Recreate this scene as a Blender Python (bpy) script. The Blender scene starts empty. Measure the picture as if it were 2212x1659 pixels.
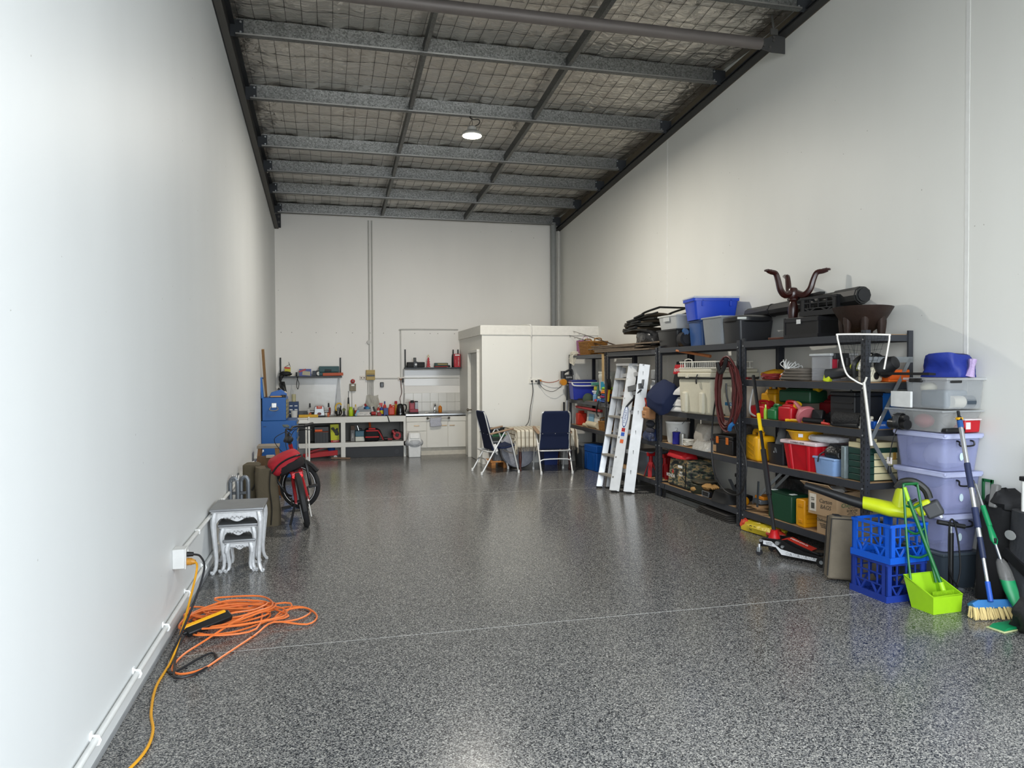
import bpy, math, random
from mathutils import Vector, Matrix, Euler

# ------------------------------------------------------------------ camera, light, exposure
SC = bpy.context.scene
COL = SC.collection
PI = math.pi
random.seed(7)

cam_d = bpy.data.cameras.new('camera')
cam_d.sensor_fit = 'HORIZONTAL'
cam_d.sensor_width = 36.0
cam_d.lens = 36.0 * 1585.3 / 2212.0
cam_d.clip_start = 0.05
cam_d.clip_end = 200
cam = bpy.data.objects.new('camera', cam_d)
COL.objects.link(cam)
_r = Vector((0.96980577, -0.24383957, -0.00436282))
_f = Vector((0.2437111, 0.96964751, -0.01971287))
_u = Vector((0.00903718, 0.01805439, 0.99979616))
cam.matrix_world = Matrix(((_r.x, _u.x, -_f.x, 0), (_r.y, _u.y, -_f.y, 0), (_r.z, _u.z, -_f.z, 1.6), (0, 0, 0, 1)))
SC.camera = cam

world = bpy.data.worlds.new('sky')
SC.world = world
world.use_nodes = True
_bg = world.node_tree.nodes['Background']
_bg.inputs[0].default_value = (0.86, 0.93, 1.0, 1)
_bg.inputs[1].default_value = 8.6

# daylight comes in through the open roller door behind the camera; a portal only guides the sky sampling
_pd = bpy.data.lights.new('door_portal', 'AREA')
_pd.shape = 'RECTANGLE'; _pd.size = 4.6; _pd.size_y = 4.3
_pd.cycles.is_portal = True
_po = bpy.data.objects.new('door_portal', _pd); COL.objects.link(_po)
_po.location = (1.84, 0.42, 2.15); _po.rotation_euler = (PI / 2, 0, 0)

SC.view_settings.view_transform = 'Standard'
SC.view_settings.look = 'None'
SC.view_settings.gamma = 1.0
SC.view_settings.use_curve_mapping = False
SC.view_settings.exposure = 0.04
SC.cycles.max_bounces = 8; SC.cycles.diffuse_bounces = 5; SC.cycles.glossy_bounces = 3; SC.cycles.transmission_bounces = 4; SC.cycles.transparent_max_bounces = 12
SC.cycles.caustics_reflective = False; SC.cycles.caustics_refractive = False

# ------------------------------------------------------------------ materials
def lin(c):
    return c / 12.92 if c <= 0.04045 else ((c + 0.055) / 1.055) ** 2.4
def hx(s):
    return tuple(lin(int(s[i:i + 2], 16) / 255) for i in (0, 2, 4)) + (1,)
MATS = {}
def mt(col, rough=0.5, metal=0.0, var=0.06, scale=18.0, bump=0.0, bscale=60.0, alpha=1.0, emit=0.0, coat=0.0, col2=None, spec=0.38, sheen=0.0):
    """procedural material: base colour with a soft noise variation, optional bump"""
    key = (col, rough, metal, var, scale, bump, bscale, alpha, emit, coat, col2, spec, sheen)
    if key in MATS: return MATS[key]
    m = bpy.data.materials.new('mat_' + col + '_%d' % len(MATS)); m.use_nodes = True
    nt = m.node_tree; b = nt.nodes['Principled BSDF']; L = nt.links
    tc = nt.nodes.new('ShaderNodeTexCoord')
    nz = nt.nodes.new('ShaderNodeTexNoise'); nz.inputs['Scale'].default_value = scale; nz.inputs['Detail'].default_value = 4
    L.new(tc.outputs['Object'], nz.inputs['Vector'])
    mx = nt.nodes.new('ShaderNodeMix'); mx.data_type = 'RGBA'
    c = hx(col); d = hx(col2) if col2 else tuple(max(0, x * (1 - 2.2 * var)) for x in c[:3]) + (1,)
    e = c if col2 else tuple(min(1, x * (1 + var)) for x in c[:3]) + (1,)
    mx.inputs[6].default_value = d; mx.inputs[7].default_value = e
    L.new(nz.outputs['Fac'], mx.inputs[0]); L.new(mx.outputs[2], b.inputs['Base Color'])
    b.inputs['Roughness'].default_value = rough; b.inputs['Metallic'].default_value = metal
    b.inputs['Specular IOR Level'].default_value = spec
    if coat: b.inputs['Coat Weight'].default_value = coat; b.inputs['Coat Roughness'].default_value = 0.1
    if sheen: b.inputs['Sheen Weight'].default_value = sheen
    if emit:
        b.inputs['Emission Color'].default_value = c; b.inputs['Emission Strength'].default_value = emit
    if bump:
        n2 = nt.nodes.new('ShaderNodeTexNoise'); n2.inputs['Scale'].default_value = bscale; n2.inputs['Detail'].default_value = 5
        L.new(tc.outputs['Object'], n2.inputs['Vector'])
        bp = nt.nodes.new('ShaderNodeBump'); bp.inputs['Strength'].default_value = bump; bp.inputs['Distance'].default_value = 0.02
        L.new(n2.outputs['Fac'], bp.inputs['Height']); L.new(bp.outputs[0], b.inputs['Normal'])
    if alpha < 1:
        tr = nt.nodes.new('ShaderNodeBsdfTransparent'); ms = nt.nodes.new('ShaderNodeMixShader')
        ms.inputs[0].default_value = alpha
        L.new(tr.outputs[0], ms.inputs[1]); L.new(b.outputs[0], ms.inputs[2])
        L.new(ms.outputs[0], nt.nodes['Material Output'].inputs[0])
    MATS[key] = m
    return m

# ------------------------------------------------------------------ geometry
def rotm(r):
    return Euler(r, 'XYZ').to_matrix()
class G:
    def __init__(s):
        s.v = []; s.f = []
    def add(s, vs, fs):
        o = len(s.v)
        s.v += [tuple(v) for v in vs]; s.f += [tuple(i + o for i in f) for f in fs]
        return s
    def box(s, c, d, r=None, top=None):
        """box centred at c with size d; top=(tx,ty) scales the upper face"""
        x, y, z = d[0] / 2, d[1] / 2, d[2] / 2
        tx, ty = top or (1, 1)
        vs = [Vector(p) for p in ((-x, -y, -z), (x, -y, -z), (x, y, -z), (-x, y, -z), (-x * tx, -y * ty, z), (x * tx, -y * ty, z), (x * tx, y * ty, z), (-x * tx, y * ty, z))]
        if r:
            m = rotm(r); vs = [m @ v for v in vs]
        return s.add([v + Vector(c) for v in vs], ((0, 3, 2, 1), (4, 5, 6, 7), (0, 1, 5, 4), (1, 2, 6, 5), (2, 3, 7, 6), (3, 0, 4, 7)))
    def bar(s, a, b, w, h=None, up=(0, 0, 1)):
        """rectangular bar from a to b"""
        a = Vector(a); b = Vector(b); h = h or w
        d = (b - a).normalized(); u = Vector(up)
        if abs(d.dot(u)) > 0.98: u = Vector((0, 1, 0))
        x = d.cross(u).normalized() * (w / 2); y = x.cross(d).normalized() * (h / 2)
        vs = [p + sx * x + sy * y for p in (a, b) for sx, sy in ((-1, -1), (1, -1), (1, 1), (-1, 1))]
        return s.add(vs, ((0, 1, 2, 3), (7, 6, 5, 4), (0, 4, 5, 1), (1, 5, 6, 2), (2, 6, 7, 3), (3, 7, 4, 0)))
    def cyl(s, a, b, r0, r1=None, n=14, cap=True):
        r1 = r0 if r1 is None else r1
        a = Vector(a); b = Vector(b); d = (b - a).normalized()
        u = Vector((0, 0, 1)) if abs(d.z) < 0.95 else Vector((1, 0, 0))
        x = d.cross(u).normalized(); y = d.cross(x)
        vs = []
        for p, r in ((a, r0), (b, r1)):
            for i in range(n):
                t = 2 * PI * i / n; vs.append(p + x * r * math.cos(t) + y * r * math.sin(t))
        fs = [(i, (i + 1) % n, n + (i + 1) % n, n + i) for i in range(n)]
        if cap: fs += [tuple(range(n))[::-1], tuple(range(n, 2 * n))]
        return s.add(vs, fs)
    def tube(s, pts, r, n=7, closed=False, rr=None):
        """round tube along pts; rr = list of radii"""
        P = [Vector(p) for p in pts]; k = len(P); vs = []; fs = []
        ux = None
        for i, p in enumerate(P):
            if closed: d = P[(i + 1) % k] - P[i - 1]
            else: d = P[min(i + 1, k - 1)] - P[max(i - 1, 0)]
            if d.length < 1e-9: d = Vector((0, 0, 1))
            d.normalize()
            if ux is None:
                u = Vector((0, 0, 1)) if abs(d.z) < 0.9 else Vector((1, 0, 0)); ux = d.cross(u).normalized()
            else:
                ux = (ux - d * ux.dot(d))
                ux = ux.normalized() if ux.length > 1e-6 else d.orthogonal().normalized()
            uy = d.cross(ux); q = rr[i] if rr else r
            vs += [p + (ux * math.cos(2 * PI * j / n) + uy * math.sin(2 * PI * j / n)) * q for j in range(n)]
        for i in range(k if closed else k - 1):
            a = i * n; b = ((i + 1) % k) * n
            fs += [(a + j, a + (j + 1) % n, b + (j + 1) % n, b + j) for j in range(n)]
        if not closed: fs += [tuple(range(n))[::-1], tuple(range((k - 1) * n, k * n))]
        return s.add(vs, fs)
    def lathe(s, prof, n=18, c=(0, 0, 0), r=None, sx=1, sy=1):
        """prof: list of (radius, z) bottom to top"""
        m = rotm(r) if r else None; vs = []; fs = []; k = len(prof)
        for q, z in prof:
            for j in range(n):
                v = Vector((q * sx * math.cos(2 * PI * j / n), q * sy * math.sin(2 * PI * j / n), z))
                vs.append((m @ v if m else v) + Vector(c))
        for i in range(k - 1):
            fs += [(i * n + j, i * n + (j + 1) % n, (i + 1) * n + (j + 1) % n, (i + 1) * n + j) for j in range(n)]
        fs += [tuple(range(n))[::-1], tuple(range((k - 1) * n, k * n))]
        return s.add(vs, fs)
    def prism(s, poly, t, c=(0, 0, 0), r=None):
        """poly in local XZ, extruded by t along local Y (centred)"""
        m = rotm(r) if r else None; n = len(poly); vs = []
        for y in (-t / 2, t / 2):
            for x, z in poly:
                v = Vector((x, y, z)); vs.append((m @ v if m else v) + Vector(c))
        fs = [tuple(range(n)), tuple(range(n, 2 * n))[::-1]] + [(i, n + i, n + (i + 1) % n, (i + 1) % n) for i in range(n)]
        return s.add(vs, fs)
    def tub(s, bw, bd, tw, td, h, t=0.006, c=(0, 0, 0), r=None, rad=0.0):
        """hollow open tapered box standing on z=0 at c, with a rolled rim"""
        def ring(w, d, z):
            w /= 2; d /= 2; q = min(rad, w * .9, d * .9)
            if q <= 0: return [(-w, -d, z), (w, -d, z), (w, d, z), (-w, d, z)]
            o = []
            for sx, sy, a0 in ((1, -1, -90), (1, 1, 0), (-1, 1, 90), (-1, -1, 180)):
                for k in range(4):
                    a = math.radians(a0 + 30 * k); o.append((sx * (w - q) + q * math.cos(a), sy * (d - q) + q * math.sin(a), z))
            return o
        rings = [ring(bw, bd, 0), ring(tw, td, h), ring(tw - 2 * t, td - 2 * t, h), ring(bw - 2 * t, bd - 2 * t, t)]
        n = len(rings[0]); m = rotm(r) if r else None
        vs = [(m @ Vector(v) if m else Vector(v)) + Vector(c) for R_ in rings for v in R_]
        fs = []
        for i in range(3):
            fs += [(i * n + j, i * n + (j + 1) % n, (i + 1) * n + (j + 1) % n, (i + 1) * n + j) for j in range(n)]
        fs += [tuple(range(n))[::-1], tuple(range(3 * n, 4 * n))]
        return s.add(vs, fs)
    def loft(s, rings, cap=True):
        n = len(rings[0]); vs = [v for R_ in rings for v in R_]; fs = []
        for i in range(len(rings) - 1):
            fs += [(i * n + j, i * n + (j + 1) % n, (i + 1) * n + (j + 1) % n, (i + 1) * n + j) for j in range(n)]
        if cap: fs += [tuple(range(n))[::-1], tuple(range((len(rings) - 1) * n, len(rings) * n))]
        return s.add(vs, fs)
    def sheet(s, fn, nu, nv, t=0.0):
        """fn(u,v)->point on a grid; t>0 gives a thickness along -z"""
        vs = [Vector(fn(i / nu, j / nv)) for j in range(nv + 1) for i in range(nu + 1)]
        w = nu + 1; fs = [(j * w + i, j * w + i + 1, (j + 1) * w + i + 1, (j + 1) * w + i) for j in range(nv) for i in range(nu)]
        return s.add(vs, fs)
    def ell(s, c, r, n=14, m=9, rot=None, lump=0.0, seed=0, pw=1.0):
        """ellipsoid (pw<1 squarer), lump adds unevenness"""
        rng = random.Random(seed); ph = [rng.uniform(0, 6.28) for _ in range(6)]
        mm = rotm(rot) if rot else None; vs = []; fs = []
        def sp(x): return math.copysign(abs(x) ** pw, x)
        for j in range(m + 1):
            b = -PI / 2 + PI * j / m
            for i in range(n):
                a = 2 * PI * i / n
                k = 1 + lump * (math.sin(3 * a + ph[0]) * math.cos(2 * b + ph[1]) + .6 * math.sin(5 * a + ph[2] + 3 * b) + .5 * math.sin(7 * b + ph[3] + 2 * a))
                v = Vector((sp(math.cos(b)) * sp(math.cos(a)) * r[0] * k, sp(math.cos(b)) * sp(math.sin(a)) * r[1] * k, sp(math.sin(b)) * r[2] * k))
                vs.append((mm @ v if mm else v) + Vector(c))
        for j in range(m):
            fs += [(j * n + i, j * n + (i + 1) % n, (j + 1) * n + (i + 1) % n, (j + 1) * n + i) for i in range(n)]
        return s.add(vs, fs)
    def obj(s, name, mat, parent=None, smooth=True, bev=0.0, loc=None, rot=None, ang=40, sub=0, solid=0.0, seg=2):
        me = bpy.data.meshes.new(name)
        me.from_pydata(s.v, [], s.f); me.validate(); me.update()
        if smooth:
            me.shade_smooth()
            try: me.set_sharp_from_angle(angle=math.radians(ang))
            except Exception: pass
        o = bpy.data.objects.new(name, me); COL.objects.link(o)
        me.materials.append(mat)
        if parent is not None: o.parent = parent
        if loc: o.location = loc
        if rot: o.rotation_euler = rot
        if solid:
            md = o.modifiers.new('solid', 'SOLIDIFY'); md.thickness = solid; md.offset = 0
        if bev:
            md = o.modifiers.new('bevel', 'BEVEL'); md.width = bev; md.segments = seg; md.limit_method = 'ANGLE'; md.angle_limit = math.radians(40)
        if sub:
            md = o.modifiers.new('sub', 'SUBSURF'); md.levels = sub; md.render_levels = sub
        return o

def tag(o, label=None, cat=None, group=None, kind=None):
    if label: o['label'] = label
    if cat: o['category'] = cat
    if group: o['group'] = group
    if kind: o['kind'] = kind
    return o
def T(name, label, cat, loc=(0, 0, 0), rz=0.0, group=None, rot=None):
    o = bpy.data.objects.new(name, None); COL.objects.link(o)
    o.empty_display_size = 0.1
    o.location = loc; o.rotation_euler = rot or (0, 0, rz)
    return tag(o, label, cat, group)
def struct(o):
    o['kind'] = 'structure'; return o
def lab(o, t):
    o['label'] = t; return o
def copy_tree(o, parent=None, loc=None, rz=None, label=None):
    c = o.copy(); COL.objects.link(c); c.parent = parent
    if loc is not None: c.location = loc
    if rz is not None: c.rotation_euler = (0, 0, rz)
    if label: c['label'] = label
    for ch in list(o.children): copy_tree(ch, c)
    return c
def text(s, size, mat, parent, loc, rot, name='lettering', align='CENTER', shear=0.0, ext=0.0006, sx=1.0):
    cu = bpy.data.curves.new(name, 'FONT'); cu.body = s; cu.size = size; cu.align_x = align; cu.align_y = 'CENTER'
    cu.extrude = ext; cu.shear = shear; cu.resolution_u = 2
    tmp = bpy.data.objects.new('tmp', cu); me = bpy.data.meshes.new_from_object(tmp); bpy.data.objects.remove(tmp)
    me.materials.clear(); me.materials.append(mat)
    o = bpy.data.objects.new(name, me); COL.objects.link(o)
    o.parent = parent; o.location = loc; o.rotation_euler = rot
    if sx != 1: o.scale = (sx, 1, 1)
    return o
def smoothpts(P, k=6, closed=False):
    """Catmull-Rom through control points"""
    P = [Vector(p) for p in P]; n = len(P); out = []
    for i in range(n if closed else n - 1):
        if closed: a, b, c, d = P[i - 1], P[i], P[(i + 1) % n], P[(i + 2) % n]
        else: a, b, c, d = P[max(i - 1, 0)], P[i], P[i + 1], P[min(i + 2, n - 1)]
        for j in range(k):
            t = j / k
            out.append(0.5 * ((2 * b) + (c - a) * t + (2 * a - 5 * b + 4 * c - d) * t * t + (3 * b - a - 3 * c + d) * t ** 3))
    if not closed: out.append(P[-1])
    return out
FRONT = (PI / 2, 0, 0)          # text that faces -Y
SIDE = (PI / 2, 0, -PI / 2)     # text that faces -X
WHITE = lambda: mt('e8e8e4', .5)
BLACK = lambda: mt('151516', .5)
# ------------------------------------------------------------------ room shell
XL, XR, YB, YF = -0.927, 4.61, 14.3, 0.45
def zp(y): return 4.50 + 0.0685 * (14.2 - y)          # purlin underside
def zroof(y): return zp(y) + 0.19

def floor_mat():
    m = bpy.data.materials.new('flake_epoxy'); m.use_nodes = True
    nt = m.node_tree; b = nt.nodes['Principled BSDF']; L = nt.links; N = nt.nodes.new
    tc = N('ShaderNodeTexCoord')
    vo = N('ShaderNodeTexVoronoi'); vo.inputs['Scale'].default_value = 200
    wn = N('ShaderNodeTexNoise'); wn.inputs['Scale'].default_value = 90; wn.inputs['Detail'].default_value = 3
    mv = N('ShaderNodeMix'); mv.data_type = 'RGBA'; mv.inputs[0].default_value = 0.004
    L.new(tc.outputs['Object'], mv.inputs[6]); L.new(wn.outputs['Color'], mv.inputs[7]); L.new(tc.outputs['Object'], wn.inputs['Vector'])
    L.new(mv.outputs[2], vo.inputs['Vector'])
    sp = N('ShaderNodeSeparateColor'); L.new(vo.outputs['Color'], sp.inputs[0])
    cr = N('ShaderNodeValToRGB'); cr.color_ramp.interpolation = 'CONSTANT'
    E = cr.color_ramp.elements
    E[0].position = 0; E[0].color = hx('1f2125')
    E[1].position = 0.18; E[1].color = hx('3b3d3f')
    for p, c in ((0.36, '5f5f5f'), (0.58, '7b7976'), (0.80, '918f89'), (0.95, 'aeaba4')):
        e = E.new(p); e.color = hx(c)
    L.new(sp.outputs[0], cr.inputs[0])
    big = N('ShaderNodeTexNoise'); big.inputs['Scale'].default_value = 0.8; big.inputs['Detail'].default_value = 3
    L.new(tc.outputs['Object'], big.inputs['Vector'])
    mr = N('ShaderNodeMapRange'); mr.inputs[3].default_value = 0.90; mr.inputs[4].default_value = 1.08
    L.new(big.outputs['Fac'], mr.inputs[0])
    mm = N('ShaderNodeMix'); mm.data_type = 'RGBA'; mm.blend_type = 'MULTIPLY'; mm.inputs[0].default_value = 1
    L.new(cr.outputs[0], mm.inputs[6]); L.new(mr.outputs[0], mm.inputs[7])
    L.new(mm.outputs[2], b.inputs['Base Color'])
    b.inputs['Roughness'].default_value = 0.2
    b.inputs['Specular IOR Level'].default_value = 0.28
    bp = N('ShaderNodeBump'); bp.inputs['Strength'].default_value = 0.06; bp.inputs['Distance'].default_value = 0.002
    n3 = N('ShaderNodeTexNoise'); n3.inputs['Scale'].default_value = 60; n3.inputs['Detail'].default_value = 2
    L.new(tc.outputs['Object'], n3.inputs['Vector']); L.new(n3.outputs['Fac'], bp.inputs['Height']); L.new(bp.outputs[0], b.inputs['Normal'])
    return m
def wall_mat(name, c, rough=0.42, bump=0.06, streak=True):
    m = bpy.data.materials.new(name); m.use_nodes = True
    nt = m.node_tree; b = nt.nodes['Principled BSDF']; L = nt.links; N = nt.nodes.new
    tc = N('ShaderNodeTexCoord')
    nz = N('ShaderNodeTexNoise'); nz.inputs['Scale'].default_value = 1.1; nz.inputs['Detail'].default_value = 5
    mp = N('ShaderNodeMapping'); mp.inputs['Scale'].default_value = (1, 1, 0.35)
    L.new(tc.outputs['Object'], mp.inputs[0]); L.new(mp.outputs[0], nz.inputs['Vector'])
    cr = N('ShaderNodeValToRGB'); a = hx(c)
    cr.color_ramp.elements[0].position = 0.3; cr.color_ramp.elements[0].color = tuple(x * .94 for x in a[:3]) + (1,)
    cr.color_ramp.elements[1].position = 0.7; cr.color_ramp.elements[1].color = a
    L.new(nz.outputs['Fac'], cr.inputs[0])
    sk = N('ShaderNodeTexNoise'); sk.inputs['Scale'].default_value = 26; sk.inputs['Detail'].default_value = 1
    L.new(tc.outputs['Object'], sk.inputs['Vector'])
    c2 = N('ShaderNodeValToRGB'); c2.color_ramp.elements[0].position = 0.80; c2.color_ramp.elements[0].color = (1, 1, 1, 1)
    c2.color_ramp.elements[1].position = 0.82; c2.color_ramp.elements[1].color = (.55, .53, .5, 1)
    L.new(sk.outputs['Fac'], c2.inputs[0])
    mm = N('ShaderNodeMix'); mm.data_type = 'RGBA'; mm.blend_type = 'MULTIPLY'; mm.inputs[0].default_value = 1
    L.new(cr.outputs[0], mm.inputs[6]); L.new(c2.outputs[0], mm.inputs[7]); L.new(mm.outputs[2], b.inputs['Base Color'])
    b.inputs['Roughness'].default_value = rough
    n2 = N('ShaderNodeTexNoise'); n2.inputs['Scale'].default_value = 2.2; n2.inputs['Detail'].default_value = 2
    L.new(mp.outputs[0], n2.inputs['Vector'])
    n4 = N('ShaderNodeTexNoise'); n4.inputs['Scale'].default_value = 140
    L.new(tc.outputs['Object'], n4.inputs['Vector'])
    ad = N('ShaderNodeMath'); ad.operation = 'MULTIPLY_ADD'; ad.inputs[1].default_value = 0.02
    L.new(n4.outputs['Fac'], ad.inputs[0]); L.new(n2.outputs['Fac'], ad.inputs[2])
    bp = N('ShaderNodeBump'); bp.inputs['Strength'].default_value = bump; bp.inputs['Distance'].default_value = 0.02
    L.new(ad.outputs[0], bp.inputs['Height']); L.new(bp.outputs[0], b.inputs['Normal'])
    return m
def foil_mat():
    m = bpy.data.materials.new('roof_foil'); m.use_nodes = True
    nt = m.node_tree; b = nt.nodes['Principled BSDF']; L = nt.links; N = nt.nodes.new
    tc = N('ShaderNodeTexCoord')
    b.inputs['Base Color'].default_value = hx('cdc8c0'); b.inputs['Metallic'].default_value = 0.9; b.inputs['Roughness'].default_value = 0.33
    mp = N('ShaderNodeMapping'); mp.inputs['Scale'].default_value = (3.2, 6.5, 1); L.new(tc.outputs['Object'], mp.inputs[0])
    n1 = N('ShaderNodeTexNoise'); n1.inputs['Scale'].default_value = 1.6; n1.inputs['Detail'].default_value = 6; n1.inputs['Distortion'].default_value = 1.2
    L.new(mp.outputs[0], n1.inputs['Vector'])
    bp = N('ShaderNodeBump'); bp.inputs['Strength'].default_value = 0.8; bp.inputs['Distance'].default_value = 0.06
    L.new(n1.outputs['Fac'], bp.inputs['Height']); L.new(bp.outputs[0], b.inputs['Normal'])
    return m
def galv_mat(name='galvanised', a='6c6c6a', c='a2a29f', rough=0.42):
    m = bpy.data.materials.new(name); m.use_nodes = True
    nt = m.node_tree; b = nt.nodes['Principled BSDF']; L = nt.links; N = nt.nodes.new
    tc = N('ShaderNodeTexCoord'); vo = N('ShaderNodeTexVoronoi'); vo.inputs['Scale'].default_value = 75
    L.new(tc.outputs['Object'], vo.inputs['Vector'])
    sp = N('ShaderNodeSeparateColor'); L.new(vo.outputs['Color'], sp.inputs[0])
    cr = N('ShaderNodeValToRGB'); cr.color_ramp.elements[0].color = hx(a); cr.color_ramp.elements[1].color = hx(c)
    L.new(sp.outputs[0], cr.inputs[0]); L.new(cr.outputs[0], b.inputs['Base Color'])
    b.inputs['Metallic'].default_value = 0.75; b.inputs['Roughness'].default_value = rough
    return m
FLOOR = floor_mat()
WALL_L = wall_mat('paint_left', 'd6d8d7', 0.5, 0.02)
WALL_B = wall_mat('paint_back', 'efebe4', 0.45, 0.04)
WALL_R = wall_mat('paint_right', 'e2e1da', 0.48, 0.05)
FOIL = foil_mat(); GALV = galv_mat()
STEEL = mt('3b3d40', .55, .3, scale=6)
STEEL2 = mt('55534f', .6, .2, scale=6)

def roofpt(x, y, dz=0): return (x, y, zroof(y) + dz)
# floor, outside apron
fl = struct(G().box(((XL + XR) / 2, (YB + YF) / 2, -0.05), (XR - XL + .3, YB - YF + .2, 0.1)).obj('floor', FLOOR, smooth=False))
struct(G().box((1.8, -7.62, -0.06), (60, 15.9, 0.1)).obj('ground_outside', mt('a3a29d', .8, scale=2, bump=.2), smooth=False))
for yj, w in ((4.416, .003), (9.3, .003)):
    G().box(((XL + XR) / 2, yj, 0.0006), (XR - XL, w, 0.0012)).obj('floor_joint', mt('b4b3ae', .6, scale=60, var=.3), fl, smooth=False)
# walls
def ywall(name, x, t, mat):
    g = G(); a, b = (x, x + t) if t > 0 else (x + t, x)
    g.add([(a, YF, 0), (b, YF, 0), (b, YB, 0), (a, YB, 0), (a, YF, zroof(YF) + .13), (b, YF, zroof(YF) + .13), (b, YB, zroof(YB) + .13), (a, YB, zroof(YB) + .13)],
          ((0, 3, 2, 1), (4, 5, 6, 7), (0, 1, 5, 4), (1, 2, 6, 5), (2, 3, 7, 6), (3, 0, 4, 7)))
    return struct(g.obj(name, mat, smooth=False))
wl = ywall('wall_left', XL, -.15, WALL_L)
wr = ywall('wall_right', XR, .15, WALL_R)
wb = struct(G().box(((XL + XR) / 2, YB + .075, zroof(YB) / 2), (XR - XL + .3, .15, zroof(YB) + .25)).obj('wall_back', WALL_B, smooth=False))
# front wall with the roller-door opening behind the camera
g = G(); g.box(((XL - .1 - .44) / 2 - .02, YF - .08, 2.15), (.5, .16, 4.3)); g.box((4.36, YF - .08, 2.15), (.5, .16, 4.3))
g.box(((XL + XR) / 2, YF - .08, (4.3 + zroof(YF) + .16) / 2), (XR - XL + .3, .16, zroof(YF) + .16 - 4.3))
struct(g.obj('wall_front', WALL_B, smooth=False))
for yj in (4.477, 9.43):
    G().box((XR - .001, yj, 2.6), (.004, .034, 5.2)).obj('joint_sealant', mt('e6e5e0', .5), wr, smooth=False)
# roof foil: a crinkled sheet that sags between the purlins
PY = [6.271, 7.865, 9.274, 10.84, 11.78, 12.94, 14.2]
PZ = [5.045, 4.945, 4.815, 4.715, 4.62, 4.565, 4.50]
allp = [-.2, 1.4, 3.05, 4.66] + PY
allz = [zp(q) for q in allp[:4]] + PZ
def foilz(x, y):
    z = zroof(y) + .012
    for a, b, za, zb_ in zip(allp, allp[1:], allz, allz[1:]):
        if a <= y <= b: z = .200 + za + (zb_ - za) * (y - a) / (b - a)
    for a, b in zip(allp, allp[1:]):
        if a <= y <= b:
            t = (y - a) / (b - a); z += -.035 * math.sin(PI * t) + .03 * (1 if t > .85 else 0) * 0
    z += .010 * math.sin(9.3 * x + 2.1 * y) * math.sin(5.7 * y + 1.3 * x) + .006 * math.sin(23 * x + 11 * y + math.sin(7 * y) * 2)
    return z
g = G().sheet(lambda u, v: (XL + .02 + u * (XR - XL - .04), YF + v * (YB - YF), foilz(XL + u * (XR - XL), YF + v * (YB - YF))), 90, 190)
ceil = struct(g.obj('ceiling', FOIL))
tagc = G().box((0, 0, 0), (XR - XL + .3, math.hypot(YB - YF + .2, zroof(YF) - zroof(YB)), .05)).obj('roof_sheet', STEEL2, ceil, smooth=False,
    loc=((XL + XR) / 2, (YB + YF) / 2, (zroof(YF) + zroof(YB)) / 2 + .12), rot=(-math.atan2(zroof(YF) - zroof(YB), YB - YF), 0, 0))
# safety mesh wires under the foil
g = G()
x = XL + .1
while x < XR - .05:
    jit = random.uniform(-.006, .006)
    g.tube([(x + jit + .006 * math.sin(y * 1.7 + x), y, foilz(x, y) - .007) for y in [3.0 + .19 * i for i in range(60)]], .0024, 3)
    x += .152
y = 3.05
while y < YB - .05:
    g.tube([(xx, y + .01 * math.sin(xx * 2 + y), foilz(xx, y) - .006) for xx in [XL + .05 + .18 * i for i in range(31)]], .0024, 3)
    y += .3
o = g.obj('safety_mesh', mt('2f2c29', .6, .3), ceil); o['kind'] = 'stuff'
# rafters along the two walls
def slab(name, x0, x1, f0, f1, mat, parent=None):
    """sloping bar between x0 and x1 with undersides/topsides f0(y), f1(y)"""
    y0, y1 = 0.6, 14.27; g = G()
    g.add([(x0, y0, f0(y0)), (x1, y0, f0(y0)), (x1, y1, f0(y1)), (x0, y1, f0(y1)), (x0, y0, f1(y0)), (x1, y0, f1(y0)), (x1, y1, f1(y1)), (x0, y1, f1(y1))],
          ((0, 3, 2, 1), (4, 5, 6, 7), (0, 1, 5, 4), (1, 2, 6, 5), (2, 3, 7, 6), (3, 0, 4, 7)))
    return g.obj(name, mat, parent, smooth=False)
zL = lambda y: 4.244 + .0704 * (13.95 - y)
zR = lambda y: 4.40 + .0784 * (14.3 - y)
ra = struct(T('beam_left', 'dark steel channel rafter along the top of the left wall', None))
slab('web', XL + .004, XL + .014, zL, lambda y: zroof(y) - .02, mt('2d2d2d', .6, .2), ra)
slab('flange', XL + .014, XL + .075, zL, lambda y: zL(y) + .014, STEEL2, ra)
slab('flange', XL + .014, XL + .06, lambda y: zroof(y) - .06, lambda y: zroof(y) - .045, STEEL, ra)
rb_ = struct(T('beam_right', 'dark steel channel rafter along the top of the right wall', None))
slab('web', XR - .014, XR - .004, zR, lambda y: zroof(y) - .02, mt('6b6252', .7, .1), rb_)
slab('flange', XR - .11, XR - .014, zR, lambda y: zR(y) + .014, mt('333231', .6, .2), rb_)
slab('flange', XR - .095, XR - .014, lambda y: zR(y) + .05, lambda y: zR(y) + .062, STEEL, rb_)
g = G(); g.box((XL + .07, 14.2, 4.36), (.1, .02, .26)); g.obj('end_plate', mt('26262a', .6), ra, smooth=False)
for z in (4.33, 4.43): G().cyl((XL + .085, 14.19, z), (XL + .085, 14.17, z), .022, n=8).obj('bolt', STEEL2, ra)
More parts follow.
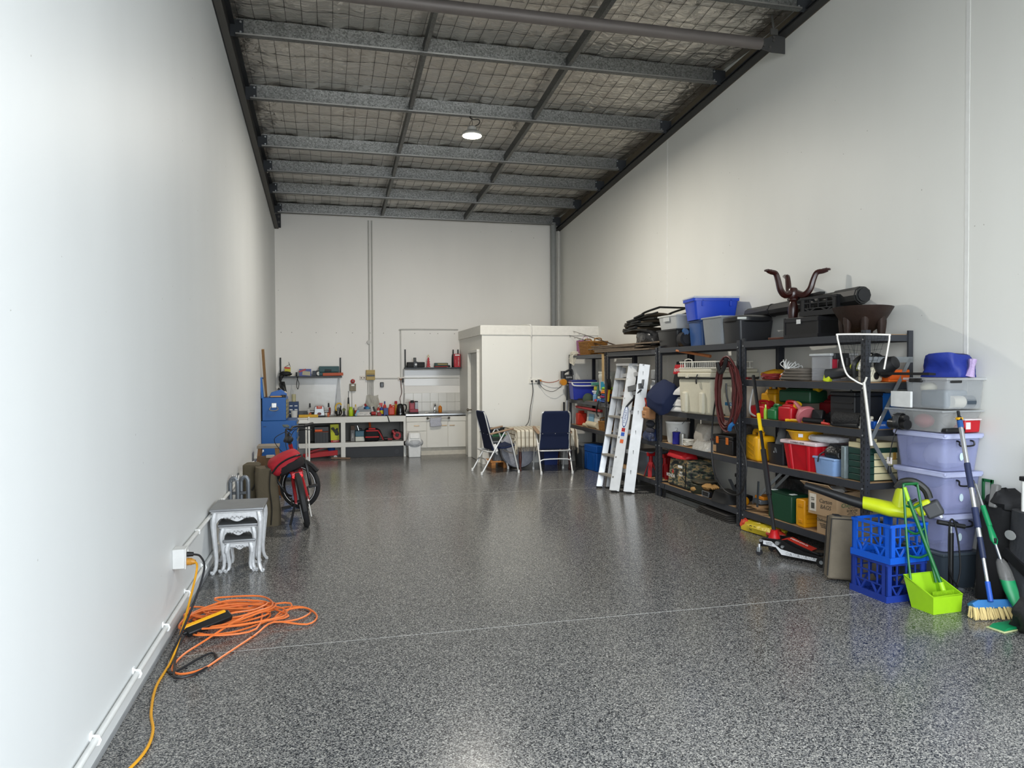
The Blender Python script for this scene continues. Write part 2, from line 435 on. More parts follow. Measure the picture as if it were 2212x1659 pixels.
# purlins with their cleats
for i, (y, z) in enumerate(zip(PY, PZ)):
    P = T('purlin', ['galvanised purlin nearest the camera, at the top edge of the picture', 'galvanised ceiling purlin just behind the round brace tube', 'galvanised ceiling purlin that carries the hanging light',
        'galvanised ceiling purlin just behind the hanging light', 'galvanised ceiling purlin, fourth from the back wall counting it', 'galvanised ceiling purlin, second from the back wall', 'galvanised purlin against the back wall'][i], 'purlin', (0, y, z), group='roof purlins')
    if i == 4: P['label'] = 'galvanised ceiling purlin, third from the back wall'
    x0, x1 = XL + .07, XR - .16
    L_ = x1 - x0; xm = (x0 + x1) / 2
    g = G(); g.box((xm, 0, .095), (L_, .004, .19)); g.obj('web', GALV, P, smooth=False)
    g = G(); g.box((xm, -.03, .002), (L_, .06, .004)); g.obj('flange', galv_mat('galv_dull', '5c5d5b', '757674', .5) if i == 0 else bpy.data.materials['galv_dull'], P, smooth=False)
    G().box((xm, -.058, .011), (L_, .004, .018)).obj('lip', mt('b9b7b3', .3, .8), P, smooth=False)  # lip paler than web and flange: the bright edge highlight is put into its colour
    g = G(); g.box((xm, .03, .188), (L_, .06, .004)); g.obj('flange', GALV, P, smooth=False)
    for xc, w in ((XL + .07, .14), (XR - .1, .16)):
        G().box((xc, -.006, .085), (w, .008, .17)).obj('cleat', mt('3a3c3f', .6, .2), P, smooth=False)
    for xc in (XL + .115, XR - .17):
        for zz in (.045, .145): G().cyl((xc, -.01, zz), (xc, -.024, zz), .011, n=6).obj('bolt', mt('c9ccce', .35, .8), P)
    # bridging to the next purlin
    if i + 1 < len(PY):
        dy = PY[i + 1] - y; dz = PZ[i + 1] - z
        for xb in (1.018, 2.615):
            g = G(); g.bar((xb, .004, .075), (xb, dy - .004, dz + .075), .004, .11); g.bar((xb + .02, .004, .022), (xb + .02, dy - .004, dz + .022), .042, .004)
            g.obj('bridging', bpy.data.materials['galv_dull'], P, smooth=False)
# round brace tube and bracket
B = T('brace_tube', 'round painted steel brace tube crossing under the roof', 'beam', (0, 6.68, 4.90))
G().cyl((XL + .15, 0, 0), (4.3, 0, 0), .057, n=24).obj('tube', mt('6d6662', .5, .2, scale=4), B)
g = G(); g.prism([(4.24, -.035), (4.42, -.075), (4.58, -.075), (4.58, .09), (4.47, .11), (4.36, .06), (4.24, .035)], .012); g.obj('gusset', mt('4b4a49', .55, .3), B, smooth=False)
for bx, bz in ((4.33, -.02), (4.40, -.03), (4.44, .04), (4.44, .075)): G().cyl((bx, -.006, bz), (bx, -.022, bz), .014, n=6).obj('bolt', STEEL2, B)
g = G(); g.cyl((4.44, -.02, .12), (4.40, -.02, .42), .012, n=8); g.box((4.44, -.02, .125), (.08, .02, .06)); g.obj('hanger_rod', STEEL2, B)
# downpipe and corner conduit
o = tag(G().cyl((4.44, 14.2, .02), (4.44, 14.2, 4.55), .058, n=20).obj('downpipe', mt('8d8e8c', .45)), 'grey round downpipe in the back right corner', 'pipe')
o = tag(G().cyl((4.555, 14.24, .02), (4.555, 14.24, 4.4), .022, n=10).obj('corner_conduit', mt('c9c7c0', .5)), 'white plastic conduit in the corner beside the grey downpipe', 'conduit')

# hanging high-bay lamp
LP = T('pendant_lamp', 'round high-bay lamp hanging from a roof purlin, switched on', 'lamp', (1.806, 9.21, 4.565))
G().lathe([(.125, 0), (.132, .012), (.126, .03), (.10, .05), (.07, .06), (.06, .075), (.06, .105), (.045, .12), (.02, .125)], 28).obj('housing', mt('c8c6bf', .4, .3), LP)
G().lathe([(.001, -.004), (.118, -.004), (.12, .002)], 28).obj('lens', mt('fff6e0', .4, emit=40.0, var=0), LP)
G().tube(smoothpts([(0, 0, .12), (.004, 0, .16), (0, 0, .20), (-.005, .04, .30), (0, .055, .36)]), .004).obj('chain', STEEL2, LP)
G().tube(smoothpts([(.02, 0, .12), (.08, 0, .15), (.10, -.01, .19), (.075, 0, .215), (.02, .01, .21), (-.02, .02, .235), (-.01, .03, .26)]), .006).obj('cable', BLACK(), LP)
_ld = bpy.data.lights.new('lamp_light', 'AREA'); _ld.shape = 'DISK'; _ld.size = .24; _ld.energy = 160; _ld.color = (1, .95, .86)
_lo = bpy.data.objects.new('lamp_light', _ld); COL.objects.link(_lo); _lo.parent = LP; _lo.location = (0, 0, -.012)

# left wall conduits, saddles
CON = mt('d6d7d4', .4)
o = T('wall_conduit', 'white conduit clipped low along the left wall near the floor', 'conduit', (XL, 0, 0))
G().cyl((.018, .5, .132), (.018, 13.5, .132), .0135, n=10).obj('pipe', CON, o)
for i in range(16):
    y = 2.55 + i * .66
    g = G(); g.tube([(.002, y, .112), (.03, y, .116), (.036, y, .132), (.03, y, .148), (.002, y, .152)], .006, 5); g.box((.003, y, .132), (.006, .022, .07)); g.obj('saddle', mt('f0f0ee', .4), o)
o = T('wall_conduit', 'white conduit running at socket height along the left wall', 'conduit', (XL, 0, 0))
G().cyl((.02, 4.9, .455), (.02, 13.4, .455), .0145, n=10).obj('pipe', CON, o)
for y in (5.6, 6.9, 8.2, 9.6, 11.0, 12.3): G().box((.02, y, .455), (.035, .03, .034)).obj('saddle', mt('ececea', .4), o, bev=.004)
struct(G().box((XL + .003, 7.38, .012), (.006, 13.7, .024)).obj('baseboard_left', mt('8d8f90', .6), smooth=False))
for x in (-.83, -.64, -.2, .17, .47, .8, 1.05, 1.37, 1.65, 1.95, 2.1, 2.43):
    G().cyl((x, YB - .001, 2.31), (x, YB - .004, 2.31), .008, n=8).obj('screw_plug', mt('8d8880', .6), wb)
# ------------------------------------------------------------------ generic small things
def one(g, name, mat, label, cat, group=None, **k):
    return tag(g.obj(name, mat, None, **k), label, cat, group)
def bottle(name, label, loc, r, h, col, cap, cat='bottle', group=None, band=None, spray=False, neck=.35, handle=False):
    t = T(name, label, cat, loc, group=group)
    nh = h * (.62 if spray else .80)
    G().lathe([(r * .92, 0), (r, .006), (r, nh * .72), (r * .85, nh * .86), (r * neck, nh * .98), (r * neck, nh)], 14).obj('body', mt(col, .35), t)
    if band: G().lathe([(r * 1.015, nh * .18), (r * 1.015, nh * .6)], 14).obj('paper_label', mt(band, .5), t)
    if spray:
        g = G(); g.cyl((0, 0, nh), (0, 0, nh + h * .12), r * .45, r * .4); g.box((-r * .35, 0, nh + h * .2), (r * 1.9, r * .7, h * .14)); g.box((-r * .7, 0, nh + h * .09), (r * .25, r * .3, h * .2), (0, .3, 0))
        g.obj('spray_head', mt(cap, .4), t, bev=r * .08)
    else:
        G().cyl((0, 0, nh), (0, 0, h), r * (neck + .12), r * (neck + .05), 12).obj('cap', mt(cap, .4), t)
    return t
def case(name, label, cat, loc, d, col, rz=0, lidcol=None, lid=.25, latch=None, handle=None, bev=.008, group=None, rough=.45, rot=None):
    """box-like case with a lid; d=(x,y,z), stands on z=0, front = -Y"""
    t = T(name, label, cat, loc, rz, group, rot)
    x, y, z = d; zb = z * (1 - lid)
    G().box((0, 0, zb / 2), (x, y, zb - .002), top=(1.0, 1.0)).obj('body', mt(col, rough), t, bev=bev)
    if lid > 0: G().box((0, 0, zb + z * lid / 2), (x * 1.015, y * 1.015, z * lid - .002)).obj('lid', mt(lidcol or col, rough), t, bev=bev)
    if latch:
        for sx in (-.3, .3): G().box((x * sx, -y / 2 - .005, zb), (x * .1, .012, z * .2)).obj('latch', mt(latch, .4), t, bev=.002)
    if handle:
        G().tube(smoothpts([(-x * .2, 0, z), (-x * .18, 0, z + .03), (x * .18, 0, z + .03), (x * .2, 0, z)], 4), .008, 6).obj('handle', mt(handle, .45), t)
    return t

# ------------------------------------------------------------------ workbench against the back wall
WB = T('workbench', 'long white painted timber workbench with open shelf against the back wall', 'workbench', (0, 13.65, 0))
BW = mt('dcdad3', .5, scale=5, var=.05, bump=.15, bscale=30)
G().box((.235, .32, .735), (2.33, .64, .03)).obj('worktop', mt('8f8c86', .55, scale=6), WB, bev=.003)
G().box((.235, .0, .70), (2.33, .03, .105)).obj('front_rail', BW, WB, bev=.003)
G().box((.235, .32, .262), (2.33, .62, .03)).obj('shelf', mt('8b8a86', .6), WB)
G().box((.235, .0, .245), (2.33, .03, .085)).obj('shelf_rail', BW, WB, bev=.003)
for x0, x1, z0, z1 in ((.226, .305, .288, .648), (.226, .305, 0, .203), (1.355, 1.398, 0, .65), (-.93, -.86, 0, .65)):
    G().box(((x0 + x1) / 2, .005, (z0 + z1) / 2), (x1 - x0, .04, z1 - z0)).obj('leg', BW, WB, bev=.003)
for x in (.265, 1.377, -.895): G().box((x, .60, .36), (.05, .05, .72)).obj('leg', mt('9a9892', .6), WB)
G().box((.83, .03, .102), (1.05, .02, .2)).obj('kick_panel', mt('17181b', .5, scale=4), WB)
G().cyl((1.23, .018, .095), (1.23, .012, .095), .045, n=20).obj('panel_cap', mt('2b2c30', .5), WB)
G().box((.235, .645, .48), (2.3, .008, .4)).obj('back_panel', mt('7c7a76', .7), WB)
# things on the bench
ZB = .751
dc = T('drawer_organiser', 'small dark blue drawer organiser on the left end of the bench', 'organiser', (-.60, 13.95, ZB))
G().box((0, 0, .14), (.17, .16, .28)).obj('body', mt('2a3f63', .5), dc, bev=.004)
for i, (x, z) in enumerate(((-.045, .06), (.04, .06), (-.045, .13), (.04, .13), (-.045, .2), (.04, .2))):
    d = G().box((x, -.082, z), (.075, .012, .058)).obj('drawer', mt('314a74', .5), dc, bev=.003)
    G().box((x, -.090, z + .008), (.05, .004, .016)).obj('paper_label', WHITE(), d)
one(G().lathe([(.036, 0), (.036, .13), (.034, .135)], 16, (-.60, 13.96, ZB + .281)), 'glue_can', mt('b9b28a', .4), 'olive and cream can standing on the blue drawer organiser', 'can')
b = T('bucket', 'small translucent white bucket in front of the blue drawer organiser', 'bucket', (-.585, 13.73, ZB))
G().lathe([(.05, 0), (.06, .12), (.064, .12), (.064, .128)], 18).obj('body', mt('d9dad8', .4), b)
one(G().box((-.34, 13.75, ZB + .025), (.34, .06, .05)), 'spirit_level', mt('d8a820', .45), 'yellow level lying on the bench left of the grinder', 'level', bev=.004)
one(G().box((-.40, 14.10, ZB + .05), (.30, .12, .1)), 'tool_case', mt('5d5f60', .5), 'flat grey case at the back of the bench behind the yellow level', 'case', bev=.01)
gr = T('bench_grinder', 'silver bench grinder with round guards and black eye shields', 'grinder', (-.15, 13.84, ZB))
G().box((0, 0, .012), (.22, .18, .024)).obj('base', BLACK(), gr, bev=.004)
G().box((0, 0, .11), (.205, .15, .18), top=(.78, .8)).obj('body', mt('9fa1a1', .35, .5), gr, bev=.012)
G().box((0, -.066, .175), (.10, .02, .05), (-.15, 0, 0)).obj('name_plate', mt('c2452a', .4), gr, bev=.003)
text('AEG', .026, WHITE(), gr, (0, -.079, .185), FRONT)
G().lathe([(.001, 0), (.026, 0), (.026, .004)], 16, (0, -.072, .06), (PI / 2, 0, 0), sx=1.4).obj('badge', mt('5a1515', .4), gr)
for s in (-1, 1):
    G().cyl((s * .09, 0, .10), (s * .21, 0, .10), .024).obj('shaft', mt('9b9c9c', .3, .7), gr)
    w = G().cyl((s * .165, 0, .10), (s * .20, 0, .10), .068, n=20).obj('wheel', mt('b9b9b6' if s < 0 else '7a3028', .7), gr)
    G().box((s * .165, -.045, .215), (.035, .03, .075), (-.2, 0, 0), top=(.8, .8)).obj('eye_shield', BLACK(), gr, bev=.004)
    G().box((s * .16, -.055, .04), (.04, .03, .08)).obj('tool_rest', mt('b3572c', .5), gr, bev=.003)
# tall hand saw leaning on the wall
hs = T('hand_saw', 'hand saw standing on its handle with long grey blade against the wall', 'saw', (.20, 14.18, ZB))
G().prism([(-.058, .10), (.055, .10), (.02, .70), (-.012, .70)], .003, r=(-.10, 0, 0)).obj('blade', mt('8f8e8c', .45, .6), hs, smooth=False)
G().tube(smoothpts([(-.05, -.01, .11), (-.06, 0, .05), (-.02, 0, .01), (.035, 0, .02), (.05, 0, .07), (.03, -.01, .115)]), .014, 7).obj('handle', mt('3a3428', .5), hs)
hk = T('bow_saw', 'yellow and black hacksaw propped upright in front of the grey saw blade', 'saw', (.19, 13.99, ZB))
G().tube(smoothpts([(-.035, 0, .09), (-.05, 0, .16), (-.02, 0, .225), (.035, 0, .235), (.052, 0, .20)]), .013, 7).obj('frame', mt('e0b21c', .4), hk)
G().tube([(-.035, 0, .10), (-.02, 0, .0)], .015).obj('grip', BLACK(), hk)
G().tube([(.045, 0, .19), (.03, 0, .10), (.01, 0, .002)], .012).obj('grip', BLACK(), hk)
G().box((.0, 0, .13), (.05, .006, .06), (0, .5, 0)).obj('blade', mt('33342e', .4), hk)
d_ = T('drill', 'small olive and black cordless drill standing right of the yellow saw', 'drill', (.29, 13.95, ZB))
G().cyl((0, .03, .12), (0, -.04, .12), .028, .03, 14).obj('motor_housing', mt('5c5f2c', .5), d_)
g = G(); g.box((0, .01, .055), (.035, .04, .11)); g.box((0, 0, .012), (.06, .07, .024)); g.obj('grip', BLACK(), d_, bev=.005)
cg = T('caulking_gun', 'black caulking gun standing nozzle up on the bench', 'tool', (.375, 14.05, ZB))
g = G(); g.cyl((0, 0, 0), (0, 0, .22), .024); g.obj('barrel', mt('b9b08c', .5), cg)
G().cyl((0, 0, .22), (0, 0, .34), .019, .013).obj('handle', BLACK(), cg); G().cyl((0, 0, .34), (0, 0, .46), .005).obj('rod', STEEL, cg)
bottle('spray_can', 'lime green bottle on the bench below the grey alarm box', (.415, 13.92, ZB), .042, .17, 'b5cf1e', 'a9c41a', 'bottle', neck=.6)
bottle('glue_bottle', 'thin black and yellow bottle right of the lime green bottle', (.468, 13.98, ZB), .018, .15, '45491d', '2b2b2b', 'bottle')
bottle('sealant_tube', 'orange and white sealant cartridge with yellow cap on the bench', (.505, 14.02, ZB), .026, .21, 'd6c7b4', 'd8b63c', 'tube', band='b8362a')
one(G().box((.525, 13.87, ZB + .055), (.05, .03, .12), (0, .45, 0)), 'sample_sachet', mt('7fa6c0', .4), 'pale blue sachet leaning beside the clear tub on the bench', 'packet', bev=.01)
cb = T('storage_basket', 'clear plastic tub heaped with cloths and packets on the bench', 'tub', (.66, 14.04, ZB))
G().tub(.20, .14, .24, .18, .12, .004).obj('tub', mt('b8babb', .3, alpha=.6), cb, smooth=False)
for i, (x, z, c, s_) in enumerate(((-.05, .13, 'a9abae', .07), (.03, .15, '2d4f7c', .05), (.06, .13, '3a86b4', .05), (0, .165, 'd8d8d8', .04), (.025, .185, 'a02a2a', .025), (-.02, .09, '26282c', .08))):
    G().ell((x, -.01 * (i % 3), z), (s_, .05, .035), 10, 6, lump=.12, seed=i).obj('packet', mt(c, .4), cb)
sg = T('paper_sign', 'folded white paper sign standing on the bench in front of the clear tub', 'sign', (.645, 13.84, ZB))
G().sheet(lambda u, v: ((u - .5) * .25, .02 * (v) - .0, .002 + v * .075), 1, 1).obj('sheet', mt('e3e0db', .6), sg, solid=.002)
G().sheet(lambda u, v: ((u - .5) * .25, .022 + .04 * (1 - v), .002 + v * .075), 1, 1).obj('sheet', mt('e3e0db', .6), sg, solid=.002)
text('ELECTRIC TESTING', .017, mt('3a3a3a', .6), sg, (0, .010, .048), (PI / 2 - .26, 0, 0)); text('BENCH', .014, mt('3a3a3a', .6), sg, (.03, .003, .025), (PI / 2 - .26, 0, 0))
one(G().cyl((.815, 14.05, ZB), (.815, 14.05, ZB + .165), .033), 'paper_roll', mt('e6e6e3', .7), 'white paper roll standing upright on the bench', 'roll')
pb = T('plastic_bag', 'clear plastic bag of parts hanging on the wall behind the paper roll', 'bag', (.83, 14.255, .80))
G().sheet(lambda u, v: ((u - .5) * (.25 + .03 * math.sin(5 * v)), -.02 * math.sin(PI * u) * math.sin(PI * v) - .008 * math.sin(17 * u + 9 * v), .02 + v * .30 + .01 * math.sin(7 * u)), 12, 12).obj('bag', mt('b7b3a6', .25, alpha=.75, bump=.6, bscale=25), pb)
G().cyl((.03, -.01, .12), (.03, -.022, .12), .075, n=20).obj('disc', mt('a9a595', .4), pb)
cd = T('drill', 'red cordless drill lying on the bench in front of the paper roll', 'drill', (.865, 13.86, ZB))
g = G(); g.cyl((-.08, 0, .045), (.0, 0, .045), .033, .036); g.obj('motor_housing', mt('a81e22', .4), cd)
G().cyl((-.11, 0, .045), (-.08, 0, .045), .016, .022).obj('chuck', BLACK(), cd)
G().bar((-.01, 0, .06), (-.045, 0, .17), .03, .035).obj('grip', BLACK(), cd, bev=.006)
G().box((.065, 0, .032), (.075, .07, .062)).obj('battery', mt('8c1a1f', .45), cd, bev=.006)
bottle('spray_can', 'yellow and blue lubricant can with red spray top on the bench', (.975, 13.88, ZB), .033, .265, '2c3b86', 'c22a2a', 'spray can', band='d9c31d', spray=True)
bottle('spray_can', 'short red and white spray can behind the yellow and blue can', (.925, 13.98, ZB), .03, .19, 'c23a33', 'e6e1de', 'spray can', band='e8e4e0')
bottle('spray_can', 'spray can with white and blue top behind the dark blue tin', (1.045, 14.05, ZB), .032, .26, 'c3342e', '3a4a8c', 'spray can')
one(G().box((1.045, 13.78, ZB + .073), (.08, .05, .146)), 'screw_tin', mt('35437c', .45), 'dark blue tin with pale text at the front edge of the bench', 'tin', bev=.005)
jg = T('oil_jug', 'orange red plastic jug with handle on the bench left of the kettle', 'jug', (1.165, 13.97, ZB))
G().box((0, 0, .075), (.12, .08, .15)).obj('body', mt('cc4128', .4), jg, bev=.02)
G().cyl((-.02, 0, .15), (-.02, 0, .205), .025, .02).obj('cap', mt('b8322a', .4), jg)
G().tube(smoothpts([(.0, 0, .15), (.03, 0, .18), (.058, 0, .16), (.055, 0, .11)]), .011, 6).obj('handle', mt('cc4128', .4), jg)
bottle('spray_can', 'yellow can with red cap tucked behind the black kettle', (1.255, 14.05, ZB), .03, .26, 'b98b1e', 'b3212a', 'spray can', neck=.8)
one(G().tube(smoothpts([(1.04, 13.76, ZB + .012), (1.06, 13.66, ZB + .01), (1.075, 13.625, ZB - .03), (1.10, 13.62, ZB - .12)]), .009), 'strap', BLACK(), 'black strap hanging over the bench front edge', 'strap')
kt = T('kettle', 'black electric kettle at the right end of the bench', 'kettle', (1.325, 13.93, ZB))
G().lathe([(.078, 0), (.08, .02), (.076, .03), (.079, .045), (.06, .18), (.052, .20), (.03, .215)], 22).obj('body', mt('0e0e10', .2, coat=.5), kt)
G().tube(smoothpts([(.05, 0, .195), (.10, 0, .19), (.115, 0, .13), (.088, 0, .06)]), .013, 7).obj('handle', mt('121214', .3), kt)
G().box((.0, -.078, .035), (.03, .01, .012)).obj('switch', mt('d8dadc', .3), kt)
# under the bench
ZS = .279
case('storage_case', 'plain black plastic case on the bench shelf behind the white frame', 'case', (-.47, 13.84, ZS), (.2, .25, .31), '1d1e20', lid=.2)
tb = case('toolbox', 'black toolbox with orange handle on the bench shelf', 'toolbox', (-.115, 13.84, ZS), (.25, .28, .30), '232426', lidcol='3a3b3d', lid=.28)
G().box((-.05, -.15, .235), (.13, .03, .035)).obj('latch', mt('e05a1c', .45), tb, bev=.004)
for i in range(4): G().box((-.085 + .055 * i, -.145, .10), (.02, .012, .19)).obj('rib', mt('2b2c2e', .45), tb, bev=.003)
G().box((0, -.147, .208), (.25, .006, .006)).obj('trim_line', mt('c4521f', .5), tb)
yb = T('product_box', 'tall yellow cardboard box with black tool pictures on the bench shelf', 'box', (.125, 13.90, ZS), rot=(0, -.03, 0))
G().box((0, 0, .165), (.15, .12, .33)).obj('carton', mt('c9cb1f', .5), yb)
G().box((0, -.061, .02), (.15, .002, .04)).obj('red_stripe', mt('b22a2a', .5), yb); text('OZITO', .03, WHITE(), yb, (.012, -.0625, .02), FRONT)
for x, z, s_ in ((-.03, .25, .032), (.02, .20, .045), (.04, .15, .035), (.045, .24, .02)): G().ell((x, -.061, z), (s_, .003, s_ * .8), 9, 6, lump=.25, seed=int(z * 99)).obj('printed_picture', mt('2a2b1c', .5), yb)
ch = T('chisel_pack', 'narrow grey boxed blade set with brown top on the bench shelf', 'box', (.445, 13.95, ZS))
G().box((0, 0, .105), (.075, .06, .21)).obj('carton', mt('7c7a78', .5), ch, bev=.003); G().box((0, 0, .25), (.07, .05, .08)).obj('sleeve', mt('6d5647', .6), ch, bev=.004)
text('TRADE', .03, WHITE(), ch, (0, -.0315, .105), (PI / 2, -PI / 2, 0))
tc_ = case('storage_case', 'blue lidded cream box on the bench shelf beside the red tool bag', 'box', (.575, 13.93, ZS), (.17, .14, .2), 'cfcfc4', lidcol='3d6678', lid=.55, handle='1b2126')
G().bar((-.02, 0, .20), (-.045, 0, .29), .02, .008).obj('spanner', mt('c4c4bf', .3, .8), tc_)
rbg = T('tool_bag', 'black and red soft tool bag on the bench shelf', 'bag', (.79, 13.87, ZS))
G().ell((0, 0, .12), (.145, .11, .125), 16, 9, pw=.55, lump=.02).obj('body', mt('17171a', .8), rbg)
for z, w in ((.20, .22), (.085, .25)): G().box((0, -.108, z), (w, .012, .022)).obj('trim_band', mt('c5262b', .6), rbg, bev=.004)
G().box((0, -.06, .235), (.13, .06, .03)).obj('flap', mt('c5262b', .6), rbg, bev=.008)
G().tube(smoothpts([(.08, 0, .22), (.14, -.06, .2), (.19, -.1, .08), (.23, -.1, .02)]), .014, 6).obj('strap', mt('2a1517', .8), rbg)
G().tube(smoothpts([(.11, -.09, .2), (.17, -.11, .10), (.2, -.12, .03)]), .01, 6).obj('strap', mt('b3242a', .7), rbg)
G().tube([(-.02, .09, .2), (-.03, .16, .34)], .022).obj('orange_tube', mt('c4552a', .5), rbg)
cs = T('circular_saw', 'red and black circular saw on the right of the bench shelf', 'saw', (1.26, 13.92, ZS))
G().cyl((0, .03, .09), (0, -.03, .09), .075, n=20).obj('blade_guard', mt('a6232a', .45), cs)
g = G(); g.box((-.06, -.01, .15), (.05, .05, .10), (0, -.6, 0)); g.obj('motor_housing', mt('b3252b', .4), cs, bev=.012)
G().box((0, -.035, .10), (.06, .012, .06), (0, .3, 0)).obj('badge', BLACK(), cs, bev=.006)
G().tube(smoothpts([(-.1, 0, .10), (-.08, 0, .17), (-.03, 0, .2), (.02, 0, .17)]), .014, 6).obj('handle', BLACK(), cs)
G().box((.02, 0, .008), (.25, .12, .008), (0, -.06, 0)).obj('base_plate', mt('6f6a62', .4, .5), cs)
G().tube(smoothpts([(.04, .02, .17), (.10, .02, .14), (.14, 0, .05), (.15, -.02, .02)]), .01, 6).obj('lever', mt('4b463f', .5), cs)
cr_ = T('impact_driver', 'small black and red driver lying beside the circular saw', 'drill', (1.08, 13.89, ZS))
G().cyl((-.06, 0, .035), (.0, 0, .035), .034, n=16).obj('motor_housing', BLACK(), cr_); G().bar((0, 0, .03), (.09, 0, .025), .03).obj('grip', mt('8e2027', .5), cr_, bev=.006)
G().cyl((-.10, 0, .035), (-.06, 0, .035), .012, .018).obj('chuck', STEEL, cr_)
# red trolley jack and off-cuts below the bench
rj = T('trolley_jack', 'old red trolley jack under the left half of the bench', 'jack', (-.13, 13.72, 0), rz=.22)
for s in (-1, 1): G().prism([(-.30, .03), (.28, .06), (.28, .15), (-.05, .13), (-.30, .09)], .02, (0, s * .1, 0)).obj('side_frame', mt('a81f24', .4), rj, bev=.003)
G().prism([(-.2, .12), (.1, .20), (.12, .23), (-.2, .15)], .08).obj('lift_arm', mt('931c20', .45), rj)
G().cyl((.11, 0, .22), (.11, 0, .245), .045).obj('saddle', mt('2d5f9c', .5), rj)
for x, s in ((.23, -1), (.23, 1), (-.25, -1), (-.25, 1)): G().cyl((x, s * .12, .032), (x, s * .15, .032), .032).obj('wheel', mt('b0b0ae', .35, .6), rj)
one(G().box((.22, 13.52, .02), (.34, .07, .025), (0, .03, -.15)), 'timber_offcut', mt('7b6350', .8, scale=30), 'brown timber offcut on the floor by the bench leg', 'timber', bev=.003)
one(G().ell((.06, 13.85, .13), (.07, .06, .09), 10, 7, lump=.15), 'cloth_bundle', mt('1f4b8c', .8), 'blue rag bundle under the bench behind the red jack', 'rag')

# ------------------------------------------------------------------ kitchenette
KW = mt('dedad0', .42, scale=4, var=.03)
K = T('sink_cabinet', 'white kitchen sink cabinet with one drawer stack and two doors', 'cabinet', (1.41, 13.68, 0))
G().box((.565, .31, .43), (1.13, .58, .58)).obj('carcass', KW, K)
G().box((.565, .34, .07), (1.13, .54, .14)).obj('toe_kick', mt('cfc8b9', .55, scale=12, var=.12), K)
G().box((.565, .005, .682), (1.13, .02, .09)).obj('fascia', KW, K, bev=.002)
HND = mt('b59a78', .3, .6)
def front(nm, x0, x1, z0, z1, hx0=None, hz=None):
    f = G().box(((x0 + x1) / 2, .008, (z0 + z1) / 2), (x1 - x0 - .006, .018, z1 - z0 - .006)).obj(nm, KW, K, bev=.002)
    if hx0: G().box((hx0, -.008, hz), (.1, .014, .016)).obj('handle', HND, f, bev=.004)
front('drawer', .01, .375, .46, .632, .19, .56); front('drawer', .01, .375, .145, .455, .19, .40)
front('door', .38, .775, .145, .632, .71, .555); front('door', .78, 1.12, .145, .632, .86, .555)
tp = T('steel_worktop', 'stainless steel sink worktop over the white cabinet', 'worktop', (1.40, 13.66, .745))
g = G(); g.box((.575, .32, .018), (1.15, .64, .035)); g.obj('top', mt('a9aaab', .28, .9), tp, bev=.004)
G().box((.62, .33, .036), (.42, .36, .004)).obj('sink_bowl', mt('6d6e70', .35, .9), tp, bev=.002)
G().tube(smoothpts([(.62, .58, .03), (.62, .58, .16), (.62, .5, .2), (.62, .44, .16)]), .012).obj('tap', mt('c9cacc', .2, 1), tp)
o = T('towel_rail', 'steel towel rail on the cabinet front', 'rail', (2.003, 13.655, .70))
G().cyl((-.2, -.03, 0), (.2, -.03, 0), .008).obj('bar', mt('8f8c88', .3, .8), o)
for s in (-1, 1):
    G().lathe([(.006, -.03), (.022, -.012), (.024, 0), (.012, .014), (.004, .02)], 12, (s * .205, -.03, 0), (0, s * PI / 2, 0)).obj('finial', mt('6f6b66', .35, .8), o)
    G().cyl((s * .18, -.03, 0), (s * .18, .012, 0), .006).obj('bracket', mt('8f8c88', .3, .8), o)
tw = G().sheet(lambda u, v: (1.845 + u * .21 + .006 * math.sin(9 * v), 13.610 + .003 * math.sin(14 * u) + (.03 * (v > .97)), .545 + v * .172 - .006 * math.sin(5 * u)), 12, 10)
one(tw, 'tea_towel', mt('c6c6cd', .9, scale=40, col2='9a9ba6'), 'pale grey patterned tea towel hanging on the rail', 'towel', solid=.006)
bn = T('pedal_bin', 'white swing-top bin with grey bag around its rim', 'bin', (1.535, 13.52, 0))
G().box((0, 0, .12), (.215, .19, .24), top=(1.06, 1.06)).obj('body', mt('dcdcda', .45), bn, bev=.012)
G().box((0, 0, .355), (.255, .23, .2), top=(.82, .8)).obj('hood', mt('e0dfdb', .45), bn, bev=.02)
G().box((0, -.104, .395), (.17, .012, .1), (-.22, 0, 0)).obj('flap', mt('e6e5e1', .4), bn, bev=.01)
G().lathe([(.135, .2), (.165, .235), (.17, .27), (.15, .31), (.135, .32)], 20, sy=.9).obj('bin_bag', mt('b8babd', .35, bump=.9, bscale=22), bn)
kc = T('coffee_machine', 'small red capsule coffee machine on the steel worktop', 'coffee machine', (1.575, 13.95, .7815))
G().box((0, .02, .012), (.17, .24, .024)).obj('base', BLACK(), kc, bev=.004)
G().box((-.03, .03, .12), (.095, .17, .2)).obj('body', mt('9c2434', .35), kc, bev=.012)
G().box((0, -.06, .05), (.16, .10, .06)).obj('drip_tray', mt('8b2231', .4), kc, bev=.008)
G().cyl((-.03, -.06, .20), (-.03, -.06, .245), .038, .03).obj('lever_head', BLACK(), kc)
G().box((.055, .03, .13), (.055, .15, .16)).obj('water_tank', mt('a5a9b2', .2, alpha=.7), kc, bev=.006); G().box((.055, .03, .218), (.058, .155, .016)).obj('tank_lid', BLACK(), kc)
bottle('soap_bottle', 'amber soap bottle with clear pump beside the sink', (2.10, 14.05, .7815), .036, .165, 'c9751b', 'e3d9c0', 'soap bottle', neck=.3)
one(G().ell((2.005, 13.99, .812), (.025, .02, .03), 10, 7, lump=.15), 'scrub_brush', mt('4b4a45', .8, col2='b0aca0'), 'small dark scrubbing ball beside the amber soap bottle', 'scrubber')
one(G().box((1.82, 13.93, .7885), (.07, .045, .012)), 'soap_dish', mt('dcd8cb', .4), 'little cream soap dish on the steel worktop', 'dish', bev=.004)
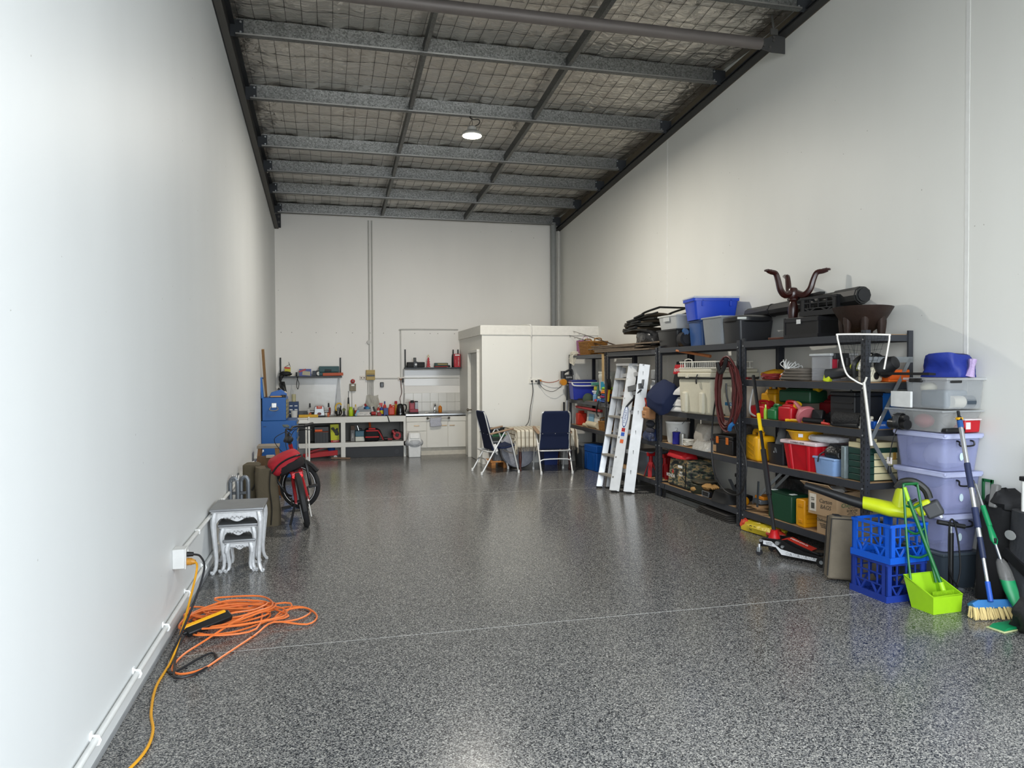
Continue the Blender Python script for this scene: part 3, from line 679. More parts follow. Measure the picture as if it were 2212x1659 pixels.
# wall tiles
tl = struct(T('splashback', None, None, (1.45, 14.296, .79)))
tl['label'] = 'two rows of white glazed wall tiles behind the sink'
for r_ in range(2):
    for c_ in range(7):
        w = .1635; G().box((.0 + w * c_ + w / 2, -.006, .005 + .178 * r_ + .088), (w - .004, .008, .174)).obj('tile', mt('dad7cf', .12, scale=3, var=.05), tl, bev=.0012)
G().box((.57, -.001, .18), (1.15, .002, .36)).obj('grout', mt('b9b5ab', .8), tl)
for r_ in range(2): G().box((1.115, -.19, .005 + .178 * r_ + .088), (.008, .17, .174)).obj('tile', mt('dad7cf', .12, scale=3, var=.05), tl, bev=.0012)
pn = struct(T('wall_panel', None, None, (2.02, 14.294, 1.445)))
pn['label'] = 'glossy white wall panel under the right-hand shelf'
G().box((0, 0, 0), (1.14, .008, .30)).obj('panel', mt('d6d4cf', .08, scale=3, var=.02), pn)
pn = struct(T('wall_panel', None, None, (-.32, 14.295, 1.14)))
pn['label'] = 'glossy white wall panel under the left-hand shelf'
G().box((0, 0, 0), (1.12, .006, .62)).obj('panel', mt('d2d1cd', .12, scale=3, var=.03, bump=.12, bscale=4), pn)

# ------------------------------------------------------------------ wall shelves and what is on them
def wshelf(label, x0, x1, z, h):
    t = T('wall_shelf', label, 'shelf', ((x0 + x1) / 2, 14.29, z))
    w = x1 - x0; m = mt('3f4246', .5, .2)
    G().box((0, -.11, -.015), (w, .21, .03)).obj('board', m, t, bev=.002)
    for s in (-1, 1):
        G().box((s * (w / 2 - .025), -.012, h / 2), (.024, .024, h)).obj('upright', mt('1f2022', .5), t)
        G().prism([(0, -.03), (0, .16), (-.18, -.03)], .008, (s * (w / 2 - .025), -.02, 0), (0, 0, PI / 2)).obj('bracket', mt('2a2b2e', .5), t)
    return t
wshelf('dark grey wall shelf above the grinder on the left', -.87, .265, 1.495, .345)
wshelf('dark grey wall shelf above the sink on the right', 1.435, 2.52, 1.648, .35)
def shY(x, w, d, h, z, nm, c, label, cat, **k): return one(G().box((x, 14.17, z + h / 2), (w, d, h)), nm, mt(c, .5), label, cat, bev=.003, **k)
z1 = 1.497
o = T('product_box', 'yellow boxed charger hung with a wire hook on the left shelf', 'box', (-.715, 14.18, z1))
G().box((0, 0, .085), (.1, .06, .16), (.0, .06, 0)).obj('carton', mt('d3c93a', .5), o); G().box((-.005, -.031, .15), (.1, .004, .03), (0, .06, 0)).obj('red_stripe', mt('c43d33', .5), o)
G().tube([(-.05, 0, .165), (.03, 0, .21), (.02, 0, .26), (.05, 0, .17)], .004).obj('wire_hook', BLACK(), o)
o = T('cable_tangle', 'tangled black power cords hanging off the left end of the shelf', 'cord', (-.80, 14.1, z1))
for i in range(6):
    rng = random.Random(i); a = rng.uniform(-.04, .12)
    G().tube(smoothpts([(a, .02, .04), (a - .03, -.03, .05), (-.01 - .01 * i, -.04, -.05), (-.05 + .015 * i, -.04, -.15 - .02 * i), (-.03 + .02 * i, -.03, -.22 - .02 * i), (-.02 + .01 * i, -.02, -.1)]), .007, 5).obj('loop', BLACK(), o)
G().ell((.06, 0, .045), (.10, .05, .04), 10, 6, lump=.2).obj('bundle', mt('1b1a1a', .6), o); G().box((-.06, -.04, -.24), (.05, .03, .04), (0, .5, 0)).obj('plug', BLACK(), o, bev=.005)
o = T('phone_charger', 'black charger with looped cable hanging below the left shelf', 'cord', (-.555, 14.1, z1))
G().box((0, 0, .035), (.03, .04, .07)).obj('plug', BLACK(), o, bev=.005)
G().tube(smoothpts([(0, -.02, .02), (.02, -.05, -.06), (.045, -.05, -.14), (.025, -.05, -.24), (.005, -.05, -.18), (.015, -.05, -.06), (.03, -.03, 0)]), .006, 5).obj('cable', BLACK(), o)
one(G().tube(smoothpts([(-.54, 14.16, z1 + .075), (-.50, 14.16, z1 + .07), (-.49, 14.16, z1 + .035), (-.52, 14.16, z1 + .007)]), .006), 'wire_clip', WHITE(), 'small white wire clip on the left shelf', 'clip')
o = T('product_box', 'purple and white printed box with torn front on the left shelf', 'box', (-.40, 14.17, z1))
G().box((0, 0, .065), (.21, .12, .13)).obj('carton', mt('56609f', .5), o); G().box((.02, -.061, .05), (.14, .004, .075), (0, .1, 0)).obj('printed_panel', mt('b9b296', .6), o)
G().box((-.05, -.0615, .10), (.13, .004, .03), (0, -.35, 0)).obj('red_flash', mt('b0464c', .5), o)
shY(-.238, .066, .07, .095, z1, 'radio', '39404a', 'small dark grey device left of the round clock on the shelf', 'device')
o = T('desk_clock', 'square black clock with round white dial on the left shelf', 'clock', (-.16, 14.15, z1))
G().box((0, 0, .05), (.085, .05, .1)).obj('case', BLACK(), o, bev=.004); G().cyl((0, -.026, .045), (0, -.029, .045), .036, n=20).obj('dial', mt('d8d6d0', .5), o); G().bar((0, -.031, .045), (.015, -.031, .065), .004).obj('hand', BLACK(), o)
bottle('pill_bottle', 'tiny white cap bottle beside the black clock', (-.085, 14.13, z1), .017, .085, 'cfd3d6', 'e6e8ea')
o = case('toolbox', 'dark teal toolbox with black handle on the left shelf', 'toolbox', (.03, 14.19, z1), (.36, .16, .18), '1e4a4c', lid=.62)
G().box((-.02, -.082, .10), (.12, .012, .04)).obj('handle', BLACK(), o, bev=.004)
one(G().box((.10, 14.08, z1 + .03), (.37, .03, .055), (0, -.015, 0)), 'spirit_level', mt('b9522c', .5), 'orange brown level lying along the front of the left shelf', 'level', bev=.004)
z2 = 1.65
o = T('speaker_dock', 'wide black speaker dock with a phone standing in it', 'speaker', (1.65, 14.16, z2))
G().box((0, 0, .05), (.34, .1, .1)).obj('cabinet', mt('141314', .6), o, bev=.01); G().box((-.015, -.055, .055), (.075, .02, .115)).obj('control_panel', mt('2c2d30', .4), o, bev=.006)
G().cyl((-.005, -.066, .055), (-.005, -.074, .055), .022).obj('knob', mt('d3d3d1', .3), o); G().box((-.02, -.03, .145), (.055, .012, .085), (-.15, 0, 0)).obj('phone', mt('252a2a', .3), o, bev=.004)
o = T('christmas_tree', 'small red wooden Christmas tree ornament on the right shelf', 'ornament', (1.893, 14.15, z2))
for i in range(4): G().prism([(-.042 + .006 * i, .0), (.042 - .006 * i, 0), (.02 - .004 * i, .05), (-.02 + .004 * i, .05)], .02, (0, 0, .002 + .047 * i)).obj('tier', mt('b8242a', .45), o)
G().prism([(-.03, 0), (0, .055), (.03, 0), (.012, .0), (0, .03), (-.012, 0)], .008, (0, 0, .195)).obj('star', mt('cdbd8c', .5), o)
o = case('tool_case', 'green and red flat cases stacked on the right shelf', 'case', (2.14, 14.16, z2), (.255, .12, .085), '9c3a38', lidcol='27463f', lid=.72); G().box((.02, -.063, .06), (.19, .006, .02)).obj('latch', mt('a58a4a', .5), o)
one(G().ell((2.29, 14.13, z2 + .022), (.03, .03, .022), 10, 6, lump=.1), 'tape_roll', mt('3b3a38', .6), 'small dark roll right of the stacked cases', 'roll')
o = T('product_box', 'tall red boxed appliance with white print at the end of the right shelf', 'box', (2.45, 14.16, z2))
G().box((0, 0, .13), (.12, .12, .26)).obj('carton', mt('b81c2c', .4), o, bev=.002)
G().box((.0, -.061, .235), (.09, .002, .025)).obj('white_band', WHITE(), o); text('WHISKY BOX', .028, WHITE(), o, (.025, -.0615, .11), (PI / 2, -PI / 2, 0)); text('* * * *', .026, WHITE(), o, (-.03, -.0615, .11), (PI / 2, -PI / 2, 0))
bottle('wine_bottle', 'black bottle top standing behind the tall red box', (2.39, 14.22, z2), .03, .345, '121212', '0d0d0d')

# ------------------------------------------------------------------ wall electrics
YW = 14.296
o = T('wall_conduit', 'pair of white conduits dropping from the roof to the switch box', 'conduit', (0, YW, 0))
for x in (.782, .842): G().cyl((x, -.014, 1.6), (x, -.014, 4.45), .013, n=8).obj('pipe', mt('c9c7c1', .5), o)
G().cyl((.772, -.002, 2.135), (.772, -.035, 2.135), .038, n=16).obj('junction_box', mt('c9c7c1', .5), o)
for x in (.75, .785, .815, .845): G().cyl((x, -.012, .76), (x, -.012, 1.42), .010, n=8).obj('pipe', mt('bdbbb5', .5), o)
o = T('wall_conduit', 'white conduit framing the area above the right shelf', 'conduit', (0, YW, 0))
G().tube(smoothpts([(1.375, -.014, 1.46), (1.375, -.014, 2.30), (1.378, -.014, 2.36), (1.44, -.014, 2.385), (2.50, -.014, 2.39)], 4), .012).obj('pipe', mt('c9c7c1', .5), o)
o = T('wall_conduit', 'thin white conduit across the wall at socket height', 'conduit', (0, YW, 0))
G().cyl((.88, -.012, 1.44), (2.51, -.012, 1.443), .010, n=8).obj('pipe', mt('c9c7c1', .5), o)
o = T('switch_box', 'square yellow-brown meter box on the back wall', 'box', (.797, YW, 1.508))
G().box((0, -.04, 0), (.165, .08, .19)).obj('case', mt('b99f62', .55), o, bev=.004); G().box((0, -.083, -.012), (.15, .008, .03)).obj('breaker_row', mt('3d4148', .4), o); G().box((0, -.085, .02), (.15, .004, .01)).obj('trim_line', mt('8d7440', .5), o)
def outlet(label, x, z, w=.11):
    o = T('power_outlet', label, 'outlet', (x, YW, z)); G().box((0, -.012, 0), (w, .024, .07)).obj('plate', mt('dfd6ca', .4), o, bev=.004)
    for s in (-1, 1):
        G().box((s * w * .24, -.0245, -.004), (.022, .003, .022)).obj('socket', mt('5c4640', .5), o)
    return o
outlet('double power outlet left of the yellow meter box', .652, 1.458)
o = outlet('double power outlet with black adaptor above the kettle', 1.372, 1.43)
G().box((.04, -.045, -.03), (.035, .05, .08)).obj('adaptor', mt('2a2b2c', .5), o, bev=.004); G().cyl((.0, -.024, -.01), (0, -.05, -.01), .018).obj('plug', mt('8a5a35', .5), o)
one(G().tube(smoothpts([(1.37, 14.25, 1.40), (1.378, 14.24, 1.28), (1.388, 14.24, 1.17), (1.35, 14.2, 1.06), (1.345, 14.05, .98), (1.328, 13.95, .968)]), .006), 'kettle_cable', mt('5b2f2a', .6), 'brown kettle cable hanging from the outlet', 'cable')
one(G().tube(smoothpts([(1.42, 14.27, 1.62), (1.42, 14.28, 1.4), (1.435, 14.27, 1.2), (1.42, 14.2, .9), (1.44, 14.1, .80), (1.5, 14.08, .80)]), .004), 'coffee_cable', mt('2b2b2b', .6), 'thin dark cable running down to the coffee machine', 'cable')
o = T('alarm_box', 'beige alarm control box with white label', 'alarm', (.465, YW, 1.275)); G().box((0, -.03, 0), (.115, .06, .14)).obj('case', mt('857c66', .5), o, bev=.005); G().box((0, -.062, .04), (.055, .003, .03)).obj('paper_label', WHITE(), o); G().cyl((.02, -.06, -.035), (.02, -.064, -.035), .006).obj('key_hole', BLACK(), o)
o = T('alarm_bell', 'round red alarm bell above the beige box', 'bell', (.465, YW, 1.39)); G().lathe([(.042, 0), (.042, .02), (.034, .035), (.012, .042)], 18, (0, 0, 0), (PI / 2, 0, 0)).obj('gong', mt('b02a28', .35), o); G().cyl((.0, -.04, -.002), (.0, -.052, -.002), .014).obj('centre_boss', mt('5f5b5c', .4), o)
one(G().cyl((.447, YW - .008, .78), (.447, YW - .008, 1.21), .007, n=8), 'alarm_conduit', mt('c2c0ba', .5), 'thin white conduit below the beige alarm box', 'conduit')
o = T('key_safe', 'small black key safe on the wall between switch box and kettle', 'key safe', (1.012, YW, 1.32)); G().box((0, -.02, 0), (.07, .04, .095)).obj('case', mt('3a3d40', .5), o, bev=.01); G().box((0, -.042, -.005), (.05, .006, .07)).obj('cover', mt('6d7174', .4), o, bev=.005)

# ------------------------------------------------------------------ corner room ("shed") with door
SW = wall_mat('paint_shed', 'e2e0d8', .45, .03)
sh = struct(T('wall_partition', None, None)); sh['label'] = 'white partition room in the back right corner'
YS, XS = 12.14, 2.53
G().box(((XS + XR) / 2, YS + .03, 1.16), (XR - XS, .06, 2.32)).obj('front_panel', SW, sh, smooth=False)
g = G(); g.box((XS + .03, (13.25 + YB) / 2, 1.16), (.06, YB - 13.25, 2.32)); g.box((XS + .03, (YS + 12.36) / 2 + .03, 1.16), (.06, 12.36 - YS - .06, 2.32)); g.box((XS + .03, 12.805, 2.115), (.06, .89, .41)); g.obj('side_panel', SW, sh, smooth=False)
G().box(((XS + XR) / 2 - .01, (YS + YB) / 2, 2.335), (XR - XS + .02, YB - YS + .02, .03)).obj('roof_panel', SW, sh, smooth=False)
g = G(); g.box(((XS + XR) / 2 - .01, YS - .012, 2.265), (XR - XS + .04, .024, .15)); g.box((XS - .012, (YS + YB) / 2, 2.265), (.024, YB - YS + .02, .15)); g.obj('fascia_board', mt('e4e1d8', .45), sh, smooth=False)
dr = struct(T('door_1', None, None, (XS, 12.36, 0))); dr['label'] = 'grey white flush door in the side of the corner room'
G().box((.03, .445, .955), (.035, .81, 1.90)).obj('leaf', mt('c9c9c4', .45), dr, bev=.002)
for y in (.02, .87): G().box((-.005, y, .955), (.08, .05, 1.91)).obj('jamb', mt('e6e3da', .45), dr, bev=.003)
G().box((-.005, .445, 1.925), (.08, .9, .05)).obj('head_jamb', mt('e6e3da', .45), dr, bev=.003)
hd = G().cyl((.012, .78, .87), (-.05, .78, .87), .012).obj('handle', mt('7d7468', .25, .9), dr); G().ell((-.06, .78, .87), (.022, .03, .03), 12, 8).obj('knob', mt('8b8276', .2, .9), hd)
o = T('wall_conduit', 'white conduit down the front of the corner room', 'conduit', (0, YS, 0))
G().tube(smoothpts([(3.27, .3, 2.362), (3.34, .02, 2.365), (3.375, -.03, 2.36), (3.385, -.036, 2.30), (3.385, -.036, 2.17), (3.385, -.014, 2.10), (3.385, -.014, 1.46)], 4), .012).obj('pipe', mt('e3e1da', .45), o)
o = T('power_outlet', 'long row of power outlets on the front of the corner room', 'outlet', (3.46, YS, 1.40))
G().box((0, -.012, 0), (.22, .024, .075)).obj('plate', mt('e4e0d6', .4), o, bev=.004)
for x in (-.065, .01): G().box((x, -.03, 0), (.03, .03, .025)).obj('plug', BLACK(), o, bev=.003)
G().box((.055, -.04, -.015), (.035, .05, .08)).obj('adaptor', mt('3b3c3e', .5), o, bev=.004); G().cyl((.085, -.02, .008), (.085, -.05, .008), .016).obj('plug', mt('c97f1e', .5), o)
one(G().tube(smoothpts([(3.40, 12.10, 1.38), (3.405, 12.09, 1.2), (3.36, 12.08, .95), (3.33, 12.08, .72), (3.26, 12.05, .62), (3.25, 12.0, .50)]), .006), 'drop_cable', BLACK(), 'black cable hanging from the outlet row down behind the table', 'cable')
one(G().tube(smoothpts([(3.55, 12.09, 1.40), (3.68, 12.06, 1.375), (3.8, 12.04, 1.39), (3.86, 12.03, 1.42)]), .006), 'charger_cable', mt('9a4b2c', .5), 'orange cable from the outlet row to the blower', 'cable')
one(G().tube(smoothpts([(3.515, 12.08, 1.36), (3.60, 12.05, 1.26), (3.74, 12.03, 1.22), (3.86, 12.03, 1.28), (3.93, 12.0, 1.36)]), .004), 'charger_cable', BLACK(), 'thin black cable drooping from the outlet row to the blower', 'cable')
# ------------------------------------------------------------------ left wall: outlet, cords, nest of tables
o = T('power_outlet', 'white surface power outlet low on the left wall', 'outlet', (XL, 4.86, .452))
G().box((.035, 0, 0), (.07, .10, .12)).obj('mounting_box', mt('d2d2cf', .45), o, bev=.004)
G().box((.074, 0, 0), (.008, .105, .125)).obj('plate', mt('d9d9d6', .4), o, bev=.003)
G().cyl((.078, .02, .03), (.084, .02, .03), .012).obj('switch', mt('cfcfcb', .4), o)
g = G(); g.cyl((.075, -.01, .02), (.115, -.01, .018), .016, .013); g.obj('plug', BLACK(), o)
g = G(); g.cyl((.075, -.01, -.025), (.105, -.01, -.027), .022); g.cyl((.105, -.01, -.027), (.125, -.012, -.03), .02, .013); g.obj('plug', mt('b9822f', .4), o)
y_c = mt('d99a1e', .45)
one(G().tube(smoothpts([(XL + .12, 4.845, .425), (XL + .14, 4.82, .40), (XL + .13, 4.74, .30), (XL + .105, 4.55, .13), (XL + .085, 4.33, .02), (XL + .075, 4.0, .010), (XL + .115, 3.7, .010), (XL + .165, 3.5, .010), (XL + .17, 3.3, .010), (XL + .105, 3.0, .010), (XL + .13, 2.6, .010)], 8), .0068, 8), 'power_lead', y_c, 'yellow power lead dropping from the outlet and running along the wall', 'extension cord')
# black flex + power board + orange coil
pb = T('power_board', 'black and yellow power board lying in the orange cord', 'power board', (-.71, 4.72, .075), rot=(.55, -.12, .63)); pb.scale = (.74, .74, .74)
g = G(); g.box((0, 0, 0), (.38, .085, .055)); g.obj('body', mt('1a1a1b', .4), pb, bev=.012, seg=3)
g = G(); g.box((-.02, .036, .022), (.36, .03, .022)); g.obj('top_trim', mt('e0a016', .4), pb, bev=.006)
G().cyl((-.18, 0, 0), (-.215, 0, 0), .016, .010).obj('cable_gland', BLACK(), pb)
G().box((.06, -.038, 0), (.05, .002, .025)).obj('paper_label', mt('b9b9b9', .5), pb)
for x in (-.12, 0.0, .12): G().box((x, -.0385, 0), (.02, .003, .02)).obj('socket', mt('2b2b2c', .5), pb)
bp_ = [(XL + .115, 4.845, .47), (XL + .16, 4.82, .46), (XL + .19, 4.76, .40), (XL + .16, 4.64, .26), (XL + .10, 4.46, .09), (XL + .07, 4.30, .012), (XL + .11, 4.16, .009), (XL + .15, 4.20, .009), (XL + .22, 4.33, .009), (XL + .28, 4.40, .009), (XL + .315, 4.30, .009), (XL + .25, 4.13, .009), (XL + .15, 4.09, .009), (XL + .12, 4.22, .02), (XL + .09, 4.45, .03), (XL + .10, 4.62, .05)]
one(G().tube(smoothpts(bp_, 7), .0065, 7), 'power_lead', mt('202124', .4), 'black power lead curling from the outlet to the floor', 'extension cord')
rng = random.Random(11); pts = []
cx_, cy_ = -.62, 4.93
for k in range(12):
    for j in range(9):
        a = 2 * PI * j / 9 + k * .8
        ra_ = .26 + .07 * math.sin(k * 2.1) + .05 * rng.uniform(-1, 1); rb2 = .17 + .05 * math.cos(k * 1.7)
        ang = .35 + .35 * math.sin(k * 1.3); x = ra_ * math.cos(a); y = rb2 * math.sin(a)
        px_, py_ = x * math.cos(ang) - y * math.sin(ang), x * math.sin(ang) + y * math.cos(ang)
        X_ = cx_ + px_ + .06 * math.sin(k * 1.9); X_ = max(X_, XL + .05)
        pts.append((X_, cy_ + py_ + .08 * math.cos(k * 2.3), .012 + .012 * (k % 6) + .02 * max(0, math.sin(a * 2 + k))))
pts += [(-.45, 5.05, .02), (-.30, 5.12, .012), (-.18, 5.1, .011), (-.12, 4.98, .011), (-.2, 4.85, .011), (-.34, 4.82, .02), (-.3, 4.98, .03), (-.16, 5.02, .03), (-.08, 4.88, .012), (-.14, 4.74, .011), (-.34, 4.78, .03), (-.44, 4.62, .011), (-.58, 4.33, .010), (-.66, 4.17, .010), (-.76, 4.13, .010), (-.82, 4.22, .010), (-.80, 4.4, .011), (-.72, 4.56, .02), (-.55, 4.75, .07), (-.45, 4.9, .06)]
one(G().tube(smoothpts(pts, 4), .0062, 6), 'extension_lead', mt('e0763a', .4), 'long tangled orange extension lead piled on the floor by the left wall', 'extension cord')

SIL = mt('d8d9da', .36, .3, scale=30, var=.12, bump=.1, bscale=40)
SIL2 = mt('8e9092', .38, .6, scale=8, var=.10)
def nest_table(label, x, y, w, d, h, sc):
    t = T('nesting_table', label, 'table', (x, y, 0), group='nest of carved silver tables')
    tp_ = G(); tp_.box((0, 0, h - .011), (w, d, .022)); tp_.obj('top', SIL2, t, bev=.006, seg=3)
    rim = G(); rim.box((0, 0, h - .026), (w - .02, d - .02, .012)); rim.obj('moulding', SIL, t, bev=.004)
    aw, ad = w - .07, d - .07; ah = .075 * sc; z1_ = h - .032
    def apron(L_):
        n = 24; top = []; bot = []
        for i in range(n + 1):
            u = i / n; xx = (u - .5) * L_
            e = abs(2 * u - 1)
            dz = ah * (.62 + .38 * math.cos(2 * PI * (u - .5)) ** 2 * (e < .5) + .9 * max(0, (e - .72) / .28) ** 1.5)
            bot.append((xx, z1_ - dz))
        return [(-L_ / 2, z1_), (L_ / 2, z1_)] + bot[::-1]
    for (L_, yy, rz) in ((aw, -ad / 2, 0), (aw, ad / 2, 0), (ad, -aw / 2, PI / 2), (ad, aw / 2, PI / 2)):
        pos = (0, yy, 0) if rz == 0 else (yy, 0, 0)
        a_ = G().prism(apron(L_), .014, pos, (0, 0, rz)).obj('apron', SIL, t, bev=.002)
        if rz == 0 and yy < 0:      # carved spray of leaves
            for k in range(-6, 7):
                rr_ = random.Random(k); z_ = z1_ - ah * (.52 + .10 * abs(k) / 6) + rr_.uniform(-.006, .006)
                G().ell((k * .0155 * sc, yy - .010, z_), (.0105 * sc, .004, .0045 * sc), 8, 5, rot=(0, .7 * (1 if k > 0 else -1) * (1 if k % 2 else -.6), 0)).obj('carved_leaf', mt('a9aaab', .4, .5), a_)
    for sx in (-1, 1):
        for sy in (-1, 1):
            # cabriole leg: swells at the knee, narrows, scrolls out at the foot
            prof = [(0, z1_, 1.25), (.010, z1_ - .05 * sc, 1.35), (.013, z1_ - .10 * sc, 1.2), (.009, h * .60, 1.02), (.001, h * .40, .88), (-.005, h * .24, .80), (-.003, h * .13, .78), (.006, h * .055, .85), (.016, .016, .95), (.022, .0, .8)]
            rings = []
            for off, z_, k in prof:
                q = .0195 * k * (.75 + .25 * sc); bx, by = sx * (aw / 2 - .004 + off), sy * (ad / 2 - .004 + off * .6)
                rings.append([Vector((bx + q * math.cos(a), by + q * math.sin(a), z_)) for a in [2 * PI * i / 8 + PI / 8 for i in range(8)]])
            lg = G().loft(rings[::-1]).obj('leg', SIL, t)
            if sy < 0:
                G().ell((sx * (aw / 2 + .010), -ad / 2 - .014, z1_ - .055 * sc), (.016 * sc, .008, .034 * sc), 9, 6, lump=.15, seed=3).obj('knee_carving', mt('9d9e9f', .4, .5), lg)
                G().ell((sx * (aw / 2 + .024), -ad / 2 - .020, .016), (.013, .010, .012), 8, 6, lump=.15).obj('scroll_foot', SIL, lg)
    return t
nest_table('largest of the three carved silver nesting tables by the left wall', -.703, 6.34, .405, .46, .515, 1.0)
nest_table('middle-sized carved silver table nested under the largest', -.70, 6.33, .305, .36, .385, .85)
nest_table('smallest carved silver table at the front of the nest', -.692, 6.30, .245, .30, .262, .75)

# ------------------------------------------------------------------ folded metal legs, khaki bags
tl_ = T('folded_stand', 'folded grey steel stand leaning between the silver tables and khaki bags', 'stand', (-.835, 7.35, 0))
GS = mt('6f7377', .45, .5)
for x, y in ((-.045, 0), (.045, .05)):
    G().tube(smoothpts([(x - .02, y, .0), (x - .02, y, .48), (x - .015, y, .56), (x + .015, y, .585), (x + .04, y, .56), (x + .045, y, .48), (x + .045, y + .02, .0)], 5), .020, 8).obj('frame_tube', GS, tl_)
for z in (.12, .3, .44): G().box((.0, .02, z), (.15, .03, .025)).obj('crossbar', mt('55585b', .5, .4), tl_, bev=.003)
for i in range(4): G().cyl((-.05 + .018 * i, -.02, .56), (-.05 + .018 * i, .05, .60), .008).obj('spring', mt('a2a5a8', .4, .6), tl_)
KH = mt('5a5140', .9, scale=9, var=.12, bump=.35, bscale=14)
def soft_bag(nm, label, loc, w, d, h, rz, mat, seed, cat='bag', top=.86, fold=.5):
    t = T(nm, label, cat, loc, rz); rng = random.Random(seed); rings = []
    for k in range(9):
        v = k / 8; s_ = 1 - (1 - top) * v ** 1.5; ring = []
        for i in range(24):
            a = 2 * PI * i / 24; c_, s2 = math.cos(a), math.sin(a)
            xx = math.copysign(abs(c_) ** .5, c_) * w / 2 * s_; yy = math.copysign(abs(s2) ** .5, s2) * d / 2 * s_
            n_ = 1 + fold * .07 * math.sin(3 * a + seed + 4 * v) + fold * .05 * math.sin(7 * a + 2.3 * seed - 6 * v)
            ring.append(Vector((xx * n_ + .02 * fold * math.sin(4 * v + seed), yy * n_, h * v + .012 * fold * math.sin(2 * a + seed) * (v > .9))))
        rings.append(ring)
    G().loft(rings).obj('cover', mat, t, ang=70)
    return t
k1 = soft_bag('furniture_bag', 'front khaki canvas bag standing behind the silver tables', (-.62, 8.02, 0), .24, .30, .60, .1, KH, 1)
G().tube(smoothpts([(.03, -.155, .58), (.02, -.165, .4), (.04, -.168, .2), (.03, -.165, .02)]), .006, 5).obj('zip', mt('26231d', .7), k1)
k2 = soft_bag('furniture_bag', 'khaki canvas bag leaning on the left wall behind the first one', (-.79, 8.20, 0), .20, .34, .61, .0, mt('514938', .9, scale=9, var=.12, bump=.35, bscale=14), 5)
G().tube(smoothpts([(.05, -.18, .56), (.06, -.19, .45), (.02, -.185, .36)]), .009, 5).obj('strap', mt('26231d', .7), k2)

# timber trestle behind the bike
st = T('timber_trestle', 'rough timber trestle with brown boards behind the bicycle', 'trestle', (-.735, 9.75, 0))
for z, w, h_, c in ((.09, .34, .13, '6f4c30'), (.28, .29, .13, '7b5233'), (.46, .25, .14, '6d5238')):
    G().box((0, -.10 + .04 * z, z), (w, .02, h_), (.06, 0, 0)).obj('board', mt(c, .75, scale=14, var=.15), st, bev=.003)
    G().box((.03, -.125 + .04 * z, z + .065), (.10, .03, .035)).obj('spacer_block', mt('b5aa9b', .8), st, bev=.004)
for s in (-1, 1):
    for yy in (-.06, .2): G().bar((s * .17, yy, 0), (s * .10, yy * .6, .62), .04).obj('leg', mt('8a623e', .75), st)
G().box((0, .05, .64), (.26, .28, .035)).obj('top_board', mt('8d8477', .8), st, bev=.004)
one(G().bar((-.86, 11.55, .55), (-.885, 10.95, 1.90), .035, .03), 'timber_stake', mt('8c6a44', .75, scale=20), 'wooden stake leaning upright against the left wall behind the blue chest', 'timber')
one(G().bar((-.885, 11.50, .5), (-.885, 11.2, 1.55), .03, .03), 'timber_stake', mt('7c5a3a', .75, scale=20), 'short wooden stake leaning beside the taller one by the blue chest', 'timber')

# ------------------------------------------------------------------ blue tool chests
BL = mt('17508f', .38, .1, scale=5, var=.05)
tc1 = T('tool_chest', 'large blue steel tool cabinet standing behind the bicycle', 'tool chest', (-.685, 11.35, 0))
G().box((0, 0, .47), (.475, .7, .82)).obj('body', BL, tc1, bev=.006)
for i, (z, h_) in enumerate(((.80, .11), (.68, .11), (.54, .15), (.37, .17), (.18, .19))):
    d = G().box((.242, 0, z), (.012, .64, h_)).obj('drawer', mt('1a558f', .4), tc1, bev=.003); G().box((.252, 0, z + h_ * .32), (.012, .56, .018)).obj('handle', mt('8b7446', .4, .5), d)
for sx in (-.19, .19):
    for sy in (-.28, .28): G().cyl((sx - .015, sy, .03), (sx + .015, sy, .03), .03).obj('castor', BLACK(), tc1)
for sx in (-.19, .19): G().box((sx, -.352, .80), (.04, .004, .008)).obj('slot', mt('0d2444', .5), tc1)
tc2 = T('tool_chest', 'smaller blue top chest with chrome side handle and open lid', 'tool chest', (-.745, 11.30, .882))
G().box((0, 0, .165), (.325, .6, .33)).obj('body', BL, tc2, bev=.005)
hn = G().box((.0, -.303, .22), (.07, .012, .07)).obj('handle_plate', mt('c9c9c6', .25, .9), tc2, bev=.008); G().tube(smoothpts([(-.045, -.31, .20), (-.055, -.335, .16), (0, -.34, .145), (.055, -.335, .16), (.045, -.31, .20)]), .008).obj('handle', mt('b5b5b2', .25, .9), hn)
for i in range(5): G().box((.166, 0, .05 + .055 * i), (.01, .54, .045)).obj('drawer', mt('8f8457', .45, .3), tc2, bev=.003)
G().box((-.168, 0, .47), (.035, .6, .30), (0, -.08, 0)).obj('lid', mt('1f5fa6', .4), tc2, bev=.006)
G().box((-.145, 0, .47), (.006, .56, .26), (0, -.08, 0)).obj('lid_lining', mt('a8a49a', .6), tc2)
zc = .882 + .332
o = T('tool_case', 'slanted blue case lying on top of the open blue chest', 'case', (-.70, 11.2, zc))
G().prism([(-.12, 0), (.11, 0), (.13, .05), (.04, .11), (-.09, .07)], .22).obj('shell', mt('2a5ca4', .45), o, bev=.006); G().prism([(.085, .02), (.128, .03), (.125, .06), (.09, .085)], .2, (0.002, 0, 0)).obj('end_panel', mt('b5b0a6', .5), o)
one(G().bar((-.80, 11.05, zc + .012), (-.63, 11.03, zc + .014), .02, .02), 'wooden_chisel', mt('b58a57', .6), 'wood-handled tool lying at the front of the open blue chest', 'tool', bev=.005)
one(G().cyl((-.62, 11.05, zc), (-.62, 11.05, zc + .035), .035), 'tape_roll', mt('2c2b29', .6), 'dark roll on the front corner of the open blue chest', 'roll')

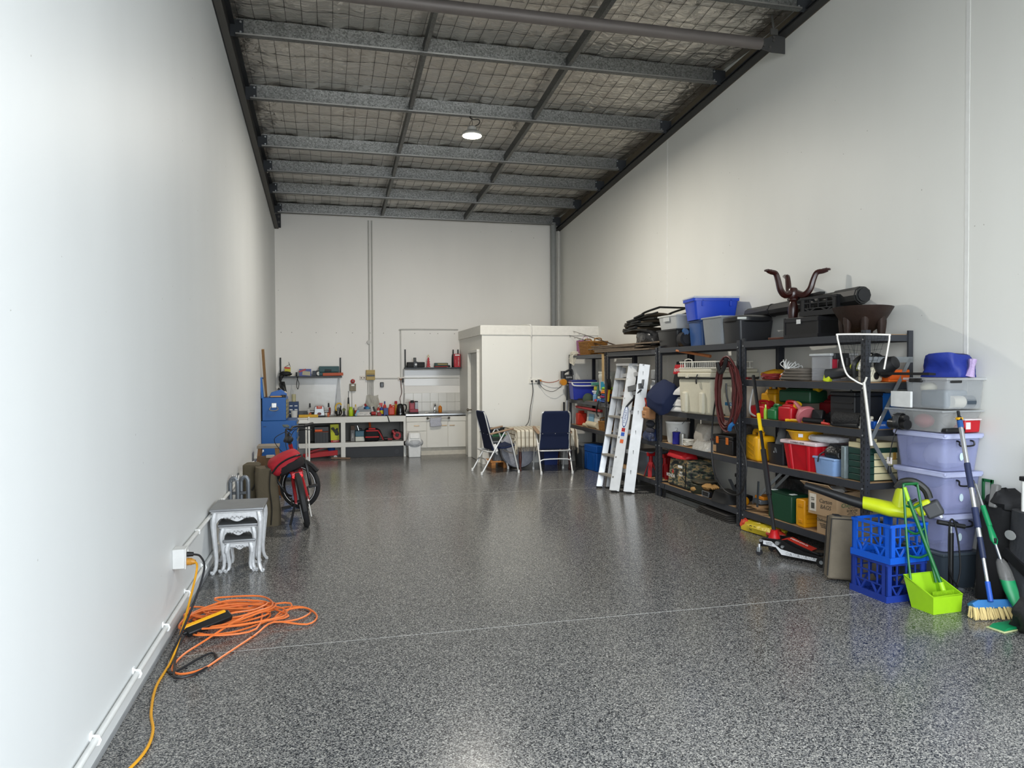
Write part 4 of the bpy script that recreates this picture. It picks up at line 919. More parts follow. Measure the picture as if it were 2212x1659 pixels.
# white tubular frame standing in front of the bench
wf = T('clothes_rack', 'white steel frame with fold-out shelf standing in front of the bench', 'rack', (-.29, 11.95, 0))
WM = mt('dedbd2', .4)
for x, y in ((0, 0), (-.05, .28), (-.42, 0), (-.46, .28)): G().box((x, y, .415), (.028, .028, .83)).obj('post', WM, wf, bev=.004)
G().box((-.22, .0, .80), (.46, .025, .05)).obj('front_rail', WM, wf, bev=.003); G().box((-.24, .28, .80), (.46, .025, .05)).obj('back_rail', WM, wf, bev=.003)
for x in (-.01, -.435): G().bar((x, .0, .80), (x - .04, .28, .80), .02, .04).obj('side_rail', WM, wf)
G().box((-.23, .14, .835), (.44, .29, .012)).obj('shelf', WM, wf, bev=.003)
for z in (.835, .86): G().cyl((0, -.02, z), (.0, .02, z), .012).obj('pivot', WM, wf)

# ------------------------------------------------------------------ bicycle
bk = T('bicycle', 'red folding bicycle on its kickstand with the front wheel turned', 'bicycle', (-.217, 7.80, 0), rot=(0, -.175, .10))
RW = .262; RED = mt('a3141d', .3, .2, coat=.4); BKM = mt('1b1b1c', .6)
def wheel(parent, tw=.026):
    g = G(); n = 36
    g.tube([(0, RW * .91 * math.cos(2 * PI * i / n), RW * .91 * math.sin(2 * PI * i / n)) for i in range(n)], tw, 9, True); g.obj('tyre', mt('232324', .8), parent)
    g = G(); g.tube([(0, RW * .78 * math.cos(2 * PI * i / n), RW * .78 * math.sin(2 * PI * i / n)) for i in range(n)], .011, 6, True); g.obj('rim', mt('1d1d1e', .4, .4), parent)
    for s in (-1, 1): G().tube([(s * tw * .8, RW * .82 * math.cos(2 * PI * i / n), RW * .82 * math.sin(2 * PI * i / n)) for i in range(n)], .0035, 4, True).obj('reflective_strip', mt('e6e6e6', .4), parent)
    g = G()
    for i in range(20):
        a = 2 * PI * i / 20; b = a + (.5 if i % 2 else -.5); s = .02 if i % 4 < 2 else -.02
        g.tube([(s, .022 * math.cos(b), .022 * math.sin(b)), (0, RW * .77 * math.cos(a), RW * .77 * math.sin(a))], .0013, 3)
    g.obj('spokes', mt('8a8a8a', .3, .9), parent)['kind'] = 'stuff'
    G().cyl((-.05, 0, 0), (.05, 0, 0), .026).obj('hub', mt('2a2a2b', .4, .5), parent)
rw = bpy.data.objects.new('rear_wheel', None); COL.objects.link(rw); rw.parent = bk; rw.location = (0, 0, RW); wheel(rw, .030)
fw = bpy.data.objects.new('front_wheel', None); COL.objects.link(fw); fw.parent = bk; fw.location = (.045, 1.04, RW); fw.rotation_euler = (0, .12, .95); wheel(fw, .027)
sd = .95; cs_, sn_ = math.cos(sd), math.sin(sd)
def F(x, y, z): return (.045 + x * cs_ - y * sn_, 1.04 + x * sn_ + y * cs_, z)
for s in (-1, 1):
    G().tube([(s * .06, -.0, RW), (s * .05, .08, RW + .20), (s * .035, .16, RW + .30)], .016).obj('rack_stay', RED, bk)
    G().tube([(s * .06, .0, RW), (s * .045, .22, RW + .15), (s * .02, .38, RW + .28)], .013).obj('seat_stay', RED, bk)
    G().tube([(s * .06, .0, RW), (s * .05, .35, RW - .01)], .013).obj('chain_stay', RED, bk)
    G().tube([F(s * .05, 0, RW), F(s * .05, -.015, RW + .24), F(s * .03, -.02, RW + .30)], .014).obj('fork_leg', RED, bk)
G().tube(smoothpts([(0, .36, RW + .0), (.0, .5, RW - .0), (.01, .8, RW + .12), (.02, 1.0, RW + .34)]), .026, 8).obj('main_tube', RED, bk)
G().tube([(0, .40, RW), (0, .36, RW + .38)], .02).obj('seat_tube', RED, bk)
G().tube([(.035, 1.02, RW + .28), (.03, 1.0, RW + .42)], .022).obj('head_tube', RED, bk)
G().tube([(.03, 1.0, RW + .40), (.02, .96, RW + .63)], .019).obj('stem', BKM, bk)
G().cyl((.03, 1.0, RW + .40), (.025, .98, RW + .50), .024).obj('stem_collar', RED, bk)
G().ell((.02, .93, RW + .56), (.05, .035, .04), 12, 8).obj('headlamp', BKM, bk)
hb = G().tube(smoothpts([F(-.27, -.10, RW + .56), F(-.22, -.09, RW + .60), F(-.08, -.02, RW + .68), F(0, -.02, RW + .66), F(.08, -.02, RW + .68), F(.22, -.09, RW + .66), F(.30, -.13, RW + .66)]), .012, 7).obj('handlebar', BKM, bk)
for s, z in ((-1, .575), (1, .66)): G().tube([F(s * .20, -.08, RW + z + (.02 if s < 0 else 0)), F(s * .31, -.13, RW + z)], .020, 8).obj('grip', BKM, hb)
G().box(F(-.12, -.05, RW + .72), (.07, .045, .015), (.6, .2, .5)).obj('display', mt('4d5450', .3), hb, bev=.004)
for s in (-1, 1): G().tube(smoothpts([F(s * .12, -.05, RW + .66), F(s * .16, -.12, RW + .62), F(s * .23, -.15, RW + .60)]), .006, 5).obj('brake_lever', BKM, hb)
for i, (a, b) in enumerate(((-.15, .2), (.14, -.1), (.05, .15))): G().tube(smoothpts([F(a, -.05, RW + .66), F(a * 1.3, .08, RW + .60), F(a * .6, .10, RW + .45), (.03, .95, RW + .30)]), .004, 5).obj('brake_cable', BKM, bk)
G().tube([(0, .10 + .295 * math.cos(a) - .10, RW + .295 * math.sin(a)) for a in [PI * (.25 + .08 * i) for i in range(11)]], .034, 6).obj('rear_mudguard', BKM, bk)
G().tube([F(0, .30 * math.cos(a), RW + .30 * math.sin(a)) for a in [PI * (.12 + .09 * i) for i in range(9)]], .026, 6).obj('front_mudguard', BKM, bk)
g = G(); g.tube([(-.055, -.06, RW + .30), (-.06, .10, RW + .31), (-.05, .38, RW + .31)], .008); g.tube([(.055, -.06, RW + .30), (.06, .10, RW + .31), (.05, .38, RW + .31)], .008)
for y in (-.05, .08, .2, .32): g.bar((-.056, y, RW + .305), (.056, y, RW + .305), .012)
g.obj('carrier_rack', RED, bk)
G().ell((0, -.085, RW + .275), (.055, .018, .024), 14, 8).obj('tail_lamp', mt('e03a3f', .2, emit=.5), bk)
G().box((0, -.072, RW + .29), (.115, .02, .06)).obj('lamp_housing', RED, bk, bev=.008)
cr2 = G().cyl((.05, .38, RW - .01), (.075, .38, RW - .01), .085, n=24).obj('chainring', BKM, bk)
for s, a in ((1, .4), (-1, .4 + PI)):
    e = (s * .10, .38 + .15 * math.cos(a), RW - .01 + .15 * math.sin(a)); ck = G().bar((s * .09, .38, RW - .01), e, .018).obj('crank', BKM, bk)
    G().box((e[0] + s * .06, e[1], e[2]), (.095, .085, .02)).obj('pedal', BKM, ck, bev=.004)
g = G(); g.tube([(.062, .0, RW + .032), (.066, .38, RW + .072)], .006, 5); g.tube([(.062, .0, RW - .032), (.066, .38, RW - .092)], .006, 5); g.obj('chain', mt('7b7770', .35, .8), bk)
g = G(); g.box((.06, -.01, RW - .10), (.012, .03, .14)); g.cyl((.055, 0, RW), (.065, 0, RW), .045); g.obj('derailleur', mt('8f8b84', .35, .8), bk)
G().tube([(-.06, .18, RW - .02), (-.16, .10, .02), (-.185, .09, .012)], .012).obj('kickstand', BKM, bk)
sd_ = G().ell((0, .40, RW + .42), (.075, .12, .035), 14, 8).obj('saddle', BKM, bk)
bag = T('pannier_bag', 'red and black trunk bag strapped on the bicycle carrier', 'bag', (-.40, 8.03, .572), rot=(0, -.42, .10))
G().ell((-.01, .02, .075), (.175, .20, .10), 20, 11, pw=.6, lump=.015).obj('body', mt('a81e2a', .75, bump=.25, bscale=30), bag)
G().ell((.02, .0, .03), (.155, .19, .07), 16, 8, pw=.6).obj('lower_panel', mt('1b1517', .8), bag)
G().tube(smoothpts([(-.17, -.155, .05), (-.08, -.178, .10), (.02, -.182, .118), (.12, -.17, .11), (.165, -.10, .09)]), .010, 6).obj('zip', BLACK(), bag)
G().tube(smoothpts([(.16, 0, .06), (.17, -.08, -.02), (.14, -.1, -.16), (.12, -.08, -.24)]), .016, 6).obj('strap', BLACK(), bag)
G().tube(smoothpts([(-.16, -.05, .0), (-.15, -.10, -.10), (-.13, -.08, -.22), (-.10, -.03, -.27)]), .012, 6).obj('strap', BLACK(), bag)
# ------------------------------------------------------------------ folding chairs
ALU = mt('d6d6d3', .35, .35); NAVY = mt('15203f', .85, scale=60, var=.05, bump=.1, bscale=200); TEAK = mt('9a7f66', .6, scale=25, var=.12)
def make_chair(label, loc, rz):
    t = T('folding_chair', label, 'chair', loc, rz, group='folding deck chairs at the table')
    W = .245   # half width; chair faces +Y
    for s in (-1, 1):
        x = s * W
        G().tube(smoothpts([(x, -.30, .012), (x, .06, .62), (x, .09, .655), (x, .16, .665)], 4), .0125, 8).obj('leg', ALU, t)          # rear foot up to arm front
        G().tube(smoothpts([(x, .30, .012), (x, .19, .46), (x, .13, .62), (x, .09, .655)], 4), .0125, 8).obj('leg', ALU, t)        # front foot up to arm
        for y in (-.30, .30): G().lathe([(.017, 0), (.019, .01), (.016, .045)], 10, (x, y * 1.0, 0)).obj('foot_cap', mt('ecebe7', .5), t)
        G().tube(smoothpts([(x * .94, -.045, .30), (x * .94, -.10, .42), (x * .94, -.16, .60), (x * .92, -.235, .90), (x * .80, -.245, .945)], 4), .011, 8).obj('back_rail', ALU, t)
        G().loft([[Vector((x + s * .012 + px * .030 * k, y_, z_ + pz * .012)) for px, pz in ((-1, -1), (1, -1), (1, 1), (-1, 1))] for y_, z_, k in ((-.17, .615, .6), (-.13, .625, .9), (.05, .66, 1.0), (.18, .685, .9), (.215, .69, .4))]).obj('armrest', TEAK, t, bev=.006)
        G().box((x * .97, -.075, .40), (.02, .05, .12), (.3, 0, 0)).obj('bracket', mt('e9e8e4', .5), t, bev=.004)
    G().tube(smoothpts([(-.22, -.04, .33), (-.235, -.16, .345), (-.19, -.22, .35), (.19, -.22, .35), (.235, -.16, .345), (.22, -.04, .33)], 4), .0115, 8).obj('rear_hoop', ALU, t)
    G().tube(smoothpts([(-W, -.21, .165), (-.19, -.205, .215), (.19, -.205, .215), (W, -.21, .165)], 3), .010, 7).obj('rear_stretcher', ALU, t)
    G().tube([(-W, .23, .30), (W, .23, .30)], .010, 7).obj('front_stretcher', ALU, t)
    n = 14
    def seat(u, v): return ((u - .5) * .44, -.10 + v * .34, .415 - .03 * math.sin(PI * v) + .02 * v - .008 * math.sin(PI * u))
    G().sheet(seat, 10, 10).obj('seat', NAVY, t, solid=.032, bev=.008)
    pts = []
    def back(u, v):
        w = .46 if v < .86 else .46 - (v - .86) / .14 * .10
        return ((u - .5) * w, -.10 - .145 * v + .012 * math.sin(PI * v), .36 + v * .60)
    G().sheet(back, 10, 16).obj('backrest', NAVY, t, solid=.03, bev=.008)
    G().tube([(-.235, -.175, .62), (.235, -.175, .62)], .004, 5).obj('seam', mt('0f1830', .8), t)
    for x in (-.2, 0, .2): G().ell((x, -.19, .61), (.006, .004, .006), 8, 5).obj('stud', mt('d8d8d4', .3, .7), t)
    return t
make_chair('folding chair with navy cushion turned side-on at the left of the table', (2.535, 11.18, 0), -PI / 2 + .10)
make_chair('folding chair with navy cushion seen from behind at the front of the table', (3.41, 10.98, 0), -.07)

# ------------------------------------------------------------------ drop-leaf table and cloth
MAH = mt('4a1d12', .35, scale=12, var=.15, coat=.3)
tb = T('dining_table', 'dark mahogany drop-leaf table with turned legs under a striped cloth', 'table', (3.34, 11.46, 0))
G().box((0, 0, .635), (.93, .72, .022)).obj('top', MAH, tb, bev=.004)
G().prism([(-.44, .62), (.44, .62), (.44, .52), (.40, .46), (.30, .435), (-.30, .435), (-.40, .46), (-.44, .52)], .02, (0, -.372, 0)).obj('drop_leaf', MAH, tb, bev=.004)
for sx in (-1, 1):
    for sy in (-1, 1):
        G().lathe([(.018, 0), (.022, .02), (.014, .05), (.02, .08), (.017, .10), (.023, .14), (.026, .22), (.02, .34), (.026, .38), (.02, .41), (.028, .44), (.028, .62)], 12, (sx * .41, sy * .31, 0)).obj('leg', MAH, tb)
def cloth_mat():
    m = bpy.data.materials.new('striped_cloth'); m.use_nodes = True
    nt = m.node_tree; b = nt.nodes['Principled BSDF']; L = nt.links; N = nt.nodes.new
    tc = N('ShaderNodeUVMap'); sp = N('ShaderNodeSeparateXYZ'); L.new(tc.outputs[0], sp.inputs[0])
    def stripe(out, scale):
        mu = N('ShaderNodeMath'); mu.operation = 'MULTIPLY'; mu.inputs[1].default_value = scale; L.new(out, mu.inputs[0])
        fr = N('ShaderNodeMath'); fr.operation = 'FRACT'; L.new(mu.outputs[0], fr.inputs[0])
        lt = N('ShaderNodeMath'); lt.operation = 'LESS_THAN'; lt.inputs[1].default_value = .25; L.new(fr.outputs[0], lt.inputs[0]); return lt
    a = stripe(sp.outputs[0], 20); c = stripe(sp.outputs[1], 9.0)
    mx = N('ShaderNodeMath'); mx.operation = 'MAXIMUM'; L.new(a.outputs[0], mx.inputs[0])
    h = N('ShaderNodeMath'); h.operation = 'MULTIPLY'; h.inputs[1].default_value = .25; L.new(c.outputs[0], h.inputs[0]); L.new(h.outputs[0], mx.inputs[1])
    mc = N('ShaderNodeMix'); mc.data_type = 'RGBA'; mc.inputs[6].default_value = hx('d3cbb8'); mc.inputs[7].default_value = hx('7c6f5c')
    L.new(mx.outputs[0], mc.inputs[0]); L.new(mc.outputs[2], b.inputs['Base Color']); b.inputs['Roughness'].default_value = .95
    return m
CLM = cloth_mat()
def with_uv(o, nu, nv):
    me = o.data; uv = me.uv_layers.new(name='UVMap'); w = nu + 1
    for p in me.polygons:
        for li in p.loop_indices:
            vi = me.loops[li].vertex_index; uv.data[li].uv = ((vi % w) / nu, (vi // w) / nv)
    return o
def clothpt(u, v):
    # flat cloth 1.5 x 1.25 laid askew over the table: fold over the edges
    x = (u - .5) * 1.36 - .02; y = (v - .5) * 1.22 - .035
    hx_, hy_ = .475, .375
    ox = max(0, abs(x) - hx_); oy = max(0, abs(y) - hy_)
    sx = 1 if x > 0 else -1; sy = 1 if y > 0 else -1
    X_ = max(-hx_, min(hx_, x)); Y_ = max(-hy_, min(hy_, y))
    drop = math.hypot(ox, oy) * (1.0 if not (ox and oy) else 1.12)
    wv = .012 * math.sin(9 * (y if ox > oy else x) * 3.1) * min(1, drop * 6)
    if ox > 0: X_ += sx * (.018 + .10 * min(ox, .3) * (1.6 if oy > 0 else .35) + wv)
    if oy > 0: Y_ += sy * (.018 + .10 * min(oy, .3) * (1.6 if ox > 0 else .35) + wv)
    return (X_, Y_, .651 - drop + .003 * math.sin(11 * x + 7 * y) * (drop == 0))
ct = T('tablecloth', 'cream and brown striped cloth with fringe draped over the table', 'tablecloth', (3.34, 11.46, 0))
with_uv(G().sheet(clothpt, 60, 54).obj('cloth', CLM, ct, solid=.004), 60, 54)
g = G()
for i in range(110):
    u = .04 + .92 * i / 109; p = Vector(clothpt(u, 0.0)); rng = random.Random(i)
    g.tube([p, p + Vector((rng.uniform(-.006, .006), -.002, -.03)), p + Vector((rng.uniform(-.012, .012), -.004, -.062))], .0022, 3)
g.obj('fringe', mt('b8ad99', .95), ct)
# round cushion standing on edge under the table
pf = T('pet_bed', 'round grey plush cushion standing on edge under the table', 'cushion', (2.99, 11.50, .305), rot=(PI / 2 - .12, 0, 0))
G().lathe([(.001, -.09), (.22, -.085), (.29, -.05), (.305, 0), (.29, .05), (.22, .085), (.001, .09)], 30).obj('cover', mt('9b9ca3', .95, scale=26, var=.15, bump=.5, bscale=40), pf)
# boxes behind the left chair
pl = T('timber_pallet', 'small orange timber pallet on the floor behind the left chair', 'pallet', (2.80, 11.80, 0))
for x in (-.2, 0, .2): G().box((x, 0, .045), (.07, .42, .09)).obj('bearer', mt('a9713c', .75, scale=14), pl, bev=.002)
for y in (-.17, -.06, .06, .17): G().box((0, y, .10), (.5, .09, .018)).obj('slat', mt('b57a42', .75, scale=14), pl, bev=.002)
gcr = T('storage_crate', 'dark grey ribbed plastic crate on the pallet behind the left chair', 'crate', (2.82, 11.82, .11))
G().tub(.40, .30, .44, .34, .30, .006).obj('body', mt('5b5f63', .5), gcr, smooth=False)
for i in range(7): G().box((-.18 + .06 * i, -.165, .15), (.014, .012, .27)).obj('rib', mt('666a6e', .5), gcr)
G().box((0, 0, .31), (.46, .36, .03)).obj('lid', mt('6a6e72', .5), gcr, bev=.006)
o = T('camp_stove', 'black and green folded camp stove on the grey crate', 'stove', (2.80, 11.84, .437))
G().box((0, 0, .03), (.40, .28, .06)).obj('base', mt('1f2a22', .5), o, bev=.006); G().box((0, 0, .075), (.38, .26, .03)).obj('green_tray', mt('1f5a38', .5), o, bev=.004)
G().box((0, .10, .14), (.40, .03, .12), (.2, 0, 0)).obj('lid', mt('1d2021', .5), o, bev=.006); G().tube(smoothpts([(-.12, .02, .09), (-.10, 0, .16), (.02, 0, .165), (.05, .02, .09)], 4), .012, 6).obj('handle', BLACK(), o)
o = T('storage_crate', 'blue tub low under the far side of the table', 'crate', (3.62, 11.86, 0)); G().tub(.22, .22, .26, .26, .24, .006).obj('body', mt('22356e', .5), o, smooth=False); G().box((0, 0, .25), (.28, .28, .02)).obj('lid', mt('2a3f80', .5), o, bev=.004)
o = T('paint_tin', 'white paint bucket under the table behind the right chair', 'bucket', (3.88, 11.78, 0)); G().lathe([(.07, 0), (.08, .2), (.085, .205), (.085, .22)], 18).obj('body', mt('c9c8c4', .5), o); G().tube(smoothpts([(-.08, 0, .19), (-.05, -.06, .16), (.05, -.06, .16), (.08, 0, .19)]), .003).obj('wire_handle', GS, o)
# ------------------------------------------------------------------ steel shelving along the right wall
RK = mt('3c3e43', .42, .25, scale=8); MDF = mt('a58560', .8, scale=22, var=.12, bump=.08, bscale=120); BOLT = mt('d2d4d6', .3, .8); ZN = mt('a3a8ab', .35, .7)
def rack(label, x, y, rz, ln, levels, h, dp=.47, brace=None):
    t = T('shelving_unit', label, 'shelving', (x, y, 0), rz, group='grey steel shelving units')
    for yy, sy in ((0, 1), (ln, -1)):
        for xx, sx in ((0, 1), (dp, -1)):
            g = G(); g.box((xx + sx * .0015, yy + sy * .027, h / 2), (.003, .055, h)); g.box((xx + sx * .022, yy + sy * .0015, h / 2), (.045, .003, h)); g.box((xx + sx * .045, yy + sy * .008, h / 2), (.003, .016, h))
            p = g.obj('post', RK, t, smooth=False)
            if xx == 0:
                g = G(); z = .06
                while z < h - .03:
                    g.box((-.0006, yy + sy * .018, z), (.0012, .007, .026)); g.box((-.0006, yy + sy * .040, z + .02), (.0012, .007, .026))
                    if yy == 0: g.box((.022, -.0006, z), (.007, .0012, .012))
                    z += .05
                g.obj('slots', mt('0c0c0d', .6), p, smooth=False)['kind'] = 'stuff'
    for z in levels:
        G().box((.006, ln / 2, z - .03), (.02, ln - .06, .06)).obj('beam', RK, t, smooth=False)
        G().box((dp - .006, ln / 2, z - .03), (.02, ln - .06, .06)).obj('beam', RK, t, smooth=False)
        for yy in (.02, ln - .02): G().box((dp / 2, yy, z - .03), (dp - .06, .02, .05)).obj('side_beam', RK, t, smooth=False)
        G().box((dp / 2, ln / 2, z - .006), (dp - .03, ln - .05, .014)).obj('board', MDF, t, smooth=False)
        for yy in (.028, ln - .028): G().cyl((-.001, yy, z - .045), (-.007, yy, z - .045), .007, n=6).obj('bolt', BOLT, t)
    if brace:
        for a, b in brace: G().bar((.05, a[0], a[1]), (dp - .05, b[0], b[1]), .004, .035).obj('brace', ZN, t)
    return t
LA = [.175, .685, 1.11, 1.485, 1.87]; LB = [.175, .685, 1.09, 1.86]
ra1 = rack('nearest grey shelving unit, by the blue crates', 4.115, 4.93, .048, 1.66, LA, 1.90, .465)
for a, b in (((.04, -.01, 1.02), (.43, -.01, 1.68)), ((.06, -.01, 1.02), (.45, -.01, .45))): G().bar(a, b, .032, .006, up=(0, 1, 0)).obj('diagonal_brace', ZN, ra1, smooth=False)
G().bar((.02, -.01, 1.665), (.45, -.01, 1.665), .045, .006, up=(0, 1, 0)).obj('cross_strap', ZN, ra1, smooth=False)
for k in range(2): G().bar((.10 + .1 * k, 1.62, .25), (.10 + .1 * k, 1.15, .62), .006, .03).obj('diagonal_brace', ZN, ra1, smooth=False)
rack('grey shelving unit holding the big cream icebox', 4.03, 6.62, 0, 1.87, LB, 1.885, .47)
rack('grey shelving unit behind the aluminium ladder', 4.03, 8.53, 0, 1.72, [.18, .68, 1.085, 1.845], 1.87, .47)
rack('farthest grey shelving unit, against the corner room', 4.03, 10.28, 0, 1.74, [.66, 1.09, 1.83], 1.85, .47)

def C(x0, dx, yn, yf, z): return (x0 + dx / 2, (yn + yf) / 2, z)
def lidtub(name, label, cat, c, dx, dy, h, col, lid, rz=0, alpha=1, lh=.022, taper=.9, handles=None, rough=.35, rot=None):
    t = T(name, label, cat, c, rz, rot=rot)
    G().tub(dx * taper, dy * taper, dx, dy, h, .004, rad=.03).obj('tub', mt(col, rough, alpha=alpha, var=.03), t)
    if lid:
        g = G(); g.box((0, 0, h + lh * .5), (dx * 1.04, dy * 1.04, lh)); g.obj('lid', mt(lid, rough, alpha=min(1, alpha + .15), var=.03), t, bev=.006)
    if handles:
        G().tube(smoothpts([(-.06, -dy / 2 - .004, h * .86), (-.06, -dy / 2 - .03, h * .82), (-.05, -dy / 2 - .032, h * .74), (.05, -dy / 2 - .032, h * .74), (.06, -dy / 2 - .03, h * .82), (.06, -dy / 2 - .004, h * .86)], 3), .007, 6).obj('handle', mt(handles, .4), t)
    return t
# ---- top of the shelving, from the far end to the near end
ZT = 1.832
def coil(name, label, cat, c, r0, n, tr, col, flat=True, tilt=0, seed=1, rz=0, sy=.7, h=.05):
    rng = random.Random(seed); pts = []
    for i in range(n * 10):
        a = 2 * PI * i / 10; q = r0 * (1 + rng.uniform(-.18, .18)); pts.append((q * math.cos(a), sy * q * math.sin(a), tr + h * i / (n * 10) + rng.uniform(0, .012)))
    t = T(name, label, cat, c, rot=(tilt, 0, rz)); G().tube(smoothpts(pts, 3), tr, 5).obj('loops', mt(col, .55), t); return t
wc = coil('rope_coil', 'white rope hanging over the far end of the top shelf', 'rope', (4.12, 11.85, ZT), .11, 6, .007, 'd6d0bf', seed=4)
for i in range(5): G().tube(smoothpts([(-.02 + .02 * i, -.05 * i + .05, .03), (-.10, -.04 * i + .05, .01), (-.11, -.05 * i + .06, -.10 - .015 * i), (-.108, -.05 * i + .0, -.13), (-.10, -.05 * i - .04, -.04)]), .006, 5).obj('hanging_loop', mt('d6d0bf', .6), wc)
pk = T('gift_bag', 'pink and purple printed carry bag at the far end of the top shelf', 'bag', (4.22, 11.78, ZT)); G().box((0, 0, .13), (.20, .14, .25), top=(1.1, 1.1)).obj('bag', mt('8e4a78', .5), pk, bev=.004); G().box((-.03, -.079, .10), (.12, .004, .12)).obj('printed_panel', mt('c9a9bf', .5), pk)
G().tube(smoothpts([(-.05, -.07, .25), (-.03, -.075, .31), (.03, -.075, .31), (.05, -.07, .25)]), .005).obj('handle', mt('b78aa8', .5), pk)
def wicker(label, c, dx, dy, h):
    t = T('wicker_basket', label, 'basket', c, .05); W1 = mt('94672f', .75, scale=30, var=.25); W2 = mt('7c5426', .75, scale=30, var=.2)
    G().tub(dx * .86, dy * .86, dx * .98, dy * .98, h, .006).obj('liner', W2, t, smooth=False)
    n = 9
    for k in range(n):
        z = .012 + (h - .03) * k / (n - 1); s_ = .88 + .12 * z / h; P_ = []
        for (ax, ay, bx_, by) in ((-1, -1, 1, -1), (1, -1, 1, 1), (1, 1, -1, 1), (-1, 1, -1, -1)):
            for j in range(12):
                u = j / 12; w = 1 + .012 * (1 if (j + k) % 2 else -1); P_.append(((ax + (bx_ - ax) * u) * dx / 2 * s_ * w, (ay + (by - ay) * u) * dy / 2 * s_ * w, z))
        G().tube(P_, .011, 5, True).obj('weave', W1, t)
    P_ = [(sx * dx / 2, sy * dy / 2, h) for sx, sy in ((-1, -1), (1, -1), (1, 1), (-1, 1))]
    G().tube([Vector(P_[i]) * (1 - u) + Vector(P_[(i + 1) % 4]) * u for i in range(4) for u in (0, .25, .5, .75)], .014, 6, True).obj('rim', W1, t)
    for s in (-1, 1): G().tube(smoothpts([(-.06, s * dy / 2, h), (-.05, s * (dy / 2 + .01), h + .05), (.05, s * (dy / 2 + .01), h + .05), (.06, s * dy / 2, h)]), .010, 6).obj('handle', W1, t)
    return t
wicker('honey brown wicker basket on the top shelf beside fishing rods', (4.25, 11.42, ZT), .34, .40, .215)
for i, (a, b, lb_) in enumerate((((4.12, 12.05, 2.26), (4.36, 10.35, 1.915), 'upper thin dark fishing rod slanting over the wicker basket'), ((4.08, 12.15, 2.19), (4.28, 10.5, 1.895), 'lower thin dark fishing rod slanting over the wicker basket'))):
    t = T('fishing_rod', lb_, 'fishing rod'); G().cyl(a, b, .003, .012, 8).obj('blank', mt('3a2a1e', .4), t)
    for k in range(7):
        p = Vector(a).lerp(Vector(b), .03 + .11 * k); G().tube([(p.x + .012 * math.cos(q), p.y, p.z - .014 + .012 * math.sin(q)) for q in [2 * PI * j / 8 for j in range(8)]], .002, 4, True).obj('guide_ring', BLACK(), t)
wd_ = T('timber_stack', 'stack of thin grey brown boards lying along the top shelf', 'timber', (4.25, 9.75, 1.847))
rng = random.Random(3)
for k in range(19):
    ly = k // 4; x = -.20 + .125 * (k % 4) + rng.uniform(-.02, .02); L_ = rng.uniform(1.5, 2.3); yo = rng.uniform(-.35, .35)
    G().box((x, yo, .012 + .021 * ly), (.115, L_, .017), (rng.uniform(-.006, .006), 0, rng.uniform(-.03, .03))).obj('board', mt(('6f6152', '80705d', '5d5146', '8f7c64')[k % 4], .85, scale=14, var=.2), wd_, bev=.002)
one(G().bar((4.01, 10.35, 1.83), (4.0, 10.32, 1.42), .035, .012), 'timber_strip', mt('b99a6b', .75), 'pale timber strip hanging down from the top shelf front', 'timber')
# folded camp chairs on a black-bagged bundle
kb = soft_bag('wrapped_bundle', 'bundle wrapped in shiny black plastic on the top shelf', (4.28, 9.08, 1.915), .44, .62, .19, 0, mt('2b2b2c', .22, bump=1.0, bscale=9), 8, 'bundle', .8, .9)
def folded_chair(label, c, rz, tilt, seed):
    t = T('camp_chair', label, 'chair', c, rot=(tilt, 0, rz), group='folded camp chairs on the top shelf'); DK = mt('20211f', .4, .3)
    for s in (-1, 1):
        G().tube(smoothpts([(s * .20, -.45, .05), (s * .20, -.05, .07), (s * .20, .10, .03), (s * .20, .42, .02)]), .014, 6).obj('frame_tube', DK, t)
        G().tube(smoothpts([(s * .22, -.42, -.01), (s * .22, .0, .02), (s * .21, .40, .05)]), .012, 6).obj('frame_tube', DK, t)
        G().box((s * .22, .05, .045), (.05, .22, .025)).obj('armrest', mt('191a1a', .6), t, bev=.006)
    G().tube([(-.2, -.45, .05), (.2, -.45, .05)], .013, 6).obj('crossbar', DK, t)
    G().sheet(lambda u, v: ((u - .5) * .40, -.1 + v * .56, .03 + .025 * math.sin(PI * u) * math.sin(3 * v + seed)), 6, 8).obj('fabric', mt('4a4033', .9), t, solid=.03)
    G().tube([(-.18, .45, .015), (.18, .45, .015)], .03, 8).obj('rolled_end', mt('4d4234', .9), t)
    return t
for i, lb_ in enumerate(('lowest folded brown and black camp chair on the black bundle', 'middle folded brown and black camp chair of the pile', 'topmost folded camp chair with black tubes sticking up')):
    folded_chair(lb_, (4.27, 9.28 - .10 * i, 2.115 + .075 * i), .0 + .05 * i, (-.02, -.03, -.16)[i], i)
ZT = 1.862
t = lidtub('storage_tub', 'shallow clear tub with white lid on the black tub, top shelf', 'tub', (4.27, 8.31, ZT + .225), .42, .50, .15, 'c9cbca', 'd8d9d6', alpha=.6)
G().box((-.218, .0, .12), (.006, .16, .05)).obj('handle', mt('b7b9b8', .4), t)
t = lidtub('storage_tub', 'low black tub under the shallow clear tub', 'tub', (4.27, 8.31, ZT), .44, .52, .20, '1a1a1b', '202122')
t = T('reel', 'round black and blue reel on the top shelf beside the low black tub', 'reel', (4.13, 7.97, ZT)); G().cyl((0, -.05, .09), (0, .05, .09), .09, n=20).obj('drum', mt('1c1c1e', .5), t); G().cyl((-.02, -.06, .17), (.02, .05, .19), .035).obj('blue_cap', mt('24507f', .4), t); G().cyl((0, -.055, .09), (0, -.06, .09), .06, n=20).obj('flange', mt('2a2b2d', .5), t)
BT = mt('1740b8', .35, var=.03)
